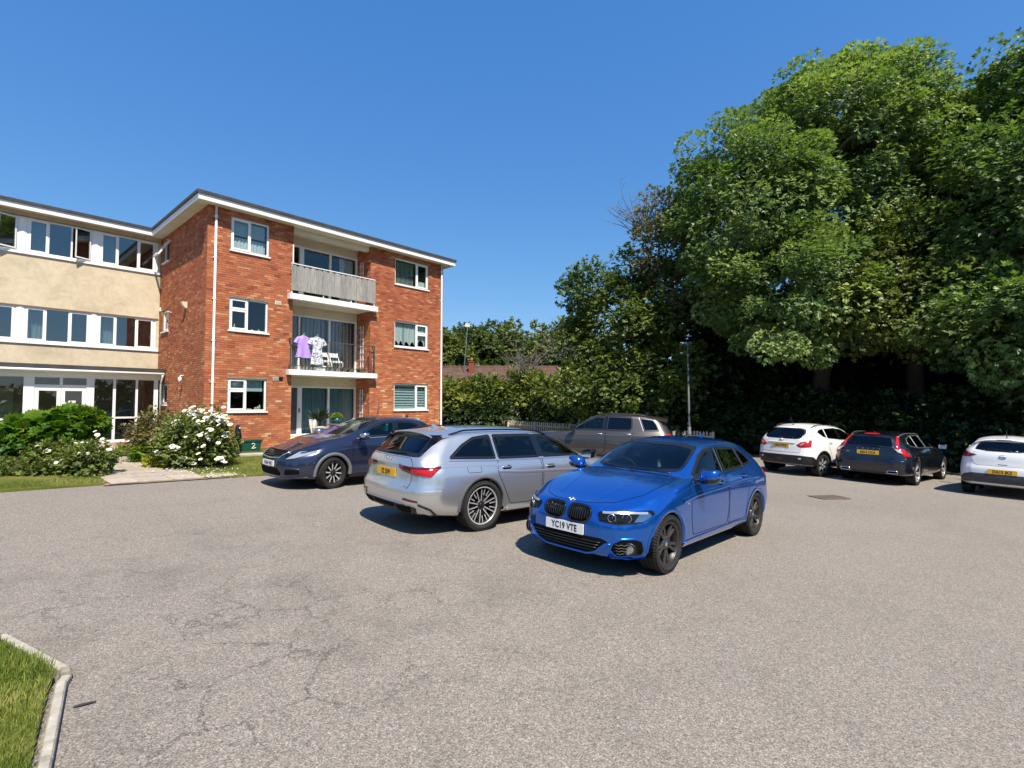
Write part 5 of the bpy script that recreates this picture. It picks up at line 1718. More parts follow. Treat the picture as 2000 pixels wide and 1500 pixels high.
    for q in range(4):
        mb = MB(); v = [d * .0085] + [d * .0085 + .023 * (math.cos(q * math.pi / 2 + t * math.pi / 12) * e1 + math.sin(q * math.pi / 2 + t * math.pi / 12) * e2) for t in range(7)]
        mb.add(v, [(0, i, i + 1) for i in range(1, 7)]); mb.build('badge_quadrant', P if q % 2 else M['white_paint'], e)
    # rear lamps, mirrors, trim
    c.panel('tail_light', [(-2.05, .70, .80), (-2.05, .70, .95), (-1.86, .80, .96), (-1.90, .82, .80)], 125, M['red_lamp'], off=.006, dome=.012, mirror=True, rnd=.03)
    c.mirror(.60, .985, 1.01, P, M['gloss_black'], .105, .125, .085)
    c.cabin(seats_x=(.02,), rear_x=-.85, dash_x=.70, belt=.99, wheel_y=-.36, hr=1.18)
    mb = MB(); p = c.surf(-.02, 1.335, 'front'); mb.box(p.x - .09, p.x - .06, -.10, .10, 1.24, 1.30); mb.build('rear_view_mirror', M['trim_black'], c.root)
    mb = MB(); mb.tube([(p.x - .08, .0, 1.24), (p.x - .08, 0, 1.10)], .003, 4); mb.lathe([(0, 0), (.03, .0), (.032, -.10), (.0, -.12)], (p.x - .08, 0, 1.10), 8); mb.build('air_freshener', simple('pale_freshener', (.5, .6, .55), .6), c.root)
    c.wiper([(.10, 1.0), (-.50, 1.03)], 'front'); c.wiper([(.56, 1.0), (.0, 1.02)], 'front')
    c.panel('cowl_panel', [(.82, -.62), (.86, 0), (.82, .62), (.70, .60), (.74, 0), (.70, -.60)], 'top', M['trim_black'], off=.003, rim=False) if False else None
    c.arch_lips(width=.04)
    c.sharkfin(-1.35, .05)
    c.body()
    c.wheels(dict(n=5, arms=[(-9, -11, .036, .034, .16, .96), (9, 11, .036, .034, .16, .96)], spoke='wheel_grey', side='wheel_dark', barrel='wheel_dark', lip='wheel_grey', hub='wheel_grey', dish=.02))
blue_hatch()
# ---------------------------------------------------------------- silver estate
def tail_plan(xf, xr, nf=.62, nr=.74, Tf=.62, Tr=.34):
    """plan outline: elliptical corners that run smoothly into the end faces"""
    el = lambda n0, t: n0 + (1 - n0) * math.sqrt(max(0, 1 - (1 - t) ** 2))
    q = (0, .01, .03, .06, .1, .16, .24, .35, .48, .64, .82, 1)
    return [(xf - Tf * t, el(nf - .06, t)) for t in q] + [(xr + Tr * t, el(nr - .06, t)) for t in reversed(q)]

def torus_pts(c, r, e1, e2, n=20): return [Vector(c) + r * (math.cos(2 * math.pi * i / n) * Vector(e1) + math.sin(2 * math.pi * i / n) * Vector(e2)) for i in range(n)]

def silver_estate():
    xf, xr = 2.38, -2.555
    sp = dict(xf=xf, xr=xr, W=0.943, xa=1.463, xb=-1.463, rw=0.354, rr=0.266, arch_r=0.388, track=1.63, zsill=0.2, bow_f=0.13, pow_f=2.2, bow_r=0.10, pow_r=2.2, cab=(0.95, -2.3),
        plan=tail_plan(xf, xr, .62, .80),
        nose=[(.15, .10), (.3, .02), (.5, .0), (.7, .04), (.8, .14)],
        tail=[(.2, .16), (.34, .05), (.46, .0), (.60, .0), (.66, .035), (.74, .055), (.96, .075), (1.02, .11), (1.2, .30), (1.36, .47), (1.45, .50)],
        curves=dict(
        zb=[(xf, .22), (1.7, .2), (-1.6, .2), (xr, .28)], zs=[(xf, .28), (1.3, .27), (-1.3, .28), (xr, .36)],
        ys=[(xf, .92), (1.463, .92), (.6, .90), (-.6, .90), (-1.463, .92), (xr, .90)],
        zm=[(xf, .46), (0, .50), (xr, .56)], ym=[(xf, .935), (1.463, .938), (.6, .915), (-.6, .918), (-1.463, .942), (xr, .93)],
        zh=[(xf, .62), (1.7, .75), (.5, .80), (-1.0, .82), (xr, .84)], yh=[(xf, .91), (1.463, .92), (.6, .915), (-.6, .915), (-1.463, .935), (xr, .905)],
        zt=[(xf, .68), (1.8, .84), (1.2, .91), (.7, .95), (0, .965), (-1, .975), (-1.8, .99), (xr, .985)],
        yt=[(xf, .84), (1.4, .84), (.8, .855), (-1.0, .855), (-1.8, .83), (xr, .80)],
        zc=[(xf, .72), (2.1, .82), (1.5, .935), (1.05, .995), (.92, 1.015), (.62, 1.15), (.25, 1.32), (0.0, 1.40), (-.4, 1.44), (-.9, 1.45), (-1.6, 1.435), (-2.1, 1.41), (xr, 1.385)],
        zr=[(xf, .71), (2.1, .80), (1.5, .905), (1.05, .96), (.92, .985), (.62, 1.08), (.25, 1.245), (0.0, 1.325), (-.4, 1.37), (-.9, 1.38), (-1.6, 1.365), (-2.1, 1.34), (xr, 1.31)],
        yr=[(xf, .68), (1.5, .70), (.9, .73), (.3, .68), (-.1, .64), (-1.2, .625), (-1.9, .60), (xr, .57)]))
    c = Car('silver_estate', 'silver estate car with rear towards the camera, parked beside the blue hatchback', 0.06, 9.0, R(41.5), sp, car_paint('silver_paint', (0.60, 0.61, 0.62), 0.8, 0.28, 0.1))
    P = c.paint
    c.glass('windscreen', [(-.66, 1.04), (-.3, 1.02), (.3, 1.02), (.66, 1.04), (.64, 1.17), (.585, 1.345), (.3, 1.39), (-.3, 1.39), (-.585, 1.345), (-.64, 1.17)], 'front', 'front')
    c.glass('side_window', [(.70, 1.0), (-.20, 1.0), (-.25, 1.335), (.02, 1.32), (.30, 1.215)], 'side', 'side', mirror=True, trim='gloss_black', rnd=.03)
    c.glass('side_window', [(-.30, 1.0), (-1.13, 1.005), (-1.13, 1.335), (-.34, 1.34)], 'side', 'side', 'privacy_glass', mirror=True, trim='gloss_black', rnd=.03)
    c.glass('quarter_window', [(-1.19, 1.008), (-1.98, 1.03), (-1.72, 1.20), (-1.50, 1.30), (-1.19, 1.335)], 'side', 'side', 'privacy_glass', mirror=True, trim='gloss_black', rnd=.03)
    c.panel('pillar_trim', [(-.19, 1.0), (-.31, 1.0), (-.35, 1.34), (-.24, 1.34)], 'side', M['gloss_black'], off=.004, mirror=True, rim=False)
    c.ribbon('window_strip', [(.72, .972), (-.2, .972), (-1.2, .978), (-2.0, 1.0)], 'side', M['satin'], .018, .006, True)
    c.glass('rear_window', [(-.645, 1.04), (.645, 1.04), (.60, 1.20), (.555, 1.315), (-.555, 1.315), (-.60, 1.20)], 'rear', 'rear', 'privacy_glass', border=.05, rnd=.04)
    # roof spoiler over the rear window
    mb = MB()
    rows = []
    for i in range(15):
        y = -.60 + 1.2 * i / 14
        a = c.surf(-1.86, y, 'top', .002); xe = -2.16 + .05 * (abs(y) / .6) ** 3
        ze = a.z - .035
        rows.append([a, Vector((xe, y * 1.0, ze + .012)), Vector((xe - .015, y, ze)), Vector((xe, y, ze - .014)), Vector((-1.95, y, a.z - .10))])
    mb.add([p for r in rows for p in r], [(5 * i + j, 5 * i + j + 1, 5 * i + j + 6, 5 * i + j + 5) for i in range(14) for j in range(4)])
    spo = mb.build('roof_spoiler', P, c.root, True)
    mb = MB(); mb.box(-2.12, -1.98, -.58, .58, 1.325, 1.338); mb.build('spoiler_underside', M['gloss_black'], spo)
    for sd in (1, -1):
        mb = MB(); mb.prism([(-1.98, 1.315), (-2.14, 1.32), (-2.36, 1.08), (-2.30, 1.06)], (0, sd * .585, 0), (1, 0, 0), (0, 0, 1), (0, sd * .02, 0)); mb.build('spoiler_fin', M['gloss_black'], spo)
    c.wiper([(.12, 1.055), (-.38, 1.075)], 'rear')
    # doors, fuel flap, creases
    c.door([(.86, .34), (.90, .6), (.86, .92), (.70, .965), (-.235, .968), (-.25, .6), (-.21, .34)], handle=(-.08, .85), hmat=M['satin'])
    c.door([(-.25, .34), (-.29, .6), (-.275, .968), (-1.16, .972), (-1.20, .82), (-1.02, .5), (-.93, .34)], handle=(-1.02, .875), hmat=M['satin'])
    c.ribbon('fuel_flap', round_poly([(-1.50, .83), (-1.74, .83), (-1.74, .95), (-1.50, .95)], .03), 'side', M['gap'], .006, .0012, True, closed=True)
    c.ribbon('side_crease', [(1.1, .74), (.3, .77), (-.7, .79), (-1.2, .83)], 'side', P, .05, .002, True, thick=.008)
    c.ribbon('shoulder_crease', [(-1.0, .905), (-1.5, .935), (-2.2, .93)], 'side', P, .05, .001, True, thick=.01)
    c.panel('sill_trim', [(1.0, .21), (-1.0, .215), (-1.0, .28), (1.0, .28)], 'side', P, off=.012, mirror=True, grid=.1, rnd=.02)
    c.panel('sill_lower_strip', [(1.0, .195), (-1.0, .2), (-1.0, .235), (1.0, .235)], 'side', M['trim_black'], off=.015, mirror=True, grid=.1)  # black strip over the lower edge of the sill trim
    bon = [(2.14, -.5), (2.24, 0), (2.14, .5), (1.7, .74), (1.2, .77), (.98, .74), (.96, 0), (.98, -.74), (1.2, -.77), (1.7, -.74)]
    b = c.panel('bonnet', bon, 'top', P, off=.003, grid=.1, rnd=.05, sink=.004); c.ribbon('bonnet_gap', round_poly(bon, .05), 'top', M['gap'], .011, .0015, parent=b, closed=True)
    # tailgate
    tg = [(-.56, .60), (.56, .60), (.615, .70), (.615, .92), (.57, .985), (.52, 1.02), (-.52, 1.02), (-.57, .985), (-.615, .92), (-.615, .70)]
    t = c.panel('tailgate', tg, 'rear', P, off=.004, grid=.06, rnd=.05, sink=.004); c.ribbon('tailgate_gap', round_poly(tg, .05), 'rear', M['gap'], .012, .0015, parent=t, closed=True)
    # lamps: long tapered bar wrapping round to the flank
    def pr(pts):
        return [tuple(c.surf(yy, zz, 'rear')) for yy, zz in pts]
    lp = pr([(.30, .925), (.60, .915), (.60, .825), (.42, .845), (.32, .885)])
    l1 = c.panel('tail_light', lp, 'rear', M['dark_red_lamp'], off=.008, dome=.006, mirror=True, rnd=.015)
    out = [tuple(c.surf(.58, .917, 'rear')), tuple(c.surf(.80, .92, 'rear')), (-2.20, .93, .935), (-2.30, .93, .86), (-2.38, .93, .795), tuple(c.surf(.80, .79, 'rear')), tuple(c.surf(.70, .815, 'rear')), tuple(c.surf(.58, .825, 'rear'))]
    c.panel('tail_light', out, 135, M['red_lamp'], off=.009, dome=.014, mirror=True, rnd=.012)
    c.ribbon('light_blade', [tuple(c.surf(.45, .90, 'rear')), tuple(c.surf(.80, .90, 'rear')), (-2.24, .93, .92)], 135, M['dark_red_lamp'], .022, .022, True)
    c.plate('E2 5JW', 'rear', 0, .80, PLATE_Y, off=.012)
    c.ring('plate_recess', [(-.31, .72), (.31, .72), (.31, .885), (-.31, .885)], 'rear', P, .03, .004, rnd=.03, thick=.004)
    c.ribbon('chrome_blade', [(-.33, .925), (.33, .925)], 'rear', P, .03, .01, thick=.012)
    e = empty('badge', c.surf(0, .975, 'rear', .008), 0, c.root); 
    for k in range(4):
        mb = MB(); mb.tube(torus_pts((0, (k - 1.5) * .048, 0), .033, (0, 1, 0), (-.25, 0, .97)), .006, 6, closed=True); mb.build('badge_ring', M['chrome'], e, True)
    e2 = empty('model_badge', c.surf(-.50, .655, 'rear', .010), math.pi, c.root); c.text('badge_text', 'quattro', e2, (0, 0, 0), .045, M['satin'], 1, bold=.0012)
    # bumper
    low = c.panel('rear_diffuser', [(-.70, .30), (-.60, .27), (.60, .27), (.70, .30), (.76, .42), (-.76, .42)], 'rear', M['trim_black'], off=.006, rnd=.03)
    for sd in (1, -1):
        c.panel('exhaust_recess', [(sd * .36, .31), (sd * .62, .31), (sd * .67, .395), (sd * .33, .395)], 'rear', M['gap'], off=.010, rnd=.02, parent=low, rim=False)
    c.panel('diffuser_slot', [(-.28, .34), (.28, .34), (.30, .40), (-.30, .40)], 'rear', M['gap'], off=.010, rnd=.01, parent=low, rim=False)
    c.pipe('diffuser_bar', [(-.74, .425), (.74, .425)], 'rear', M['satin'], .008, .008, parent=low)
    fl = [tuple(c.surf(.70, .445, 'rear')), tuple(c.surf(.76, .435, 'rear')), (-2.26, .94, .24), (-2.34, .94, .22)]
    c.ribbon('bumper_flare', [tuple(c.surf(.55, .445, 'rear')), tuple(c.surf(.74, .435, 'rear')), tuple(c.surf(.80, .36, 'rear')), (-2.30, .93, .25)], 125, P, .07, .004, True, thick=.012)
    c.ribbon('bumper_flare_gap', [tuple(c.surf(.78, .44, 'rear')), (-2.35, .93, .37), (-2.22, .93, .24)], 125, M['trim_black'], .022, .012, True)
    c.panel('reflector', [tuple(c.surf(yy, zz, 'rear')) for yy, zz in ((.52, .475), (.78, .462), (.78, .485), (.54, .505))], 150, M['dark_red_lamp'], off=.008, mirror=True, rim=False)
    c.ribbon('bumper_crease', [tuple(c.surf(0, .60, 'rear')), tuple(c.surf(.6, .60, 'rear')), tuple(c.surf(.82, .59, 'rear')), (-2.2, .94, .60)], 150, P, .06, .001, True, thick=.007)
    c.mirror(.66, 1.06, 1.03, M['gloss_black'], M['gloss_black'], .12, .12, .08)
    c.pipe('roof_rail', [(.05, .60), (-.6, .60), (-1.3, .585), (-1.85, .56)], 'top', M['gloss_black'], .014, .012, True, lift=lambda t: .03 * min(1, 8 * t, 8 * (1 - t)))
    c.sharkfin(-1.72, .055, .16)
    c.cabin(seats_x=(.12,), rear_x=-.85, dash_x=.82, belt=.99, hr=1.22)
    c.arch_lips(simple('arch_grey', (.12, .125, .135), .5), width=.05)
    c.body()
    c.wheels(dict(n=5, arms=[(-14, -12, .022, .016, .14, .97), (14, 12, .022, .016, .14, .97), (-27, -26, .02, .013, .55, .97), (27, 26, .02, .013, .55, .97)], two=True, spoke='wheel_silver', side='wheel_grey', barrel='wheel_dark', lip='wheel_silver', cap='wheel_dark', dish=.035), wt=.25)
silver_estate()

# ---------------------------------------------------------------- dark blue hatchback by the lawn
def navy_hatch():
    xf, xr = 2.23, -2.07
    sp = dict(xf=xf, xr=xr, W=0.885, xa=1.2975, xb=-1.2975, rw=0.317, rr=0.222, arch_r=0.358, track=1.52, zsill=0.2, bow_f=0.16, pow_f=2.2, bow_r=0.10, pow_r=2.2, cab=(1.0, -1.8),
        plan=tail_plan(xf, xr, .58, .76),
        nose=[(.15, .12), (.25, .05), (.4, .0), (.55, .01), (.66, .05), (.75, .14), (.85, .25)],
        tail=[(.2, .10), (.4, .0), (.8, .0), (.95, .05), (1.1, .2), (1.3, .4)],
        curves=dict(
        zb=[(xf, .22), (1.7, .19), (-1.6, .2), (xr, .28)], zs=[(xf, .27), (1.3, .26), (-1.3, .28), (xr, .36)],
        ys=[(xf, .86), (1.3, .865), (.6, .85), (-.6, .85), (-1.3, .865), (xr, .85)],
        zm=[(xf, .44), (0, .50), (xr, .60)], ym=[(xf, .875), (1.3, .885), (.6, .865), (-.6, .868), (-1.3, .885), (xr, .87)],
        zh=[(xf, .60), (1.7, .74), (.8, .83), (-.5, .87), (-1.3, .90), (xr, .92)], yh=[(xf, .85), (1.3, .87), (.6, .85), (-.6, .85), (-1.3, .865), (xr, .83)],
        zt=[(xf, .68), (1.8, .83), (1.3, .92), (.8, .98), (0, 1.01), (-.8, 1.055), (-1.4, 1.10), (xr, 1.10)],
        yt=[(xf, .79), (1.3, .77), (.8, .79), (-.8, .78), (-1.4, .74), (xr, .68)],
        zc=[(xf, .74), (2.0, .85), (1.6, .945), (1.2, 1.025), (1.05, 1.05), (.7, 1.19), (.3, 1.345), (0.0, 1.43), (-.3, 1.465), (-.7, 1.47), (-1.1, 1.43), (-1.6, 1.33), (xr, 1.21)],
        zr=[(xf, .73), (2.0, .83), (1.6, .92), (1.2, .995), (1.05, 1.02), (.7, 1.12), (.3, 1.275), (0.0, 1.36), (-.3, 1.395), (-.7, 1.40), (-1.1, 1.36), (-1.6, 1.265), (xr, 1.16)],
        yr=[(xf, .66), (1.6, .64), (1.05, .70), (.4, .655), (-.1, .61), (-1.0, .585), (-1.5, .55), (xr, .50)]))
    c = Car('navy_hatchback', 'dark blue hatchback with grey wheel arches parked along the lawn in front of the flats', -3.38, 11.95, R(227.5), sp, car_paint('navy_paint', (0.026, 0.034, 0.072), 0.6, 0.26))
    P = c.paint
    c.glass('windscreen', [(-.62, 1.075), (-.3, 1.055), (.3, 1.055), (.62, 1.075), (.60, 1.2), (.56, 1.36), (.3, 1.415), (-.3, 1.415), (-.56, 1.36), (-.60, 1.2)], 'front', 'front')
    c.glass('side_window', [(.74, 1.02), (-.18, 1.05), (-.24, 1.355), (.05, 1.335), (.36, 1.225)], 'side', 'side', mirror=True, trim='gloss_black', rnd=.03)
    c.glass('side_window', [(-.28, 1.055), (-.96, 1.09), (-1.06, 1.15), (-.92, 1.27), (-.70, 1.345), (-.33, 1.36)], 'side', 'side', 'privacy_glass', mirror=True, trim='gloss_black', rnd=.03)
    c.panel('pillar_trim', [(-.17, 1.05), (-.29, 1.055), (-.34, 1.36), (-.23, 1.36)], 'side', M['gloss_black'], off=.004, mirror=True, rim=False)
    c.ribbon('chrome_strip', [(.76, .995), (-.2, 1.028), (-1.0, 1.068)], 'side', M['satin'], .014, .006, True)
    c.glass('rear_window', [(-.5, 1.10), (.5, 1.10), (.45, 1.18), (-.45, 1.18)], 'rear', 'rear', 'privacy_glass', rnd=.03)
    c.door([(.82, .36), (.88, .6), (.86, .94), (.74, .985), (-.215, 1.02), (-.23, .6), (-.2, .36)], handle=(-.07, .89))
    c.door([(-.24, .36), (-.27, .6), (-.255, 1.02), (-1.0, 1.06), (-1.05, .9), (-.88, .55), (-.80, .36)])
    bon = [(2.0, -.5), (2.10, 0), (2.0, .5), (1.6, .66), (1.2, .70), (1.06, .66), (1.09, 0), (1.06, -.66), (1.2, -.70), (1.6, -.66)]
    b = c.panel('bonnet', bon, 'top', P, off=.003, grid=.08, rnd=.05, sink=.004); c.ribbon('bonnet_gap', round_poly(bon, .05), 'top', M['gap'], .011, .0015, parent=b, closed=True)
    c.ribbon('wing_crease', [(1.9, .72), (1.55, .80), (1.2, .845), (.85, .86), (.3, .84)], 'side', P, .06, .001, True, thick=.012)
    c.ribbon('lower_crease', [(.9, .36), (.3, .33), (-.8, .35)], 'side', P, .05, .001, True, thick=.012)
    c.panel('side_skirt', [(.92, .205), (-.92, .21), (-.92, .275), (.92, .275)], 'side', M['trim_black'], off=.010, mirror=True, grid=.1)
    def pc(pts): return [tuple(c.surf(yy, zz, 'front')) for yy, zz in pts]
    g = c.panel('grille', [(-.48, .73), (-.40, .62), (.40, .62), (.48, .73), (.44, .755), (-.44, .755)], 'front', M['gap'], off=.006, rnd=.02, rim=False)
    for z in (.65, .68, .71): c.pipe('grille_bar', [(-.42, z), (.42, z)], 'front', M['gloss_black'], .008, .012, parent=g)
    c.pipe('grille_wing', [(-.50, .74), (-.38, .625), (0, .60), (.38, .625), (.50, .74)], 'front', M['satin'], .012, .012, parent=g)
    e = empty('badge', c.surf(0, .685, 'front', .024), 0, c.root); mb = MB(); mb.beam((0, -.038, -.045), (0, -.046, .045), .016, .014, (1, 0, 0)); mb.beam((0, .038, -.045), (0, .046, .045), .016, .014, (1, 0, 0)); mb.beam((0, -.04, 0), (0, .04, 0), .014, .016); mb.build('badge_letter', M['chrome'], e)
    mb = MB(); mb.tube([(0, -.06, -.055), (0, .06, -.055), (0, .072, .055), (0, -.072, .055)], .005, 6, closed=True); mb.build('badge_frame', M['chrome'], e)
    hl = pc([(.46, .685), (.53, .60), (.66, .625), (.80, .70), (.835, .775), (.80, .80), (.62, .745)])
    hl = [hl[0], hl[1], hl[2], tuple(c.surf(1.70, .72, 'side')), tuple(c.surf(1.50, .80, 'side')), tuple(c.surf(1.58, .825, 'side')), hl[6]]
    h = c.panel('headlight', hl, 45, M['gap'], off=.004, mirror=True, rim=False, rnd=.02)
    c.panel('light_reflector', [hl[1], hl[2], hl[3], tuple(c.surf(1.62, .775, 'side')), hl[6]], 45, M['clear_lamp'], off=.008, mirror=True, parent=h, rim=False, rnd=.02)
    c.panel('headlight_lens', hl, 45, M['lens'], off=.012, dome=.012, mirror=True, parent=h, rim=False, rnd=.02)
    c.plate('HG64 NEJ', 'front', 0, .50, PLATE_W, off=.014)
    c.panel('lower_intake', [(-.36, .42), (-.44, .34), (-.40, .27), (.40, .27), (.44, .34), (.36, .42)], 'front', M['gap'], off=.004, rnd=.02, rim=False)
    c.panel('fog_recess', pc([(.52, .30), (.74, .32), (.74, .40), (.56, .41)]), 35, M['gap'], off=.004, mirror=True, rnd=.02, rim=False)
    c.ribbon('fog_trim', pc([(.50, .415), (.62, .43), (.745, .41)]), 35, P, .03, .003, True, thick=.014)
    c.pipe('front_lip', pc([(0, .225), (.4, .235), (.7, .245), (.80, .255)]), 30, P, .018, .002, True)
    c.panel('parking_sensor', [tuple(c.surf(1.72, .53, 'side')), tuple(c.surf(1.70, .53, 'side')), tuple(c.surf(1.70, .55, 'side')), tuple(c.surf(1.72, .55, 'side'))], 60, M['chrome'], off=.004, mirror=True, grid=.05)
    c.mirror(.70, .99, 1.05, M['chrome'], M['gloss_black'], .11, .115, .07)
    c.cabin(seats_x=(.1,), rear_x=-.8, dash_x=.88, belt=1.03, hr=1.22)
    mb = MB(); mb.box(.48, 1.0, -.6, .6, 1.035, 1.05); mb.build('dash_top', simple('brown_dash', (.10, .055, .035), .8), c.root)
    mb = MB(); mb.box(-.08, -.04, .50, .66, 1.14, 1.30); mb.build('hanging_bag', simple('green_bag', (.03, .25, .15), .5), c.root)
    c.arch_lips(simple('arch_satin_grey', (.22, .235, .26), .35, .5), width=.055, off=.012)
    mb = MB(); p = c.surf(-1.05, 0, 'top'); mb.prism([(-.03, 0), (.03, 0), (.02, .05), (-.03, .055)], (p.x, -.03, p.z - .005), (1, 0, 0), (0, 0, 1), (0, .06, 0)); mb.build('antenna', P, c.root)
    c.body()
    c.wheels(dict(n=10, arms=[(0, 3, .028, .036, .18, .96)], two=True, spoke='wheel_silver', side='wheel_dark', barrel='wheel_dark', lip='wheel_dark', cap='wheel_dark', dish=.02), steer=R(12))
navy_hatch()
# ---------------------------------------------------------------- grey-brown off-roader
def base_spec(xf, xr, W, wb, rw, rr, H, hood, belt, cowl, wtop, roof, tailp, track, nosep=None, yroof=.60, zroof=.075, plan=None, arch=None, cab=None, zb=.2, mid=.5, sh=.80):
    """body tables from a few key measures; hood=(front z, rear z), roof=list of (x,z) centre line from the windscreen top back"""
    ax = wb / 2
    zc = [(xf, hood[0]), (xf - .25, hood[0] + .55 * (hood[1] - hood[0])), ((xf + cowl) / 2, hood[0] + .82 * (hood[1] - hood[0])), (cowl, hood[1]), (cowl * .55 + wtop * .45, hood[1] + .46 * (roof[0][1] - hood[1])), (wtop, roof[0][1])] + list(roof[1:])
    zr = [(x, z - (.02 if x > cowl + .1 else (.04 if x > cowl - .02 else zroof))) for x, z in zc]
    Wb = W * .905
    return dict(xf=xf, xr=xr, W=W, xa=ax, xb=-ax, rw=rw, rr=rr, arch_r=arch or rw + .036, track=track, zsill=zb, bow_f=.13, pow_f=2.2, bow_r=.10, pow_r=2.2, cab=cab or (cowl, xr + .22),
        plan=plan or tail_plan(xf, xr, .62, .80), nose=nosep or [(.15, .10), (.3, .02), (.5, 0), (.75, .03), (1.0, .12)], tail=tailp,
        curves=dict(zb=[(xf, zb + .03), (ax, zb), (-ax, zb), (xr, zb + .08)], zs=[(xf, zb + .09), (ax, zb + .08), (-ax, zb + .08), (xr, zb + .15)],
            ys=[(xf, W * .97), (ax, W * .975), (0, W * .955), (-ax, W * .975), (xr, W * .96)], zm=[(xf, mid - .04), (0, mid), (xr, mid + .06)],
            ym=[(xf, W * .985), (ax, W * .998), (0, W * .972), (-ax, W), (xr, W * .985)], zh=[(xf, hood[0] - .12), (ax, sh - .04), (0, sh), (-ax, sh + .02), (xr, sh + .03)],
            yh=[(xf, W * .96), (ax, W * .975), (0, W * .965), (-ax, W * .985), (xr, W * .955)], zt=[(xf, hood[0] - .05)] + [(x, z) for x, z in belt],
            yt=[(xf, W * .88), (ax, W * .885), (cowl, Wb), (-ax * .6, Wb), (-ax * 1.3, Wb * .97), (xr, Wb * .93)], zc=zc, zr=zr,
            yr=[(xf, W * .72), (cowl, W * .77), (wtop + .35, yroof + .09), (wtop, yroof + .03), (-ax, yroof), (xr, yroof - .04)]))

def grey_suv():
    xf, xr = 2.26, -2.33
    sp = base_spec(xf, xr, .95, 2.741, .365, .25, 1.72, (.92, 1.10), [(1.5, 1.02), (.8, 1.09), (0, 1.12), (-1, 1.14), (-1.8, 1.16), (xr, 1.16)], .95, .15,
        [(.15, 1.60), (-.2, 1.68), (-.7, 1.715), (-1.2, 1.71), (-1.8, 1.67), (xr, 1.62)], [(.2, .12), (.4, 0), (.9, .0), (1.1, .04), (1.2, .10), (1.4, .22), (1.6, .34), (1.75, .38)], 1.64, yroof=.66, mid=.6, sh=.95, zb=.26)
    c = Car('brown_suv', 'grey-brown sport utility car with black roof rails parked behind the silver estate', 2.80, 16.8, R(167), sp, car_paint('bronze_paint', (0.075, 0.066, 0.062), 0.7, 0.3))
    P = c.paint
    c.glass('windscreen', [(-.68, 1.16), (.68, 1.16), (.62, 1.5), (.3, 1.58), (-.3, 1.58), (-.62, 1.5)], 'front', 'front')
    c.glass('side_window', [(.76, 1.155), (-.18, 1.165), (-.23, 1.57), (.02, 1.555), (.38, 1.40)], 'side', 'side', mirror=True, trim='gloss_black', rnd=.03)
    c.glass('side_window', [(-.28, 1.165), (-.98, 1.175), (-1.06, 1.25), (-1.06, 1.58), (-.33, 1.59)], 'side', 'side', 'privacy_glass', mirror=True, trim='gloss_black', rnd=.04)
    c.panel('pillar_trim', [(-.17, 1.16), (-.29, 1.16), (-.34, 1.59), (-.22, 1.58)], 'side', M['gloss_black'], off=.004, mirror=True, rim=False)
    c.glass('quarter_window', [(-1.42, 1.19), (-1.86, 1.20), (-1.80, 1.38), (-1.68, 1.54), (-1.28, 1.57)], 'side', 'side', 'privacy_glass', mirror=True, trim='gloss_black', rnd=.03)
    c.ribbon('chrome_strip', [(-1.40, 1.18), (-1.26, 1.58)], 'side', M['satin'], .018, .008, True)
    c.glass('rear_window', [(-.62, 1.20), (.62, 1.20), (.56, 1.52), (-.56, 1.52)], 'rear', 'rear', 'privacy_glass', rnd=.04, border=.04)
    c.door([(.92, .46), (.97, .8), (.93, 1.08), (.76, 1.12), (-.22, 1.13), (-.235, .8), (-.2, .46)], handle=(-.07, 1.04), hmat=M['satin'])
    c.door([(-.24, .46), (-.275, .8), (-.26, 1.13), (-1.08, 1.145), (-1.10, 1.0), (-.93, .7), (-.82, .46)], handle=(-.94, 1.06), hmat=M['satin'])
    c.ribbon('shoulder_crease', [(1.2, .98), (0, 1.0), (-1.9, 1.03)], 'side', P, .05, .001, True, thick=.01)
    mb = MB(); rows = []
    for i in range(13):
        y = -.66 + 1.32 * i / 12; a = c.surf(-1.75, y, 'top', .002); xe = -2.16 + .06 * (abs(y) / .66) ** 3
        rows.append([a, Vector((xe, y, a.z - .045)), Vector((xe + .02, y, a.z - .085)), Vector((-1.8, y, a.z - .14))])
    mb.add([p for r in rows for p in r], [(4 * i + j, 4 * i + j + 1, 4 * i + j + 5, 4 * i + j + 4) for i in range(12) for j in range(3)]); mb.build('roof_spoiler', P, c.root, True)
    c.mirror(.72, 1.09, 1.20, M['gloss_black'], M['gloss_black'], .11, .12, .10)
    c.pipe('roof_rail', [(-.1, .63), (-.7, .64), (-1.5, .61)], 'top', M['trim_black'], .014, .008, True, lift=lambda t: .03 * min(1, 8 * t, 8 * (1 - t)))
    c.panel('tail_light', [tuple(c.surf(.70, .95, 'rear')), tuple(c.surf(.70, 1.12, 'rear')), tuple(c.surf(-2.05, 1.12, 'side')), tuple(c.surf(-2.1, .95, 'side'))], 135, M['red_lamp'], off=.006, dome=.01, mirror=True, rnd=.03)
    c.panel('lower_cladding', [(1.0, .27), (-1.0, .27), (-1.0, .42), (1.0, .42)], 'side', M['trim_black'], off=.008, mirror=True, grid=.12)
    hl = [tuple(c.surf(.45, .84, 'front')), tuple(c.surf(.78, .84, 'front')), tuple(c.surf(.78, .92, 'front')), tuple(c.surf(.45, .90, 'front'))]
    c.panel('headlight', hl, 25, M['clear_lamp'], off=.006, dome=.01, mirror=True, rnd=.02)
    c.panel('grille', [(-.4, .76), (.4, .76), (.42, .88), (-.42, .88)], 'front', M['gloss_black'], off=.006, rnd=.02)
    c.panel('lower_intake', [(-.5, .35), (.5, .35), (.55, .5), (-.55, .5)], 'front', M['gap'], off=.004, rnd=.02)
    c.sharkfin(-1.5, .06, .16, M['gloss_black'])
    c.cabin(seats_x=(.12,), rear_x=-.85, dash_x=.85, belt=1.13, hr=1.42)
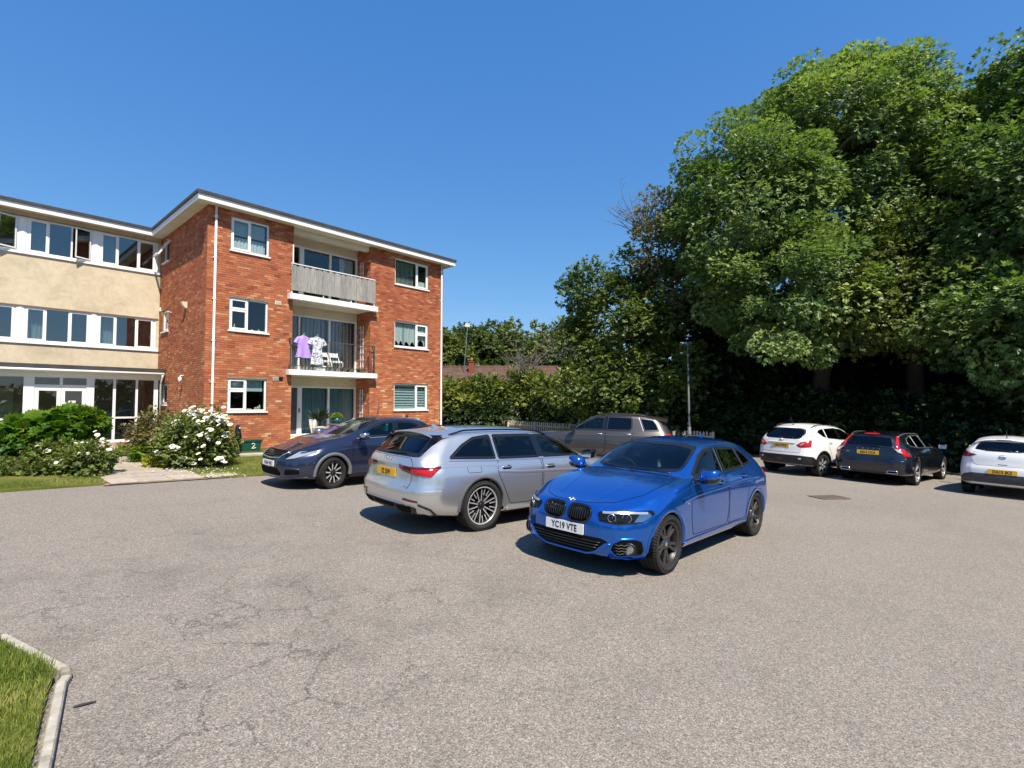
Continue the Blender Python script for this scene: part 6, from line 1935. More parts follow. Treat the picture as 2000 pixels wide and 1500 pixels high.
    c.arch_lips(M['trim_black'], width=.06, off=.01)
    c.body()
    c.wheels(dict(n=5, arms=[(-8, -10, .03, .03, .16, .96), (8, 10, .03, .03, .16, .96)], spoke='wheel_silver', side='wheel_dark', dish=.02), wt=.24)
grey_suv()

def rear_pts(c, pts): return [tuple(c.surf(y, z, 'rear')) for y, z in pts]

# ---------------------------------------------------------------- white crossover
def white_crossover():
    xf, xr = 2.2, -2.13
    sp = base_spec(xf, xr, .89, 2.63, .342, .24, 1.6, (.88, 1.06), [(1.4, .98), (.8, 1.04), (0, 1.07), (-.8, 1.10), (-1.4, 1.16), (xr, 1.18)], .90, .15,
        [(.15, 1.50), (-.2, 1.565), (-.7, 1.59), (-1.2, 1.575), (-1.7, 1.53), (xr, 1.47)], [(.2, .12), (.38, .02), (.55, 0), (.68, .02), (.9, .045), (1.05, .07), (1.18, .14), (1.4, .33), (1.6, .42)], 1.54, yroof=.60, mid=.6, sh=.92, zb=.26)
    c = Car('white_crossover', 'white crossover with black lower bumper and roof rails, left of the dark estate', 10.1, 16.95, R(30), sp, car_paint('white_paint_a', (0.78, 0.78, 0.76), 0.0, 0.35, 0.02))
    P = c.paint
    c.glass('windscreen', [(-.64, 1.10), (.64, 1.10), (.57, 1.42), (.3, 1.49), (-.3, 1.49), (-.57, 1.42)], 'front', 'front', 'privacy_glass')
    c.glass('side_window', [(.72, 1.09), (-.2, 1.105), (-.25, 1.45), (.02, 1.43), (.35, 1.30)], 'side', 'side', 'privacy_glass', mirror=True, rnd=.03)
    c.glass('side_window', [(-.30, 1.11), (-.95, 1.15), (-.95, 1.44), (-.35, 1.465)], 'side', 'side', 'privacy_glass', mirror=True, rnd=.03)
    c.glass('quarter_window', [(-1.0, 1.155), (-1.20, 1.20), (-1.36, 1.32), (-1.24, 1.40), (-1.0, 1.435)], 'side', 'side', 'privacy_glass', mirror=True, rnd=.03)
    c.panel('pillar_trim', [(-.19, 1.105), (-.31, 1.105), (-.36, 1.46), (-.24, 1.45)], 'side', M['gloss_black'], off=.004, mirror=True, rim=False)
    c.glass('rear_window', [(-.56, 1.13), (-.45, 1.10), (.45, 1.10), (.56, 1.13), (.62, 1.25), (.54, 1.40), (.40, 1.435), (-.40, 1.435), (-.54, 1.40), (-.62, 1.25)], 'rear', 'rear', 'privacy_glass', rnd=.05, border=.03)
    c.wiper([(.06, 1.135), (-.34, 1.15)], 'rear')
    c.door([(.88, .42), (.92, .7), (.88, 1.03), (.72, 1.06), (-.235, 1.08), (-.25, .7), (-.2, .42)], handle=(-.08, .97), hmat=P)
    c.door([(-.25, .42), (-.29, .7), (-.275, 1.08), (-1.0, 1.11), (-1.04, .95), (-.88, .62), (-.80, .42)], handle=(-.90, 1.0), hmat=P)
    tg = [(-.58, .70), (.58, .70), (.60, .90), (.56, 1.07), (-.56, 1.07), (-.60, .90)]
    t = c.panel('tailgate', tg, 'rear', P, off=.004, grid=.07, rnd=.06, sink=.004); c.ribbon('tailgate_gap', round_poly(tg, .06), 'rear', M['gap'], .010, .0012, parent=t, closed=True)
    bl_ = c.panel('lower_bumper', rear_pts(c, [(-.62, .36), (.62, .36), (.70, .45), (.70, .62), (-.70, .62), (-.70, .45)]), 'rear', M['trim_black'], off=.010, rnd=.04)
    c.panel('lower_bumper', [tuple(c.surf(.60, .62, 'rear')), tuple(c.surf(.60, .36, 'rear')), tuple(c.surf(-1.75, .34, 'side')), tuple(c.surf(-1.72, .52, 'side')), tuple(c.surf(-1.85, .60, 'side'))], 135, M['trim_black'], off=.009, mirror=True, rnd=.04)
    c.panel('reflector', rear_pts(c, [(-.08, .47), (.08, .47), (.08, .53), (-.08, .53)]), 'rear', M['dark_red_lamp'], off=.014, rim=False)
    for sd in (1, -1): c.panel('reversing_lamp', rear_pts(c, [(sd * .55, .51), (sd * .63, .51), (sd * .63, .55), (sd * .55, .55)]), 'rear', M['clear_lamp'], off=.016, rim=False, rnd=.01)
    tl = [tuple(c.surf(.46, .92, 'rear')), tuple(c.surf(.60, 1.03, 'rear')), tuple(c.surf(-1.78, 1.10, 'side')), tuple(c.surf(-1.88, .88, 'side')), tuple(c.surf(.56, .855, 'rear'))]
    l = c.panel('tail_light', tl, 135, M['red_lamp'], off=.006, dome=.014, mirror=True, rnd=.025)
    c.panel('tail_light_clear', [tuple(c.surf(.56, .93, 'rear')), tuple(c.surf(.64, .99, 'rear')), tuple(c.surf(-1.95, 1.04, 'side')), tuple(c.surf(-2.0, .99, 'side')), tuple(c.surf(.63, .91, 'rear'))], 135, M['clear_lamp'], off=.018, dome=.006, mirror=True, rnd=.02, parent=l, rim=False)
    c.plate('CK13 VYZ', 'rear', 0, .90, PLATE_Y, off=.010)
    c.ribbon('plate_trim', [(-.42, .985), (.42, .985)], 'rear', P, .05, .004, thick=.018)
    e = empty('badge', c.surf(0, 1.055, 'rear', .01), 0, c.root); mb = MB(); mb.tube(torus_pts((0, 0, 0), .045, (0, 1, 0), (-.2, 0, .98)), .007, 6, closed=True); mb.box(-.006, .006, -.06, .06, -.009, .009); mb.build('badge_mark', M['satin'], e)
    c.pipe('roof_rail', [(.0, .585), (-.6, .59), (-1.45, .555)], 'top', M['trim_black'], .015, .01, True, lift=lambda t: .035 * min(1, 7 * t, 7 * (1 - t)))
    p = c.surf(-1.45, 0, 'top'); mb = MB(); mb.tube([p, p + Vector((-.22, 0, .42))], [.008, .003], 5); mb.lathe([(.025, 0), (.02, .02), (0, .025)], p, 8); mb.build('antenna', M['trim_black'], c.root)
    c.panel('sill_cladding', [(1.0, .27), (-.95, .27), (-.95, .40), (1.0, .40)], 'side', M['trim_black'], off=.008, mirror=True, grid=.12)
    c.mirror(.68, 1.0, 1.13, P, M['trim_black'], .10, .11, .08)
    c.cabin(seats_x=(.1,), rear_x=-.85, dash_x=.80, belt=1.07, hr=1.34)
    c.arch_lips(M['trim_black'], width=.065, off=.012)
    c.body()
    c.wheels(dict(n=6, arms=[(-10, -7, .036, .04, .2, .96), (10, 7, .036, .04, .2, .96)], two=True, spoke='wheel_silver', side='wheel_dark', lip='wheel_grey', cap='wheel_silver', dish=.02), wt=.22)
white_crossover()

# ---------------------------------------------------------------- dark estate
def dark_estate():
    xf, xr = 2.26, -2.37
    sp = base_spec(xf, xr, .93, 2.776, .333, .236, 1.48, (.74, 1.0), [(1.4, .88), (.8, .95), (0, .98), (-.9, 1.0), (-1.6, 1.03), (xr, 1.04)], .95, .05,
        [(.05, 1.385), (-.3, 1.44), (-.8, 1.465), (-1.4, 1.45), (-1.9, 1.415), (xr, 1.37)], [(.2, .12), (.35, .02), (.5, 0), (.68, .0), (.74, .03), (.92, .05), (1.0, .08), (1.2, .22), (1.38, .36), (1.5, .40)], 1.60, yroof=.60, mid=.52, sh=.82)
    c = Car('dark_estate', 'dark navy estate with tall red tail lights parked between two white cars', 11.72, 15.8, R(38.6), sp, car_paint('midnight_paint', (0.003, 0.005, 0.014), 0.2, 0.25))
    P = c.paint
    c.glass('windscreen', [(-.66, 1.03), (.66, 1.03), (.58, 1.32), (.3, 1.38), (-.3, 1.38), (-.58, 1.32)], 'front', 'front', 'privacy_glass')
    c.glass('side_window', [(.68, 1.0), (-.2, 1.01), (-.25, 1.35), (.0, 1.335), (.30, 1.22)], 'side', 'side', 'privacy_glass', mirror=True, trim='satin', rnd=.03)
    c.glass('side_window', [(-.30, 1.01), (-1.08, 1.025), (-1.04, 1.35), (-.35, 1.36)], 'side', 'side', 'privacy_glass', mirror=True, trim='satin', rnd=.03)
    c.glass('quarter_window', [(-1.14, 1.03), (-1.60, 1.07), (-1.66, 1.14), (-1.50, 1.27), (-1.10, 1.345)], 'side', 'side', 'privacy_glass', mirror=True, trim='satin', rnd=.05)
    c.glass('rear_window', [(-.58, 1.02), (.58, 1.02), (.53, 1.18), (.48, 1.32), (-.48, 1.32), (-.53, 1.18)], 'rear', 'rear', 'privacy_glass', rnd=.04, border=.03)
    c.wiper([(.15, 1.045), (-.30, 1.035)], 'rear')
    c.panel('brake_light', rear_pts(c, [(-.18, 1.345), (.18, 1.345), (.17, 1.37), (-.17, 1.37)]), 'rear', M['red_lamp'], off=.03, rim=True, sink=-.0)
    up = [tuple(c.surf(.575, 1.01, 'rear')), tuple(c.surf(.555, 1.30, 'rear')), tuple(c.surf(-2.02, 1.27, 'side')), tuple(c.surf(-2.17, 1.0, 'side'))]
    c.panel('tail_light', [tuple(c.surf(.60, 1.0, 'rear')), tuple(c.surf(.515, 1.325, 'rear')), tuple(c.surf(.56, 1.32, 'rear')), tuple(c.surf(.68, 1.0, 'rear'))], 160, M['red_lamp'], off=.014, dome=.012, mirror=True, rnd=.01)
    lo = [tuple(c.surf(.60, 1.0, 'rear')), tuple(c.surf(.70, 1.02, 'rear')), tuple(c.surf(-2.10, .98, 'side')), tuple(c.surf(-1.98, .80, 'side')), tuple(c.surf(.80, .80, 'rear')), tuple(c.surf(.70, .90, 'rear'))]
    l = c.panel('tail_light', lo, 140, M['red_lamp'], off=.010, dome=.016, mirror=True, rnd=.02)
    c.panel('tail_light_clear', rear_pts(c, [(.58, .99), (.70, .96), (.76, .88), (.68, .90)]), 155, M['clear_lamp'], off=.026, mirror=True, rim=False, parent=l)
    tg = [(-.50, .68), (.50, .68), (.60, .78), (.62, .92), (.58, 1.01), (-.58, 1.01), (-.62, .92), (-.60, .78)]
    t = c.panel('tailgate', tg, 'rear', P, off=.004, grid=.07, rnd=.06, sink=.004); c.ribbon('tailgate_gap', round_poly(tg, .06), 'rear', M['gap'], .010, .0012, parent=t, closed=True)
    c.ribbon('tailgate_crease', [(-.60, .98), (-.42, .86), (-.28, .80), (.28, .80), (.42, .86), (.60, .98)], 'rear', P, .035, .004, thick=.012)
    c.plate('KS14 UCA', 'rear', 0, .865, PLATE_Y, off=.014)
    for k, ch in enumerate('VOLVO'):
        e = empty('badge_letter', c.surf((k - 2) * -.13 * -1 * -1, .965, 'rear', .008), math.pi, c.root); c.text('letter', ch, e, (0, 0, 0), .045, M['chrome'], 1.2, bold=.0015)
    e = empty('model_badge', c.surf(.50, .86, 'rear', .012), math.pi, c.root); c.text('badge_text', 'V60', e, (0, 0, 0), .045, M['chrome'], 1.1, bold=.001)
    c.ribbon('bumper_crease', rear_pts(c, [(-.8, .66), (-.5, .60), (.5, .60), (.8, .66)]), 'rear', P, .05, .002, thick=.014)
    for sd in (1, -1):
        q = [(sd * .44, .335), (sd * .66, .335), (sd * .68, .40), (sd * .46, .40)]
        x = c.panel('exhaust_tip', rear_pts(c, q), 'rear', M['gap'], off=.010, rim=False)
        c.ring('exhaust_trim', rear_pts(c, q), 'rear', M['chrome'], .018, .014, parent=x, outward=.009, thick=.012)
    c.panel('lower_bumper', rear_pts(c, [(-.40, .31), (.40, .31), (.42, .36), (-.42, .36)]), 'rear', M['trim_black'], off=.008, rnd=.02)
    c.door([(.84, .34), (.88, .6), (.84, .93), (.68, .965), (-.235, .985), (-.25, .6), (-.2, .34)], handle=(-.08, .87))
    c.door([(-.25, .34), (-.29, .6), (-.275, .985), (-1.1, 1.0), (-1.15, .85), (-.97, .55), (-.88, .34)], handle=(-1.0, .90))
    c.pipe('roof_rail', [(.0, .59), (-.7, .60), (-1.4, .585), (-1.85, .555)], 'top', M['satin'], .014, .006, True, lift=lambda t: .03 * min(1, 8 * t, 8 * (1 - t)))
    mb = MB(); p = c.surf(-1.75, 0, 'top'); mb.sphere(p + Vector((0, 0, .015)), (.05, .02, .025), 8, 6); mb.build('antenna', P, c.root, True)
    c.mirror(.62, 1.04, 1.03, P, M['trim_black'], .10, .11, .075)
    c.cabin(seats_x=(.1,), rear_x=-.85, dash_x=.80, belt=1.0, hr=1.24)
    c.arch_lips(width=.04)
    c.body()
    c.wheels(dict(n=5, arms=[(-6, -9, .04, .04, .16, .97), (6, 9, .04, .04, .16, .97)], spoke='wheel_silver', side='wheel_grey', lip='wheel_silver', cap='wheel_silver', dish=.02))
dark_estate()

# ---------------------------------------------------------------- white supermini
def white_mini():
    xf, xr = 2.09, -1.98
    sp = base_spec(xf, xr, .8475, 2.57, .30, .205, 1.49, (.78, 1.0), [(1.3, .90), (.8, .97), (0, 1.0), (-.8, 1.04), (-1.3, 1.09), (xr, 1.10)], .95, .15,
        [(.15, 1.40), (-.2, 1.46), (-.6, 1.485), (-1.1, 1.47), (-1.5, 1.44), (xr, 1.39)], [(.2, .16), (.33, .05), (.46, 0), (.66, .0), (.78, .035), (.95, .05), (1.08, .09), (1.2, .20), (1.4, .36), (1.5, .40)], 1.47, yroof=.57, mid=.55, sh=.84)
    c = Car('white_supermini', 'small white hatchback at the right edge with grey panel under its number plate', 13.22, 13.5, R(38.2), sp, car_paint('white_paint_b', (0.76, 0.77, 0.78), 0.0, 0.32, 0.02))
    P = c.paint
    c.glass('windscreen', [(-.60, 1.04), (.60, 1.04), (.54, 1.33), (.3, 1.39), (-.3, 1.39), (-.54, 1.33)], 'front', 'front', 'privacy_glass')
    c.glass('side_window', [(.70, 1.03), (-.2, 1.05), (-.25, 1.36), (.02, 1.345), (.35, 1.22)], 'side', 'side', 'privacy_glass', mirror=True, rnd=.03)
    c.glass('side_window', [(-.30, 1.055), (-.98, 1.11), (-1.05, 1.2), (-.92, 1.33), (-.35, 1.375)], 'side', 'side', 'privacy_glass', mirror=True, rnd=.03)
    c.glass('rear_window', [(-.52, 1.13), (-.3, 1.10), (.3, 1.10), (.52, 1.13), (.50, 1.2), (.44, 1.33), (-.44, 1.33), (-.50, 1.2)], 'rear', 'rear', 'privacy_glass', rnd=.04, border=.025)
    mb = MB(); rows = []
    for i in range(13):
        y = -.54 + 1.08 * i / 12; a = c.surf(-1.45, y, 'top', .002); xe = -1.70 + .04 * (abs(y) / .54) ** 3
        rows.append([a, Vector((xe, y, a.z - .02)), Vector((xe + .01, y, a.z - .045)), Vector((-1.5, y, a.z - .09))])
    mb.add([p for r in rows for p in r], [(4 * i + j, 4 * i + j + 1, 4 * i + j + 5, 4 * i + j + 4) for i in range(12) for j in range(3)]); s_ = mb.build('roof_spoiler', P, c.root, True)
    mb = MB(); mb.box(-1.71, -1.69, -.13, .13, rows[6][1].z - .022, rows[6][1].z - .004); mb.build('brake_light', M['dark_red_lamp'], s_)
    c.wiper([(-.16, 1.115), (.32, 1.15)], 'rear')
    l = c.panel('tail_light', [tuple(c.surf(.46, 1.0, 'rear')), tuple(c.surf(.62, 1.04, 'rear')), tuple(c.surf(-1.66, 1.085, 'side')), tuple(c.surf(-1.70, .94, 'side')), tuple(c.surf(.62, .94, 'rear'))], 140, M['dark_red_lamp'], off=.008, dome=.014, mirror=True, rnd=.02)
    c.panel('tail_light_red', [tuple(c.surf(.60, .955, 'rear')), tuple(c.surf(.60, 1.03, 'rear')), tuple(c.surf(-1.68, 1.07, 'side')), tuple(c.surf(-1.71, .96, 'side'))], 140, M['red_lamp'], off=.022, mirror=True, rim=False, parent=l, rnd=.02)
    tg = [(-.50, .76), (.50, .76), (.56, .88), (.55, 1.0), (.50, 1.09), (-.50, 1.09), (-.55, 1.0), (-.56, .88)]
    t = c.panel('tailgate', tg, 'rear', P, off=.004, grid=.07, rnd=.06, sink=.004); c.ribbon('tailgate_gap', round_poly(tg, .06), 'rear', M['gap'], .009, .0012, parent=t, closed=True)
    c.panel('tailgate_catch', rear_pts(c, [(-.09, .785), (.09, .785), (.08, .80), (-.08, .80)]), 'rear', M['gap'], off=.007, rim=False)
    e = empty('badge', c.surf(0, .97, 'rear', .010), 0, c.root); mb = MB()
    mb.tube([(-.0, .062 * math.cos(t_), .046 * math.sin(t_)) for t_ in [2 * math.pi * i / 22 for i in range(22)]], .006, 6, closed=True)
    mb.tube([(-.004, -.056, .014), (-.004, -.026, .012), (-.004, 0, -.012), (-.004, .026, .012), (-.004, .056, .014)], .006, 6); mb.build('badge_mark', M['satin'], e, True)
    c.plate('DA15 JKZ', 'rear', 0, .62, PLATE_Y, off=.012)
    c.panel('lower_bumper', rear_pts(c, [(-.56, .34), (.56, .34), (.68, .45), (.62, .56), (-.62, .56), (-.68, .45)]), 'rear', simple('bumper_grey', (.04, .045, .055), .45), off=.008, rnd=.06)
    c.panel('lower_bumper', [tuple(c.surf(.52, .34, 'rear')), tuple(c.surf(.52, .55, 'rear')), tuple(c.surf(.70, .53, 'rear')), tuple(c.surf(-1.66, .38, 'side')), tuple(c.surf(-1.64, .32, 'side'))], 140, bpy.data.materials['bumper_grey'], off=.007, mirror=True, rnd=.05)
    c.panel('reflector', rear_pts(c, [(.56, .42), (.66, .43), (.66, .46), (.56, .45)]), 150, M['dark_red_lamp'], off=.014, mirror=True, rim=False)
    c.door([(.84, .36), (.88, .6), (.84, .94), (.70, 1.0), (-.235, 1.025), (-.25, .6), (-.2, .36)], handle=(-.08, .92))
    c.door([(-.25, .36), (-.29, .6), (-.275, 1.025), (-1.0, 1.07), (-1.04, .9), (-.86, .55), (-.78, .36)], handle=(-.92, .97))
    p = c.surf(-1.35, 0, 'top'); mb = MB(); mb.tube([p, p + Vector((-.07, 0, .19))], [.011, .007], 6); mb.build('antenna', M['trim_black'], c.root)
    e = empty('model_badge', c.surf(.42, .90, 'rear', .008), math.pi, c.root); c.text('badge_text', 'mazda', e, (0, 0, 0), .04, M['satin'], 1.1, bold=.001) if False else None
    c.mirror(.64, .96, 1.06, P, M['trim_black'], .10, .11, .075)
    c.cabin(seats_x=(.1,), rear_x=-.75, dash_x=.80, belt=1.02, hr=1.26)
    c.arch_lips(width=.035)
    c.body()
    c.wheels(dict(n=8, arms=[(0, 4, .03, .03, .2, .96)], spoke='wheel_silver', side='wheel_grey', dish=.02), wt=.19)
white_mini()
# ================================================================ vegetation
def at(px, py, Y):
    """world point at depth Y seen at a photo position (used to lay out the planting)"""
    th = math.atan(0.040); c, s = math.cos(th), math.sin(th)
    u, v = (px - 1000) / 1000.0, (750 - py) / 1000.0
    d = Vector((u, c - v * s, s + v * c)); t = Y / d.y
    return Vector((d.x * t, Y, 1.8 + d.z * t))

T_LEAF = (np.array([(0, 0, 0), (.45, .26, .05), (1, 0, 0), (.45, -.26, .05)], float), [(0, 1, 2), (0, 2, 3)])
T_BROAD = (np.array([(0, 0, 0), (.35, .40, .06), (1, 0, -.05), (.35, -.40, .06)], float), [(0, 1, 2), (0, 2, 3)])
def compose(base, items):
    V, F = [], []
    bv, bf = base
    for (ox, oy, oz, ang, sc, roll) in items:
        ca, sa = math.cos(R(ang)), math.sin(R(ang)); cr, sr = math.cos(R(roll)), math.sin(R(roll))
        n = len(V)
        for x, y, z in bv:
            y2, z2 = y * cr - z * sr, y * sr + z * cr
            V.append((ox + sc * (x * ca - y2 * sa), oy + sc * (x * sa + y2 * ca), oz + sc * z2))
        F += [tuple(i + n for i in f) for f in bf]
    return np.array(V), F
T_FROND = compose(T_LEAF, [(.28, 0, 0, 58, .34, 10), (.28, 0, 0, -58, .34, -10), (.52, 0, -.02, 52, .36, 8), (.52, 0, -.02, -52, .36, -8), (.74, 0, -.05, 46, .32, 5), (.74, 0, -.05, -46, .32, -5), (.86, 0, -.09, 0, .36, 0)])
T_TRIO = compose(T_LEAF, [(.1, 0, 0, 0, 1.0, 0), (.0, .05, 0, 42, .9, 25), (.0, -.05, 0, -48, .8, -20)])
T_SPRIG = compose(T_BROAD, [(0, 0, 0, 0, .55, 0), (.1, 0, .05, 75, .5, 20), (.1, 0, .05, -75, .5, -20), (.35, 0, .1, 38, .5, 35), (.35, 0, 0, -40, .5, -35)])
T_PALM = compose(T_LEAF, [(0, 0, 0, a, .8 if abs(a) < 80 else .6, 0) for a in (-110, -70, -35, 0, 35, 70, 110)])
T_GRASS = (np.array([(0, -.03, 0), (0, .03, 0), (.55, .02, .10), (1, 0, .32)], float), [(0, 1, 2), (0, 2, 3)])

def leaf_cloud(name, tmpl, pos, axis, size, tint, mat, parent=None, up=None, roll=0.6):
    """many copies of a leaf template in one mesh; axis = direction each leaf points"""
    tv, tf = tmpl
    n = len(pos)
    ax = axis / np.maximum(1e-6, np.linalg.norm(axis, axis=1))[:, None]
    ref = np.tile(np.array([0, 0, 1.0]), (n, 1)) if up is None else up
    ref = ref + RNG.normal(0, roll, (n, 3))
    sd = np.cross(ref, ax); sd /= np.maximum(1e-6, np.linalg.norm(sd, axis=1))[:, None]
    nr = np.cross(ax, sd)
    V = pos[:, None, :] + size[:, None, None] * (tv[None, :, 0:1] * ax[:, None, :] + tv[None, :, 1:2] * sd[:, None, :] + tv[None, :, 2:3] * nr[:, None, :])
    k = len(tv)
    F = (np.array(tf)[None] + (np.arange(n) * k)[:, None, None]).reshape(-1, 3)
    me = bpy.data.meshes.new(name)
    me.vertices.add(n * k); me.vertices.foreach_set('co', V.astype(np.float32).ravel())
    me.loops.add(F.size); me.loops.foreach_set('vertex_index', F.astype(np.int32).ravel())
    me.polygons.add(len(F)); me.polygons.foreach_set('loop_start', np.arange(0, F.size, 3, dtype=np.int32)); me.polygons.foreach_set('loop_total', np.full(len(F), 3, np.int32))
    a = me.attributes.new('tint', 'FLOAT', 'FACE'); a.data.foreach_set('value', np.repeat(np.clip(tint, 0, 1), len(tf)).astype(np.float32))
    me.update(calc_edges=True)
    return link_mesh(name, me, parent, mat)

def blob_points(blobs, n, inner=0.35, seed=0):
    rg = np.random.default_rng(seed)
    w = np.array([b[3] * b[4] * b[5] for b in blobs]) ** 0.75; w /= w.sum()
    out, nor = [], []
    tries = 0
    while len(out) < n and tries < n * 30:
        tries += 1
        b = blobs[rg.choice(len(blobs), p=w)]
        d = rg.normal(0, 1, 3); d /= np.linalg.norm(d)
        r = 1 - abs(rg.normal(0, inner)); r = max(0.15, r)
        p = np.array(b[:3]) + d * r * np.array(b[3:6])
        # drop points deep inside another blob
        if any(((p - np.array(q[:3])) / np.array(q[3:6])) @ ((p - np.array(q[:3])) / np.array(q[3:6])) < 0.35 for q in blobs) and rg.random() < 0.75: continue
        out.append(p); nor.append(d / np.array(b[3:6]))
    nor = np.array(nor); nor /= np.linalg.norm(nor, axis=1)[:, None]
    return np.array(out), nor

def skeleton(base, targets, trunk_h, r0, mat, parent, seed=0, lean=(0, 0), forks=5, max_t=220, thin=0.012):
    """trunk plus branches grown towards the foliage clumps, one mesh"""
    rg = random.Random(seed)
    nodes = []; par = []
    b = Vector(base); top = b + Vector((lean[0], lean[1], trunk_h))
    for i in range(5):
        t = i / 4; nodes.append(b.lerp(top, t) + Vector((rg.uniform(-.05, .05), rg.uniform(-.05, .05), 0)) * (i > 0)); par.append(i - 1)
    T = [Vector(t) for t in targets]
    T.sort(key=lambda t: (t - top).length)
    T = T[::max(1, len(T) // max_t)]
    ends = []
    for t in T:
        best, bi = 1e9, 0
        for i, nd_ in enumerate(nodes):
            if i < 2: continue
            d = (t - nd_).length + max(0, nd_.z - t.z + .1) * 1.2
            if d < best: best, bi = d, i
        s_ = nodes[bi]; d = t - s_
        n = max(1, int(d.length / 1.0))
        last = bi
        sag = Vector((rg.uniform(-.15, .15), rg.uniform(-.15, .15), .12 * d.length * .5))
        for j in range(1, n + 1):
            q = j / n
            nodes.append(s_.lerp(t, q) + sag * math.sin(math.pi * q) * .8 + Vector((rg.uniform(-.07, .07), rg.uniform(-.07, .07), rg.uniform(-.05, .05)))); par.append(last); last = len(nodes) - 1
        ends.append(last)
    area = [0.0] * len(nodes)
    for e in ends: area[e] += thin ** 2
    for i in range(len(nodes) - 1, 0, -1):
        area[i] = max(area[i], thin ** 2); area[par[i]] += area[i] * .92
    k = r0 / math.sqrt(area[0])
    rad = [max(thin * .5, math.sqrt(a) * k ** .6 * .75 if i > 4 else math.sqrt(a) * k) for i, a in enumerate(area)]
    kids = {}
    for i in range(1, len(nodes)): kids.setdefault(par[i], []).append(i)
    mb = MB()
    # chains
    done = set()
    for i in range(1, len(nodes)):
        if i in done: continue
        ch = [par[i], i]; done.add(i)
        while True:
            nx = [c for c in kids.get(ch[-1], []) if c not in done]
            if not nx: break
            c = max(nx, key=lambda q: rad[q]); ch.append(c); done.add(c)
        rr = [min(rad[ch[0]], rad[ch[1]] * 1.15)] + [rad[q] for q in ch[1:]]
        mb.tube([nodes[q] for q in ch], rr, 6 if rr[0] > .05 else 4, caps=False)
    # root flare
    mb.tube([b + Vector((0, 0, -.1)), b + Vector((0, 0, .25))], [rad[0] * 1.5, rad[0] * 1.05], 8, caps=False)
    return mb.build('trunk', mat, parent, True, recalc=False)

M['bark'] = simple('bark', (0.085, 0.068, 0.05), 0.95, vary=0.35, vscale=7, bmp=0.6, bscale=22)
M['bark_grey'] = simple('bark_grey', (0.17, 0.155, 0.13), 0.95, vary=0.3, vscale=8, bmp=0.5, bscale=25)
M['leaf_ash'] = mat_leaf('leaf_ash', [(0, (0.055, 0.105, 0.028)), (0.5, (0.155, 0.235, 0.065)), (1, (0.36, 0.43, 0.15))], 0.34)
M['leaf_mid'] = mat_leaf('leaf_mid', [(0, (0.032, 0.065, 0.014)), (0.5, (0.085, 0.135, 0.026)), (1, (0.22, 0.25, 0.055))], 0.34)
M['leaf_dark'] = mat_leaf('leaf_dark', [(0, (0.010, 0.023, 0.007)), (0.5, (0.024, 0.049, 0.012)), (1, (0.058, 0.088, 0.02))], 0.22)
M['leaf_olive'] = mat_leaf('leaf_olive', [(0, (0.05, 0.075, 0.016)), (0.5, (0.12, 0.16, 0.03)), (1, (0.25, 0.25, 0.05))], 0.33)
M['leaf_brown'] = mat_leaf('leaf_brown', [(0, (0.06, 0.075, 0.02)), (0.5, (0.125, 0.13, 0.035)), (1, (0.24, 0.17, 0.06))], 0.3)
M['leaf_hedge'] = mat_leaf('leaf_hedge', [(0, (0.055, 0.09, 0.016)), (0.5, (0.14, 0.185, 0.032)), (1, (0.29, 0.30, 0.06))], 0.34)
M['leaf_far'] = mat_leaf('leaf_far', [(0, (0.05, 0.08, 0.024)), (0.5, (0.105, 0.14, 0.036)), (1, (0.20, 0.22, 0.06))], 0.3)

def tree(name, label, base, blobs, n_clump, per, size, tmpl, mat, trunk_h, r0, spread=0.8, seed=1, droop=0.5, cat='tree', group=None, bark='bark', inner=.3, lean=(0, 0), max_t=200, tone=0.0, flat=0.75, twigs=0, share=None):
    root = empty(name, base, 0, None, label, cat, group)
    rg = np.random.default_rng(seed)
    C, N = blob_points(blobs, n_clump, inner, seed)
    m = len(C)
    loc = np.array(base)
    sz = np.clip(rg.normal(1, .25, m), .5, 1.6)
    ctint = rg.normal(0, .16, m)
    idx = np.repeat(np.arange(m), per)
    g = rg.normal(0, 1, (len(idx), 3)); g /= np.maximum(1, np.linalg.norm(g, axis=1) / 1.4)[:, None]
    P = C[idx] + g * np.array([1, 1, flat]) * (spread * sz[idx])[:, None]
    ax = N[idx] * .8 + g * .7 + rg.normal(0, .35, (len(idx), 3)); ax[:, 2] -= droop
    tint = .46 + tone + ctint[idx] + rg.normal(0, .15, len(idx)) + .08 * g[:, 2]  # top light put into the tint: upper leaves of each clump are lighter
    s_ = size * rg.uniform(.7, 1.25, len(idx))
    leaf_cloud('crown', tmpl, P - loc, ax, s_, tint, mat, root, up=np.array([0, 0, 1.0]) + N[idx] * .5)
    t = skeleton((0, 0, 0), [tuple(c - loc) for c in C], trunk_h, r0, M[bark], root, seed, lean, max_t=max_t)
    return root

def B(px, py, Y, rx, ry, rz):
    p = at(px, py, Y); return (p.x, p.y, p.z, rx, ry, rz)
def gp(px, Y):
    x = (px - 1000) / 1000.0 * Y; return (x, Y, gz(x, Y))

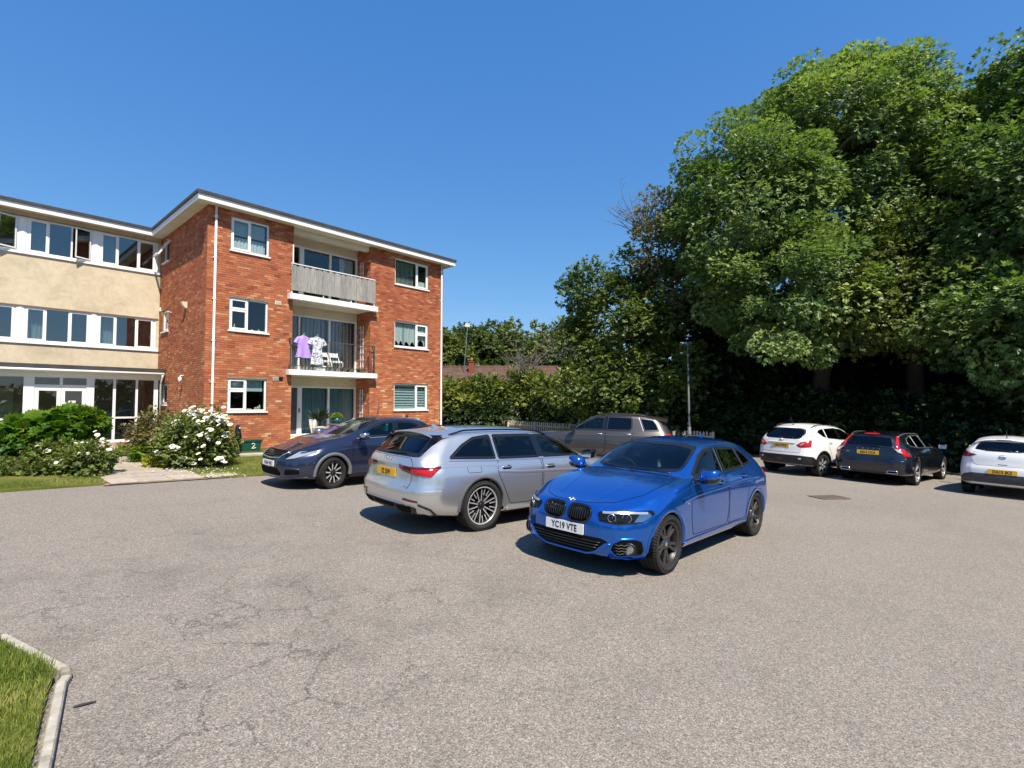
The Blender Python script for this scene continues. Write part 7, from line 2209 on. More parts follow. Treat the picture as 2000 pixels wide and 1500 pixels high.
# --- the big ash over the parked cars
tree('ash_tree', 'tall spreading ash with light green feathery leaves above the white crossover', gp(1590, 24.5),
     [B(1620, 345, 24.0, 5.2, 4.8, 4.9), B(1450, 420, 23.5, 3.6, 4.0, 4.0), B(1790, 345, 24.5, 3.4, 4.2, 4.0), B(1420, 560, 23.0, 1.8, 2.2, 1.6), B(1540, 560, 21.5, 3.6, 3.0, 2.6), B(1515, 672, 20.8, 2.0, 2.0, .8), B(1375, 420, 24.0, 1.7, 2.2, 2.2), B(1650, 250, 23.5, 4.2, 4.0, 2.6), B(1680, 205, 24.5, 3.0, 3.2, 1.5)],
     700, 200, .16, T_TRIO, M['leaf_ash'], 4.6, .34, .52, 11, .5, group='trees along the car park edge', bark='bark', inner=.26, lean=(.2, -.5), max_t=300)
tree('oak_tree', 'olive green oak in the middle of the tree belt above the dark estate', gp(1790, 22.5),
     [B(1745, 520, 20.5, 2.2, 2.2, 2.0), B(1870, 260, 24.0, 2.0, 2.4, 2.2), B(1780, 620, 19.6, 2.2, 2.0, 1.4), B(1650, 600, 20.5, 2.0, 2.0, 1.6), B(1850, 420, 23.0, 2.4, 2.6, 2.6)],
     180, 80, .24, T_SPRIG, M['leaf_olive'], 5.0, .26, .55, 12, .25, group='trees along the car park edge', inner=.3)
tree('lime_tree', 'dark leafy tree rising at the right edge above the small white hatchback', gp(1990, 19.5),
     [B(1985, 420, 18.5, 2.6, 3.2, 3.4), B(2085, 300, 19.0, 2.8, 3.2, 3.6), B(1960, 640, 17.6, 2.0, 2.2, 2.2), B(2015, 165, 19.5, 1.3, 1.6, 1.3), B(1905, 530, 19.5, 1.8, 2.0, 2.6), B(2000, 120, 19.5, .9, 1.2, 1.2)],
     240, 170, .19, T_TRIO, M['leaf_ash'], 5.5, .30, .6, 13, .6, group='trees along the car park edge', tone=-.16, inner=.25)
tree('hornbeam_tree', 'bushy dark green tree behind the picket fence and the brown car', gp(1215, 26.5),
     [B(1215, 640, 26.0, 2.6, 2.4, 2.6), B(1150, 560, 26.0, 1.3, 1.5, 1.4), B(1195, 760, 25.6, 2.9, 2.2, 2.0), B(1290, 600, 25.5, 1.8, 2.0, 2.2), B(1130, 690, 25.8, 1.0, 1.4, 1.6), B(1310, 730, 24.8, 1.9, 1.8, 2.0), B(1230, 530, 26.5, 1.1, 1.2, 1.1)],
     320, 62, .24, T_SPRIG, M['leaf_mid'], 2.6, .2, .42, 14, .3, group='trees along the car park edge', tone=.12, inner=.28)
tree('thin_tree', 'thin half bare tree with brownish leaves at the left of the tall ash', gp(1320, 25.5),
     [B(1290, 425, 24.5, 1.2, 1.2, 1.2), B(1265, 480, 24.5, .9, 1.0, 1.5), B(1305, 560, 24.8, 1.2, 1.4, 2.0)],
     90, 20, .22, T_SPRIG, M['leaf_brown'], 6.0, .13, .38, 15, .2, group='trees along the car park edge', bark='bark_grey', inner=.35)
# --- shaded belt under and behind them
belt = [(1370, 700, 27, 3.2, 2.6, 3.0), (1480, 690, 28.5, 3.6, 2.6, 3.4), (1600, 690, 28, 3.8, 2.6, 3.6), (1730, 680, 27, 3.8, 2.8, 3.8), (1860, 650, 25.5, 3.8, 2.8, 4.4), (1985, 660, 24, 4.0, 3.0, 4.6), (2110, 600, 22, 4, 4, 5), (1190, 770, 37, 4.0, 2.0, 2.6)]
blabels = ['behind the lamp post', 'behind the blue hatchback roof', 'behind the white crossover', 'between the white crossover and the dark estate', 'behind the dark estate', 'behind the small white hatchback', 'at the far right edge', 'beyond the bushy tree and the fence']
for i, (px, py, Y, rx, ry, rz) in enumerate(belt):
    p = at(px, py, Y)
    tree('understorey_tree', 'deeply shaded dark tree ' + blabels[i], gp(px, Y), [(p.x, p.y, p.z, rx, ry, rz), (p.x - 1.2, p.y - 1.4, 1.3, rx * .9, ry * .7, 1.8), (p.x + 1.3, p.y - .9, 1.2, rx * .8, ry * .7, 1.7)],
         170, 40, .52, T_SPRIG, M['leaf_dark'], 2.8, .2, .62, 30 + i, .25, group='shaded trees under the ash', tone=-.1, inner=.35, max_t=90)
shrub_px = [(1400, 24.2), (1490, 23.6), (1580, 22.6), (1660, 21.6), (1745, 20.6), (1840, 19.3), (1935, 18.2), (2040, 16.8)]
slabels = ['left of the lamp post foot', 'behind the blue hatchback', 'left behind the white crossover', 'right behind the white crossover', 'left behind the dark estate', 'right behind the dark estate', 'left behind the small white hatchback', 'beyond the small white hatchback']
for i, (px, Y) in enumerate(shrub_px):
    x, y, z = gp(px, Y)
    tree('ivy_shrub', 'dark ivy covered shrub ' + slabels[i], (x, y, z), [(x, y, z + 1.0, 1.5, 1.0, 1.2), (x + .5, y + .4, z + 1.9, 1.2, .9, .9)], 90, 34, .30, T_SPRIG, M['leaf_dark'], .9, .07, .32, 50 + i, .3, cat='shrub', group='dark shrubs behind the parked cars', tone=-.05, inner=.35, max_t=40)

# --- hedge and garden shrubs beyond the fence
hedge = [('rounded yellow green garden shrub next to the corner of the flats', 890, 795, 33, 2.0, 1.6, 1.7, 'leaf_hedge', .05), ('dense green garden shrub below the chimney', 955, 790, 33.5, 1.7, 1.5, 1.7, 'leaf_hedge', -.02),
         ('tall loose garden shrub with bare twigs on top', 1030, 775, 33.5, 1.6, 1.5, 1.9, 'leaf_hedge', -.02), ('bright leafed shrub behind the picket fence', 1085, 790, 31.5, 1.4, 1.2, 1.4, 'leaf_hedge', .1), ('low dark garden shrub at the fence foot', 930, 812, 32, 2.6, 1.0, .7, 'leaf_dark', .1)]
for i, (lb, px, py, Y, rx, ry, rz, mt, tn) in enumerate(hedge):
    p = at(px, py, Y)
    tree('garden_shrub', lb, gp(px, Y), [(p.x, p.y, p.z, rx, ry, rz), (p.x, p.y, max(1.0, p.z - 1.2), rx * .95, ry, rz * .8)], 130, 40, .30, T_SPRIG, M[mt], 1.0, .09, .36, 70 + i, .2, cat='shrub', group='garden shrubs behind the fence', tone=tn, inner=.3, max_t=60)
def twig_fan(px, py, Y, n, L, seed, label):
    rg = random.Random(seed); mb = MB(); b = at(px, py, Y)
    for i in range(n):
        a = rg.uniform(-1.1, 1.1); l = L * rg.uniform(.5, 1); d = Vector((math.sin(a), rg.uniform(-.3, .3), math.cos(a))).normalized()
        p0 = Vector((rg.uniform(-.7, .7), rg.uniform(-.3, .3), rg.uniform(-.5, .2))); p1 = p0 + d * l * .6 + Vector((rg.uniform(-.1, .1), 0, 0)); p2 = p0 + d * l + Vector((rg.uniform(-.2, .2), 0, rg.uniform(-.1, .1)))
        mb.tube([p0, p1, p2], [.022, .014, .006], 4, caps=False)
        for k in range(3):
            e = p0.lerp(p2, rg.uniform(.5, 1)); mb.tube([e, e + Vector((rg.uniform(-.4, .4), rg.uniform(-.2, .2), rg.uniform(0, .35)))], [.01, .004], 3, caps=False)
    o = mb.build('bare_bush', M['bark_grey'], None); o.location = b
    tag(o, label, 'bush', 'bare twiggy bushes')
twig_fan(1025, 720, 32.6, 46, 1.9, 3, 'fan of bare grey twigs above the garden shrubs left of centre')
twig_fan(1105, 690, 30.0, 30, 2.2, 5, 'bare grey twigs leaning against the dark green tree')
twig_fan(1265, 440, 25.6, 60, 2.4, 6, 'leafless crown of fine twigs at the left of the tall ash')
# --- trees beyond the house
far = [('round yellow green tree beyond the roof beside the flats', 868, 712, 58, 2.6, 3, 3.4, .16), ('dark conifer green tree beyond the chimney', 928, 705, 62, 2.8, 3, 4.0, -.18), ('broad round crowned tree on the skyline', 1003, 700, 68, 5.4, 4, 5.0, .05),
       ('green skyline tree right of the broad crowned tree', 1072, 715, 66, 3.6, 3.5, 4.2, .1), ('far dark tree at the foot of the sky near the hornbeam', 1120, 705, 60, 3.0, 3, 5.0, -.08), ('dark skyline tree left of the broad crowned tree', 960, 712, 72, 4, 3, 4.0, -.12)]
for i, (lb, px, py, Y, rx, ry, rz, tn) in enumerate(far):
    p = at(px, py, Y)
    tree('skyline_tree', lb, gp(px, Y), [(p.x, p.y, p.z, rx, ry, rz), (p.x, p.y, p.z - 3, rx * 1.1, ry, rz * .8)], 180, 30, .72, T_SPRIG, M['leaf_far'], 4, .25, .75, 90 + i, .2, group='trees on the skyline', tone=tn, inner=.25, max_t=50)
# --- unseen foliage added behind the viewpoint as a backdrop for window and paint reflections
n = 9000
th = RNG.uniform(-.15, 1.12, n) * math.pi; rr = RNG.uniform(30, 42, n)
hh = RNG.uniform(0, 1, n) ** .8 * (5 + 2.5 * np.sin(th * 9) + 1.5 * np.sin(th * 23 + 1))
pp = np.column_stack([4 + rr * np.cos(th), -2 - rr * np.sin(th), hh - .5])
k = 2500; t = RNG.uniform(0, 1, k); pp[:k] = np.column_stack([18.5 + 14 * t + RNG.normal(0, 1, k), 12.5 - 20 * t + RNG.normal(0, 1, k), RNG.uniform(-1, 4.5, k)])  # unseen leaf band added past the right edge to darken car window reflections
o = leaf_cloud('reflection_foliage', T_SPRIG, pp, RNG.normal(0, 1, (n, 3)), RNG.uniform(1.0, 2.0, n), RNG.uniform(.1, .8, n), M['leaf_dark']); tag(o, kind='stuff')
# ---------------------------------------------------------------- planting by the flats
M['leaf_fresh'] = mat_leaf('leaf_fresh', [(0, (0.05, 0.12, 0.012)), (0.5, (0.12, 0.235, 0.022)), (1, (0.32, 0.36, 0.04))], 0.4)
M['leaf_rose'] = mat_leaf('leaf_rose', [(0, (0.06, 0.09, 0.02)), (0.5, (0.13, 0.175, 0.035)), (1, (0.23, 0.25, 0.06))], 0.35)
M['leaf_lime'] = mat_leaf('leaf_lime', [(0, (0.13, 0.15, 0.012)), (0.5, (0.27, 0.28, 0.02)), (1, (0.42, 0.38, 0.04))], 0.35)
M['leaf_rust'] = mat_leaf('leaf_rust', [(0, (0.06, 0.065, 0.02)), (0.5, (0.14, 0.135, 0.035)), (1, (0.22, 0.15, 0.06))], 0.25)
M['petal'] = simple('rose_petal', (0.82, 0.80, 0.68), 0.6)

def shrub(name, label, base, blobs, n, per, size, tmpl, mat, spread, seed, droop=.2, tone=0, group='shrubs by the entrance path', max_t=60, r0=.03, th=.3, inner=.3, flat=.8):
    return tree(name, label, base, blobs, n, per, size, tmpl, mat, th, r0, spread, seed, droop, 'shrub', group, 'bark', inner, tone=tone, max_t=max_t, flat=flat)
def gl(px, py, Y):      # ground under a photo position at a depth
    p = at(px, py, Y); return (p.x, p.y, gz(p.x, p.y) + .045)

# left bed: umbrella shaped fig-like shrub, big hand leaves
b = gl(125, 900, 11.80)
shrub('fatsia_shrub', 'umbrella shaped shrub with large bright hand shaped leaves on a gnarled stem', b,
      [B(115, 835, 11.80, .85, .8, .24), B(150, 822, 11.80, .45, .5, .25), B(55, 848, 11.90, .6, .6, .2)], 95, 26, .17, T_PALM, M['leaf_fresh'], .15, 201, .35, .0, max_t=60, r0=.075, th=.45, flat=.5)
b = gl(30, 920, 11.20)
shrub('leafy_shrub', 'bright green leafy shrub at the left edge beside the umbrella shaped shrub', b, [B(20, 885, 11.30, .75, .6, .40), B(-40, 880, 11.40, .7, .6, .45)], 70, 34, .15, T_SPRIG, M['leaf_fresh'], .16, 202, .3, -.05)
b = gl(30, 932, 10.60)
shrub('bedding_plant', 'low dark leafy plant along the grass edge at the far left', b, [B(30, 920, 10.60, .7, .35, .22)], 40, 34, .10, T_SPRIG, M['leaf_rose'], .12, 203, .1, 0)
b = gl(165, 932, 10.70)
shrub('rose_plant', 'loose rose plant with dark leaves at the path corner of the left bed', b, [B(165, 905, 10.80, .42, .4, .34), B(190, 890, 11.00, .25, .3, .25)], 46, 30, .10, T_SPRIG, M['leaf_rose'], .13, 205, .2, 0)
b = gl(120, 915, 11.20)
shrub('rose_plant', 'dark rose plant with a few white flowers under the umbrella shaped shrub', b, [B(120, 893, 11.10, .6, .35, .28)], 44, 30, .10, T_SPRIG, M['leaf_rose'], .13, 206, .2, -.08)
# right bed
b = gl(385, 915, 12.9)
rose = shrub('rose_bush', 'large rose bush covered in white flowers beside the entrance path', b, [B(388, 850, 12.9, .66, .7, .55), B(360, 878, 12.6, .58, .55, .42), B(412, 872, 12.8, .40, .5, .40)], 150, 34, .105, T_SPRIG, M['leaf_rose'], .17, 207, .25, .05, max_t=80, r0=.05)
b = gl(315, 895, 14.0)
shrub('rounded_shrub', 'rounded olive and rust coloured shrub behind the white rose bush', b, [B(320, 842, 13.8, .78, .75, .48), B(295, 862, 13.7, .5, .5, .45)], 120, 34, .08, T_SPRIG, M['leaf_rust'], .14, 208, .1, .1, r0=.05)
b = gl(435, 905, 13.2)
shrub('rounded_shrub', 'small bronze leaved shrub at the right foot of the white rose bush', b, [B(436, 882, 13.2, .24, .3, .32)], 34, 30, .08, T_SPRIG, M['leaf_rust'], .1, 209, .1, .0)
b = gl(315, 912, 12.5)
shrub('low_plant', 'low yellow green plant at the path edge below the rose bush', b, [B(318, 902, 12.5, .40, .3, .14)], 36, 34, .07, T_SPRIG, M['leaf_lime'], .08, 210, .1, 0, max_t=20)
b = gl(285, 895, 13.4)
shrub('low_plant', 'bright green ferny plant between the path and the rounded shrub', b, [B(290, 885, 13.3, .34, .3, .2)], 30, 34, .09, T_SPRIG, M['leaf_fresh'], .1, 211, .1, 0, max_t=20)
b = gl(258, 893, 14.6)
x, y, z = b
n = 900; pp = np.array([x, y, z]) + RNG.normal(0, 1, (n, 3)) * np.array([.18, .18, .0]); ax_ = RNG.normal(0, .35, (n, 3)) + np.array([0, 0, 1.0])
o = leaf_cloud('lavender_plant', T_GRASS, pp, ax_, RNG.uniform(.16, .34, n), RNG.uniform(.2, .8, n), M['leaf_rose']); tag(o, 'small grassy grey green plant at the left of the rounded shrub', 'plant', 'shrubs by the entrance path')
# roses: shared flower mesh, each flower a part of its bush
def rose_mesh(seed):
    rg = random.Random(seed); mb = MB()
    for ring_, (n, r, tilt) in enumerate(((6, .045, .35), (5, .032, .8), (4, .02, 1.2))):
        for i in range(n):
            a = 2 * math.pi * i / n + ring_ * .5 + rg.uniform(-.2, .2); d = Vector((math.cos(a), math.sin(a), 0)); t = Vector((-d.y, d.x, 0)); up = Vector((0, 0, 1))
            p = d * (math.cos(tilt) * r) + up * (math.sin(tilt) * r * 1.0)
            mb.add([(0, 0, 0), p * .65 - t * r * .85, p, p * .65 + t * r * .85], [(0, 1, 2), (0, 2, 3)])
    me = mb.mesh('flower', recalc=False); me.materials.append(M['petal']); return me
RM = [rose_mesh(i) for i in range(4)]
def flowers(root, spots, sc=1.0, seed=1):
    rg = random.Random(seed)
    for (px, py, Y) in spots:
        o = bpy.data.objects.new('flower', RM[rg.randrange(4)]); COL.objects.link(o); o.parent = root
        o.location = at(px, py, Y) - root.location
        s_ = sc * rg.uniform(.8, 1.25); o.scale = (s_, s_, s_)
        o.rotation_euler = (rg.uniform(.2, .9), rg.uniform(-.4, .4), rg.uniform(-.6, .6))
rg = random.Random(4)
sp = []
for cx, cy, rx, ry, n, Y in ((380, 806, 16, 7, 26, 12.75), (412, 815, 16, 8, 16, 12.7), (440, 822, 7, 6, 8, 12.75), (343, 828, 9, 6, 8, 12.35), (340, 876, 11, 5, 8, 12.0), (305, 883, 3, 3, 2, 12.1), (263, 838, 3, 3, 2, 13.4), (400, 850, 40, 30, 14, 12.2), (440, 848, 4, 4, 3, 12.6), (428, 900, 12, 8, 4, 12.4), (300, 858, 8, 6, 3, 13.0), (360, 905, 30, 8, 3, 12.2)):
    for i in range(int(n * 1.7)): sp.append((rg.gauss(cx, rx * .6), rg.gauss(cy, ry * .6), Y + rg.uniform(-.1, .1)))
flowers(rose, sp, 1.15, 3)
lr = [o for o in bpy.data.objects if o.name.startswith('rose_plant') and o.parent is None]
flowers(lr[0], [(190, 850, 10.90), (192, 854, 10.90), (186, 843, 11.00), (160, 865, 10.70), (155, 886, 10.60), (172, 886, 10.60), (213, 879, 10.70), (110, 904, 10.50), (120, 899, 10.50), (200, 858, 10.80)], 1.0, 5)
flowers(lr[1], [(72, 872, 10.80), (90, 880, 10.70), (95, 882, 10.70), (66, 886, 10.80), (12, 862, 11.10), (112, 905, 10.70), (148, 866, 10.80)], 1.0, 6)
# fallen petals
def petals():
    rg = random.Random(8); mb = MB()
    for i in range(150):
        px, Y = rg.gauss(400, 45), rg.gauss(11.9, .5)
        x = (px - 1000) / 1000 * Y; r = rg.uniform(.012, .03); a = rg.uniform(0, 6.28); z = gz(x, Y) + .075
        mb.add([(x + r * math.cos(a), Y + r * math.sin(a), z), (x + r * math.cos(a + 1.7), Y + r * math.sin(a + 1.7), z + .012), (x - r * math.cos(a), Y - r * math.sin(a), z), (x - r * math.cos(a + 1.7), Y - r * math.sin(a + 1.7), z + .006)], [(0, 1, 2, 3)])
    tag(mb.build('fallen_petals', M['petal'], None), kind='stuff')
petals()

# ---------------------------------------------------------------- grass blades
M['grass'] = mat_leaf('grass_blade', [(0, (0.075, 0.12, 0.022)), (0.45, (0.165, 0.225, 0.04)), (0.8, (0.32, 0.34, 0.085)), (1, (0.46, 0.40, 0.18))], 0.35, 0.5, 0.3)
def grass(poly, n, h, name, seed, zoff=.05, edge=False):
    rg = np.random.default_rng(seed)
    xs = [p[0] for p in poly]; ys = [p[1] for p in poly]
    pts = []
    while len(pts) < n:
        c = rg.uniform((min(xs), min(ys)), (max(xs), max(ys)), (n, 2))
        pts += [p for p in c if in_poly(p, poly)]
    P = np.array(pts[:n])
    z = -0.0345 * P[:, 0] - 0.006 * (P[:, 1] - 6) + zoff
    pos = np.column_stack([P, z])
    clump = np.sin(P[:, 0] * 5.1 + 2 * np.sin(P[:, 1] * 3.3)) * np.sin(P[:, 1] * 4.7 + 1.5 * np.sin(P[:, 0] * 2.9))
    ax = rg.normal(0, .42, (n, 3)); ax[:, 2] = 1
    L = h * rg.uniform(.45, 1.2, n) * (1 + .35 * clump)
    dry = (np.sin(P[:, 0] * 2.2 + 1) * np.sin(P[:, 1] * 2.7 + .5) > .55)
    t = .40 + .14 * clump + rg.normal(0, .16, n) + dry * .28
    o = leaf_cloud(name, T_GRASS, pos, ax, L, t, M['grass'], None)
    tag(o, kind='stuff')
near = [(-5.2, 4.33), (-3.63, 3.63), (-2.83, 3.22), (-2.76, 3.15), (-2.71, 3.07), (-2.22, 2.43), (-1.6, 1.6), (-2.5, 1.0), (-4.6, 2.6)]
grass(near, 60000, .055, 'grass', 21)
grass([tuple(p.xy) for p in (bl(-9, -5.72), bl(-3.45, -5.72), bl(-3.35, -5.0), bl(-9, -5.0))], 14000, .06, 'grass', 22)
grass([tuple(p.xy) for p in (bl(-1.8, -5.85), bl(1.5, -6.25), bl(6, -6.3), bl(6, -2.2), bl(-1.2, -2.2))], 30000, .055, 'grass', 23)
grass([tuple(p.xy) for p in (bl(.3, -1.65), bl(2.8, -1.65), bl(2.8, -.05), bl(.3, -.05))], 8000, .05, 'grass', 24)
# ================================================================ house, fence, post and small things
def mat_tiles():
    m, nt, out = new_mat('roof_tiles')
    b = pbsdf(nt, out, (0.12, 0.07, 0.05), 0.9, spec=.2)
    tc = nd(nt, 'ShaderNodeTexCoord'); n = noise(nt, 3.0, 6, .7, tc.outputs['Object'])
    r = ramp(nt, [(.3, (.085, .050, .040)), (.5, (.135, .082, .062)), (.7, (.20, .13, .10))], n.outputs[0]); nt.links.new(r.outputs[0], b.inputs['Base Color'])
    w = nd(nt, 'ShaderNodeTexWave'); w.inputs['Scale'].default_value = 10; nt.links.new(tc.outputs['Object'], w.inputs[0]); bump(nt, b, w.outputs[0], .4, .03)
    return m
def bungalow():
    Y = 47.0; L = at(770, 790, Y).x; Rr = at(1112, 790, Y).x
    zr = at(1000, 717, Y).z; ze = at(1000, 752, Y - 3).z; zg = gz(0, Y)
    root = empty('bungalow', ((L + Rr) / 2, Y, zg), 0, None, 'low house with brown tiled roof behind the hedge', 'house')
    h = (Rr - L) / 2; ze -= zg; zr -= zg; d = 3.4
    mb = MB(); mb.box(-h + .3, h - .3, -d + .35, d - .35, 0, ze); mb.build('wall', simple('house_brick', (.30, .15, .09), .9, vary=.2, vscale=3), root)
    mb = MB(); mb.prism([(-d + .35, ze), (d - .35, ze), (0, zr - .12)], (h - .55, 0, 0), (0, 1, 0), (0, 0, 1), (.25, 0, 0)); mb.build('gable', simple('gable_paint', (.45, .28, .2), .9), root)
    rf = MB(); rf.add([(-h, -d, ze - .05), (h, -d, ze - .05), (h, 0, zr - .08), (-h, 0, zr - .08), (h, d, ze - .05), (-h, d, ze - .05)], [(0, 1, 2, 3), (3, 2, 4, 5)])
    roof = rf.build('roof', M['gap'], root)
    tm = mat_tiles(); n = 14
    for sgn in (-1, 1):
        for i in range(n):
            t0, t1 = i / n, (i + 1) / n + .02
            a = Vector((0, sgn * d * (1 - t0), ze + (zr - ze) * t0 + .05)); b = Vector((0, sgn * d * (1 - t1), ze + (zr - ze) * t1 - .01))
            mb = MB(); mb.add([a + Vector((-h, 0, 0)), a + Vector((h, 0, 0)), b + Vector((h, 0, 0)), b + Vector((-h, 0, 0)), a + Vector((-h, 0, -.05)), a + Vector((h, 0, -.05))], [(0, 1, 2, 3), (4, 5, 1, 0)])
            mb.build('tile_course', tm, roof)
    mb = MB(); mb.tube([(-h, 0, zr + .02), (h, 0, zr + .02)], .11, 8); mb.build('ridge_tiles', tm, roof, True)
    cx = at(921, 720, Y - 1).x - (L + Rr) / 2
    mb = MB(); mb.box(cx - .24, cx + .24, -1.25, -.75, zr - 1.4, zr + .35); mb.box(cx - .28, cx + .28, -1.29, -.71, zr + .35, zr + .43); ch = mb.build('chimney', M['brick'], root)
    mb = MB(); mb.lathe([(.10, 0), (.13, .0), (.11, .32), (.09, .32)], (cx, -1, zr + .43), 10); mb.build('chimney_pot', simple('terracotta', (.35, .12, .06), .8), ch, True)
    mb = MB(); mb.box(cx - .32, cx + .32, -1.34, -1.26, zr - .98, zr - .82); mb.build('flashing', simple('lead', (.5, .48, .45), .5), ch)
    # aerial pole
    t = at(913, 640, Y - 1.0); b0 = at(905, 742, Y - 1.2)
    P_ = Vector((t.x, t.y, t.z)); Q = Vector((b0.x, b0.y, b0.z))
    e = empty('television_aerial', Q, 0, None, 'tall thin aerial pole with white head standing on the far roof', 'aerial')
    mb = MB(); mb.tube([(0, 0, 0), P_ - Q], .035, 6); mb.build('pole', M['steel_grey'], e)
    mb = MB(); v = P_ - Q
    for i in range(7): mb.beam(v + Vector((-.18 + .06 * i, -.1 + .03 * i, .05)), v + Vector((-.18 + .06 * i + .02, -.1 + .03 * i, .42)), .035, .035)
    mb.beam(v + Vector((-.25, -.12, .2)), v + Vector((.28, .12, .22)), .05, .05); mb.build('antenna_head', M['white_upvc'], e)
bungalow()

def fence():
    A_, B_ = Vector((8.9, 22.7)), Vector((-1.9, 32.4))
    d = (B_ - A_); n = int(d.length / .145); u = d.normalized()
    z0 = lambda p: gz(p.x, p.y)
    root = empty('picket_fence', (A_.x, A_.y, 0), 0, None, 'low pale wooden picket fence in front of the garden shrubs', 'fence')
    m = simple('fence_timber', (.58, .51, .41), .9, vary=.2, vscale=6)
    g = MB(); hgt, w, t = .95, .08, .02; g.prism([(-w / 2, .05), (w / 2, .05), (w / 2, hgt - .05), (w * .3, hgt - .012), (0, hgt), (-w * .3, hgt - .012), (-w / 2, hgt - .05)], (0, 0, 0), (1, 0, 0), (0, 0, 1), (0, t, 0))
    me = g.mesh('picket'); me.materials.append(m)
    rz = math.atan2(u.y, u.x) + math.pi
    for i in range(n):
        p = A_ + u * (i * .145)
        o = bpy.data.objects.new('picket', me); COL.objects.link(o); o.parent = root
        o.location = (p.x - A_.x, p.y - A_.y, z0(p) + random.uniform(-.012, .012) + .05); o.rotation_euler = (0, random.uniform(-.015, .015), rz)
    nrm = Vector((-u.y, u.x)) * -1
    for zz in (.3, .72):
        mb = MB(); a = Vector((0, 0, z0(A_) + zz + .05)) + Vector((*(nrm * -.04), 0)); b = Vector((B_.x - A_.x, B_.y - A_.y, z0(B_) + zz + .05)) + Vector((*(nrm * -.04), 0)); mb.beam(a, b, .035, .07); mb.build('rail', m, root)
    for i in range(0, n, 14):
        p = A_ + u * (i * .145); mb = MB(); c = Vector((p.x - A_.x, p.y - A_.y, z0(p))) + Vector((*(nrm * -.1), 0)); mb.box(c.x - .04, c.x + .04, c.y - .04, c.y + .04, c.z, c.z + 1.0); mb.build('post', m, root)
fence()

def lamp_post():
    M['steel_grey'] = simple('post_grey', (.10, .11, .115), .6, .2, vary=.15)
    x, y, z = gp(1345.5, 22.3)
    e = empty('lamp_post', (x, y, z), 0, None, 'grey steel lamp column without arm standing in front of the dark trees', 'lamp post')
    mb = MB(); mb.tube([(0, 0, 0), (0, 0, 1.2)], .075, 12); mb.build('base_section', M['steel_grey'], e, True)
    mb = MB(); mb.tube([(0, 0, 1.2), (0, 0, 1.28), (-.03, 0, 4.75)], [.075, .05, .038], 12); mb.build('column', M['steel_grey'], e, True)
    mb = MB(); mb.box(-.045, .045, -.089, -.084, .4, .9); mb.build('door', M['steel_grey'], e)
    mb = MB(); mb.lathe([(.04, 0), (.08, .02), (.085, .1), (.05, .13), (0, .14)], (-.03, 0, 4.72), 12); mb.box(.02, .16, -.05, .05, 4.80, 4.90); mb.build('lamp_head', M['steel_grey'], e, True)
lamp_post()

def grate():
    x, y, z = 7.07, 11.51, gz(7.07, 11.51)
    e = empty('drain_grate', (x, y, z + .006), 0.62, None, 'rectangular iron drain grate set in the tarmac near the dark estate', 'drain')
    e.rotation_euler = (0, 0.0345 * .8, .25)
    m = simple('cast_iron', (.17, .13, .11), .8, .1, vary=.3, vscale=20)
    mb = MB()
    for a in (-1, 1): mb.box(-.36, .36, a * .21 - .02, a * .21 + .02, 0, .014); mb.box(a * .36 - .02, a * .36 + .02, -.19, .19, 0, .014)
    mb.build('frame', m, e)
    mb = MB(); mb.box(-.34, .34, -.19, .19, -.004, .002); mb.build('pit', M['gap'], e)
    for i in range(9):
        mb = MB(); xx = -.30 + i * .075; mb.obox((xx, 0, .008), (.022, 0, 0), (0.01, .188, 0), (0, 0, .005)); mb.build('bar', m, e)
    for yy in (-.07, .07):
        mb = MB(); mb.box(-.34, .34, yy - .012, yy + .012, .002, .0095); mb.build('bar', m, e)
grate()

def twig():
    mb = MB(); p = Vector((-2.45, 2.93, gz(-2.45, 2.93) + .008)); mb.tube([(0, 0, 0), (.04, .018, .004), (.085, .05, .002)], [.006, .007, .004], 6)
    o = mb.build('twig', simple('twig_dark', (.03, .025, .028), .8), None); o.location = p; o.rotation_euler = (0, .03, .1); tag(o, 'short dark twig lying on the tarmac near the grass corner', 'twig')
twig()

# ---------------------------------------------------------------- things at the flats
def BL(X, V, z): return P0 + D1 * X + D2 * V + Vector((0, 0, z))
def local(name, X, V, z, label, cat, group=None, rz=0.0): return empty(name, BL(X, V, z), BANG + rz, None, label, cat, group)

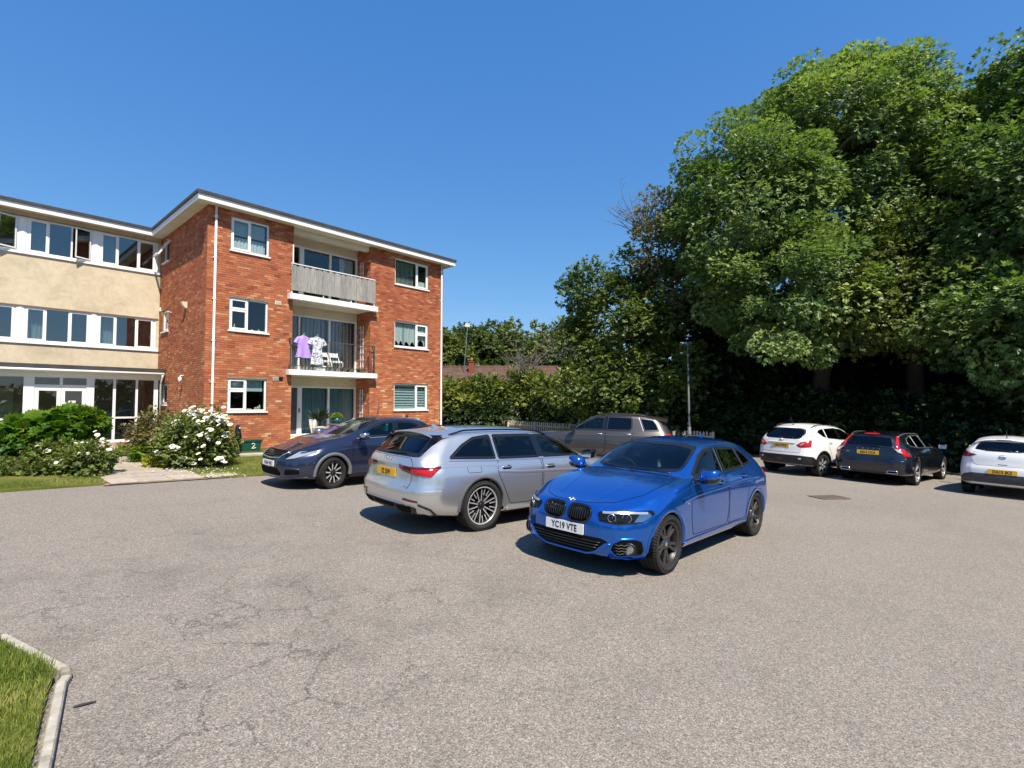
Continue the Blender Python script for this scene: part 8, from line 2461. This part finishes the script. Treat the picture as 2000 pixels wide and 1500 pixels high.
def grit_box():
    e = local('storage_tub', 1.1, -.75, gz(*bl(1.1, -.75).xy) + .045, 'dark green plastic tub with white figure 2 against the brick wall', 'tub', None)
    g = simple('green_plastic', (.008, .075, .045), .45)
    mb = MB(); a, b, h = .33, .22, .36
    mb.add([(-a * .86, -b * .86, 0), (a * .86, -b * .86, 0), (a * .86, b * .86, 0), (-a * .86, b * .86, 0), (-a, -b, h), (a, -b, h), (a, b, h), (-a, b, h)], [(0, 3, 2, 1), (0, 1, 5, 4), (1, 2, 6, 5), (2, 3, 7, 6), (3, 0, 4, 7), (4, 5, 6, 7)])
    mb.box(-a - .02, a + .02, -b - .02, b + .02, h - .03, h + .0); tb = mb.build('tub', g, e)
    mb = MB(); mb.tube([(.02, -.226, .25), (.06, -.232, .28), (.11, -.23, .255), (.105, -.222, .21), (.06, -.212, .155), (.025, -.206, .115), (.10, -.208, .118), (.15, -.21, .135)], .012, 6); mb.build('number', M['white_paint'], e)
    mb = MB(); mb.box(-a - .03, a + .03, -b - .03, b + .03, h, h + .03); mb.build('lid', g, e)
    e = local('garden_ornament', .68, -1.0, gz(*bl(.68, -1.0).xy) + .045, 'slim glossy black garden ornament between the rose bush and the green tub', 'ornament', None)
    mb = MB(); mb.lathe([(0, 0), (.13, 0), (.14, .08), (.11, .16), (.13, .32), (.12, .5), (.09, .68), (.075, .8), (.06, .86), (0, .88)], (0, 0, 0), 14); mb.build('body', M['gloss_black'], e, True)
    mb = MB(); mb.sphere((.03, -.075, .78), (.02, .02, .03), 8, 6); mb.build('eye_disc', M['white_paint'], e, True)
grit_box()

def trellis(X, V0, z0, z1, label):
    e = local('trellis', X, V0, z0, label, 'trellis', 'trellises on the balcony cheeks')
    h = z1 - z0
    for y in (.0, .17, .34):
        if y == .34: continue
        mb = MB(); mb.box(-.012, .012, y + .08, y + .105, 0, h); mb.build('upright', M['white_paint'], e)
    n = int(h / .28)
    for i in range(n):
        mb = MB(); z = .1 + i * .28; mb.box(-.03, -.012, .0, .36, z, z + .025); mb.build('bar', M['white_paint'], e)
trellis(5.97, .42, 6.3, 7.72, 'white wooden trellis on the top floor balcony cheek')
trellis(5.97, .36, 3.25, 5.05, 'white wooden trellis on the middle balcony beside the striped curtains')
trellis(5.97, .36, .8, 2.42, 'white wooden trellis on the ground floor beside the blue curtains')

def garment(name, X, z, col, mat, label, seed, w=.42, L=.72, V=-.20):
    e = local(name, X, V, z, label, 'clothing', 'clothes drying on the balcony rail')
    rg = random.Random(seed)
    hg = MB(); hg.tube([(0, 0, .05), (.0, 0, .10), (.025, 0, .12), (.035, 0, .10)], .005, 5); hg.tube([(-.2, 0, -.05), (0, 0, .05), (.2, 0, -.05)], .007, 5); hg.build('hanger', M['white_paint'], e)
    rows = [(0.02, .07), (-.06, .21), (-.16, .30), (-.30, .26), (-.40, .20), (-.55, .22), (-L, .28)]
    mb = MB(); n = 18; v = []
    for r, (zz, hw) in enumerate(rows):
        for i in range(n):
            a = 2 * math.pi * i / n
            fold = .03 * math.sin(5 * a + seed + r * .4) * (r / 3)
            v.append((hw * w / .42 * math.cos(a) * (1 + rg.uniform(-.04, .04)), .05 * math.sin(a) + fold, zz + rg.uniform(-.015, .015) * (r > 2)))
    mb.add(v, [(r * n + i, r * n + (i + 1) % n, (r + 1) * n + (i + 1) % n, (r + 1) * n + i) for r in range(len(rows) - 1) for i in range(n)])
    mb.build('garment', mat, e, True)
    for sg in (-1, 1):
        s_ = MB(); s_.tube([(sg * .18, 0, -.06), (sg * .27, -.01, -.17), (sg * .31, -.015, -.27)], [.06, .065, .075], 9, caps=False); s_.build('sleeve', mat, e, True)
lil = mat_cloth('lilac_cloth', (.46, .30, .72))
m_, nt_, out_ = new_mat('print_cloth'); b_ = pbsdf(nt_, out_, (.7, .7, .75), .9, spec=.1); tc_ = nd(nt_, 'ShaderNodeTexCoord'); n_ = noise(nt_, 16, 3, .5, tc_.outputs['Object'], 1.2); r_ = ramp(nt_, [(.42, (.10, .11, .20)), (.5, (.72, .73, .78))], n_.outputs[0]); nt_.links.new(r_.outputs[0], b_.inputs['Base Color'])
garment('lilac_top', 3.14, 4.27, None, lil, 'lilac short sleeved top hanging on the balcony rail', 1, .46, .78)
garment('patterned_dress', 3.64, 4.27, None, m_, 'white and grey patterned dress hanging beside the lilac top', 2, .36, 1.0, -.23)

def balcony_things():
    wt = M['white_paint']
    for k, X in enumerate((4.35, 4.80)):
        e = local('folding_chair', X, .55, 3.05, ('left' if k == 0 else 'right') + ' of the two white folding chairs on the middle balcony', 'chair', 'balcony furniture')
        mb = MB(); mb.box(-.19, .19, .16, .18, .62, .78); mb.build('backrest', wt, e)
        mb = MB(); mb.box(-.19, .19, -.18, .16, .43, .455); mb.build('seat', wt, e)
        for sg in (-1, 1):
            mb = MB(); mb.beam((sg * .18, .2, .8), (sg * .18, -.2, 0), .02, .02); mb.build('leg', wt, e)
            mb = MB(); mb.beam((sg * .165, -.16, .44), (sg * .165, .2, 0), .02, .02); mb.build('leg', wt, e)
    e = local('side_table', 4.42, .12, 3.05, 'small white metal table on the middle balcony', 'table', 'balcony furniture')
    mb = MB(); mb.box(-.42, .42, -.13, .13, .36, .39); mb.build('top', wt, e)
    for sx in (-.4, .4):
        for sy in (-.11, .11):
            mb = MB(); mb.box(sx - .015, sx + .015, sy - .015, sy + .015, 0, .36); mb.build('leg', wt, e)
    pm = [M['white_paint'], simple('grey_pot', (.2, .2, .2), .7), simple('brown_pot', (.12, .06, .04), .7), M['black_plastic']]
    pots = [(3.78, .14, 0, 'larger white pot by the balcony rail under the patterned dress'), (3.97, .11, 0, 'smaller white pot beside the larger white pot on the balcony'), (4.22, .07, 1, 'grey pot under the small white table'), (4.75, .075, 2, 'brown pot right of the small white table'), (5.0, .06, 3, 'first black pot right of the brown pot'), (5.2, .06, 1, 'grey pot in the middle of the right balcony corner'), (5.45, .07, 3, 'black pot near the trellis on the balcony'), (5.7, .06, 1, 'grey pot at the right end of the balcony')]
    for i, (X, r, k, lb) in enumerate(pots):
        e = local('plant_pot', X, -.06, 3.05, lb, 'pot', 'pots on the middle balcony')
        mb = MB(); mb.lathe([(0, 0), (r * .72, 0), (r, r * 1.7), (r * .92, r * 1.7), (r * .9, r * 1.4), (0, r * 1.4)], (0, 0, 0), 12); mb.build('pot', pm[k], e, True)
        if k:
            n = 40; pp = np.array([0, 0, r * 1.5]) + RNG.normal(0, r * .4, (n, 3)) * np.array([1, 1, .5]); leaf_cloud('foliage', T_LEAF, pp, RNG.normal(0, 1, (n, 3)) + np.array([0, 0, .8]), RNG.uniform(.06, .12, n), RNG.uniform(.2, .9, n), M['leaf_rose'], e)
    e = local('red_parasol', 6.0, -.02, 3.05, 'folded dusty red parasol in the right balcony corner', 'parasol'); mb = MB(); mb.lathe([(.0, 0), (.05, .05), (.07, .4), (.05, .75), (.015, .95), (0, .97)], (0, 0, 0), 10); mb.build('canopy', simple('red_cloth', (.22, .06, .05), .9), e, True)
balcony_things()

def patio_things():
    zp = .36
    wick = simple('white_wicker', (.62, .58, .52), .8, vary=.15, vscale=30)
    cush = mat_cloth('cream_cushion', (.66, .60, .52))
    for k, (X, V, rz) in enumerate(((3.5, -.85, .9), (4.75, -.8, -1.2))):
        e = local('garden_chair', X, V, zp, ('left' if k == 0 else 'right') + ' pale wicker garden chair with cream cushion on the patio', 'chair', 'patio furniture', rz)
        mb = MB(); mb.box(-.25, .25, -.25, .25, .40, .44); mb.build('seat', wick, e)
        mb = MB(); mb.tube([(-.25, .24, .42), (-.27, .30, .70), (-.2, .33, .9), (.2, .33, .9), (.27, .30, .70), (.25, .24, .42)], .018, 6)
        for i in range(7): mb.tube([(-.2 + i * .066, .25, .44), (-.18 + i * .06, .325, .9)], .008, 4)
        mb.build('backrest', wick, e)
        for sx in (-1, 1):
            mb = MB(); mb.tube([(sx * .25, .26, .62), (sx * .28, .0, .64), (sx * .26, -.22, .60), (sx * .25, -.25, .42)], .015, 5); mb.build('armrest', wick, e)
            for sy in (-1, 1): mb = MB(); mb.tube([(sx * .23, sy * .23, .4), (sx * .25, sy * .25, 0)], .016, 5); mb.build('leg', wick, e)
        mb = MB(); mb.sphere((0, .2, .68), (.23, .075, .23), 14, 8); c = mb.build('cushion', cush, e, True)
    e = local('garden_table', 4.15, -.75, zp, 'small round garden table on the patio between two wicker chairs', 'table', 'patio furniture')
    mb = MB(); mb.lathe([(0, .70), (.38, .70), (.39, .72), (.38, .735), (0, .735)], (0, 0, 0), 24); mb.build('top', simple('table_wood', (.12, .09, .07), .6), e, True)
    mb = MB(); mb.tube([(0, 0, 0.02), (0, 0, .7)], .03, 8); mb.build('stem', M['black_plastic'], e)
    mb = MB(); mb.lathe([(0, 0), (.22, 0), (.2, .03), (0, .04)], (0, 0, 0), 16); mb.build('foot', M['black_plastic'], e, True)
    e = local('potted_plant', 4.2, -.72, zp + .735, 'bright green plant in a teal pot on the garden table', 'plant', 'patio plants')
    mb = MB(); mb.lathe([(0, 0), (.11, 0), (.16, .1), (.165, .2), (.15, .2), (0, .17)], (0, 0, 0), 16); mb.build('pot', simple('teal_glaze', (.01, .10, .12), .2, coat=.5), e, True)
    n = 420; d = RNG.normal(0, 1, (n, 3)); d /= np.linalg.norm(d, axis=1)[:, None]; d[:, 2] = abs(d[:, 2])
    leaf_cloud('foliage', T_BROAD, np.array([0, 0, .22]) + d * np.array([.17, .17, .14]) * RNG.uniform(.6, 1, (n, 1)), d, RNG.uniform(.05, .09, n), RNG.uniform(.5, 1, n), M['leaf_fresh'], e)
    e = local('spiky_plant', 3.75, -.3, zp, 'dark spiky yucca plant behind the garden table', 'plant', 'patio plants')
    mb = MB(); mb.lathe([(0, 0), (.15, 0), (.19, .35), (.17, .35), (0, .3)], (0, 0, 0), 14); mb.build('pot', M['black_plastic'], e, True)
    mb = MB(); mb.tube([(0, 0, .3), (.02, 0, .85)], .04, 6); mb.build('stem', M['bark'], e)
    n = 150; d = RNG.normal(0, 1, (n, 3)); d[:, 2] = abs(d[:, 2]) * .9 + .1
    leaf_cloud('foliage', T_GRASS, np.tile(np.array([.02, 0, .85]), (n, 1)), d, RNG.uniform(.35, .6, n), RNG.uniform(.0, .5, n), M['leaf_dark'], e)
    for k, (X, V) in enumerate(((5.75, -.25), (6.35, -.35), (7.0, -.4))):
        lb = ['succulent with pale upright leaves at the foot of the ground floor trellis', 'pale silvery plant right of the ground floor trellis', 'small pale plant under the right hand ground floor window'][k]
        e = local('silver_plant', X, V, .36 if X < 6.3 else .2, lb, 'plant', 'pale plants along the wall')
        mb = MB(); mb.lathe([(0, 0), (.12, 0), (.16, .3), (.14, .3), (0, .25)], (0, 0, 0), 12); mb.build('pot', simple('clay_pot', (.3, .14, .09), .8), e, True)
        n = 90; d = RNG.normal(0, .5, (n, 3)); d[:, 2] = abs(d[:, 2]) + .6
        leaf_cloud('foliage', T_LEAF, np.tile(np.array([0, 0, .3]), (n, 1)) + RNG.normal(0, .06, (n, 3)) * np.array([1, 1, 2]) + np.array([0, 0, .18]), d, RNG.uniform(.14, .3, n), RNG.uniform(.3, 1, n), mat_leaf('silver_leaf_%d' % k, [(0, (.2, .28, .2)), (1, (.5, .55, .45))], .2), e)
    e = local('garden_cane', 6.22, -.3, .3, 'thin dark cane leaning by the wall right of the ground floor trellis', 'cane'); mb = MB(); mb.tube([(0, 0, 0), (.05, 0, 1.75)], .012, 5); mb.build('cane', M['bark'], e)
patio_things()
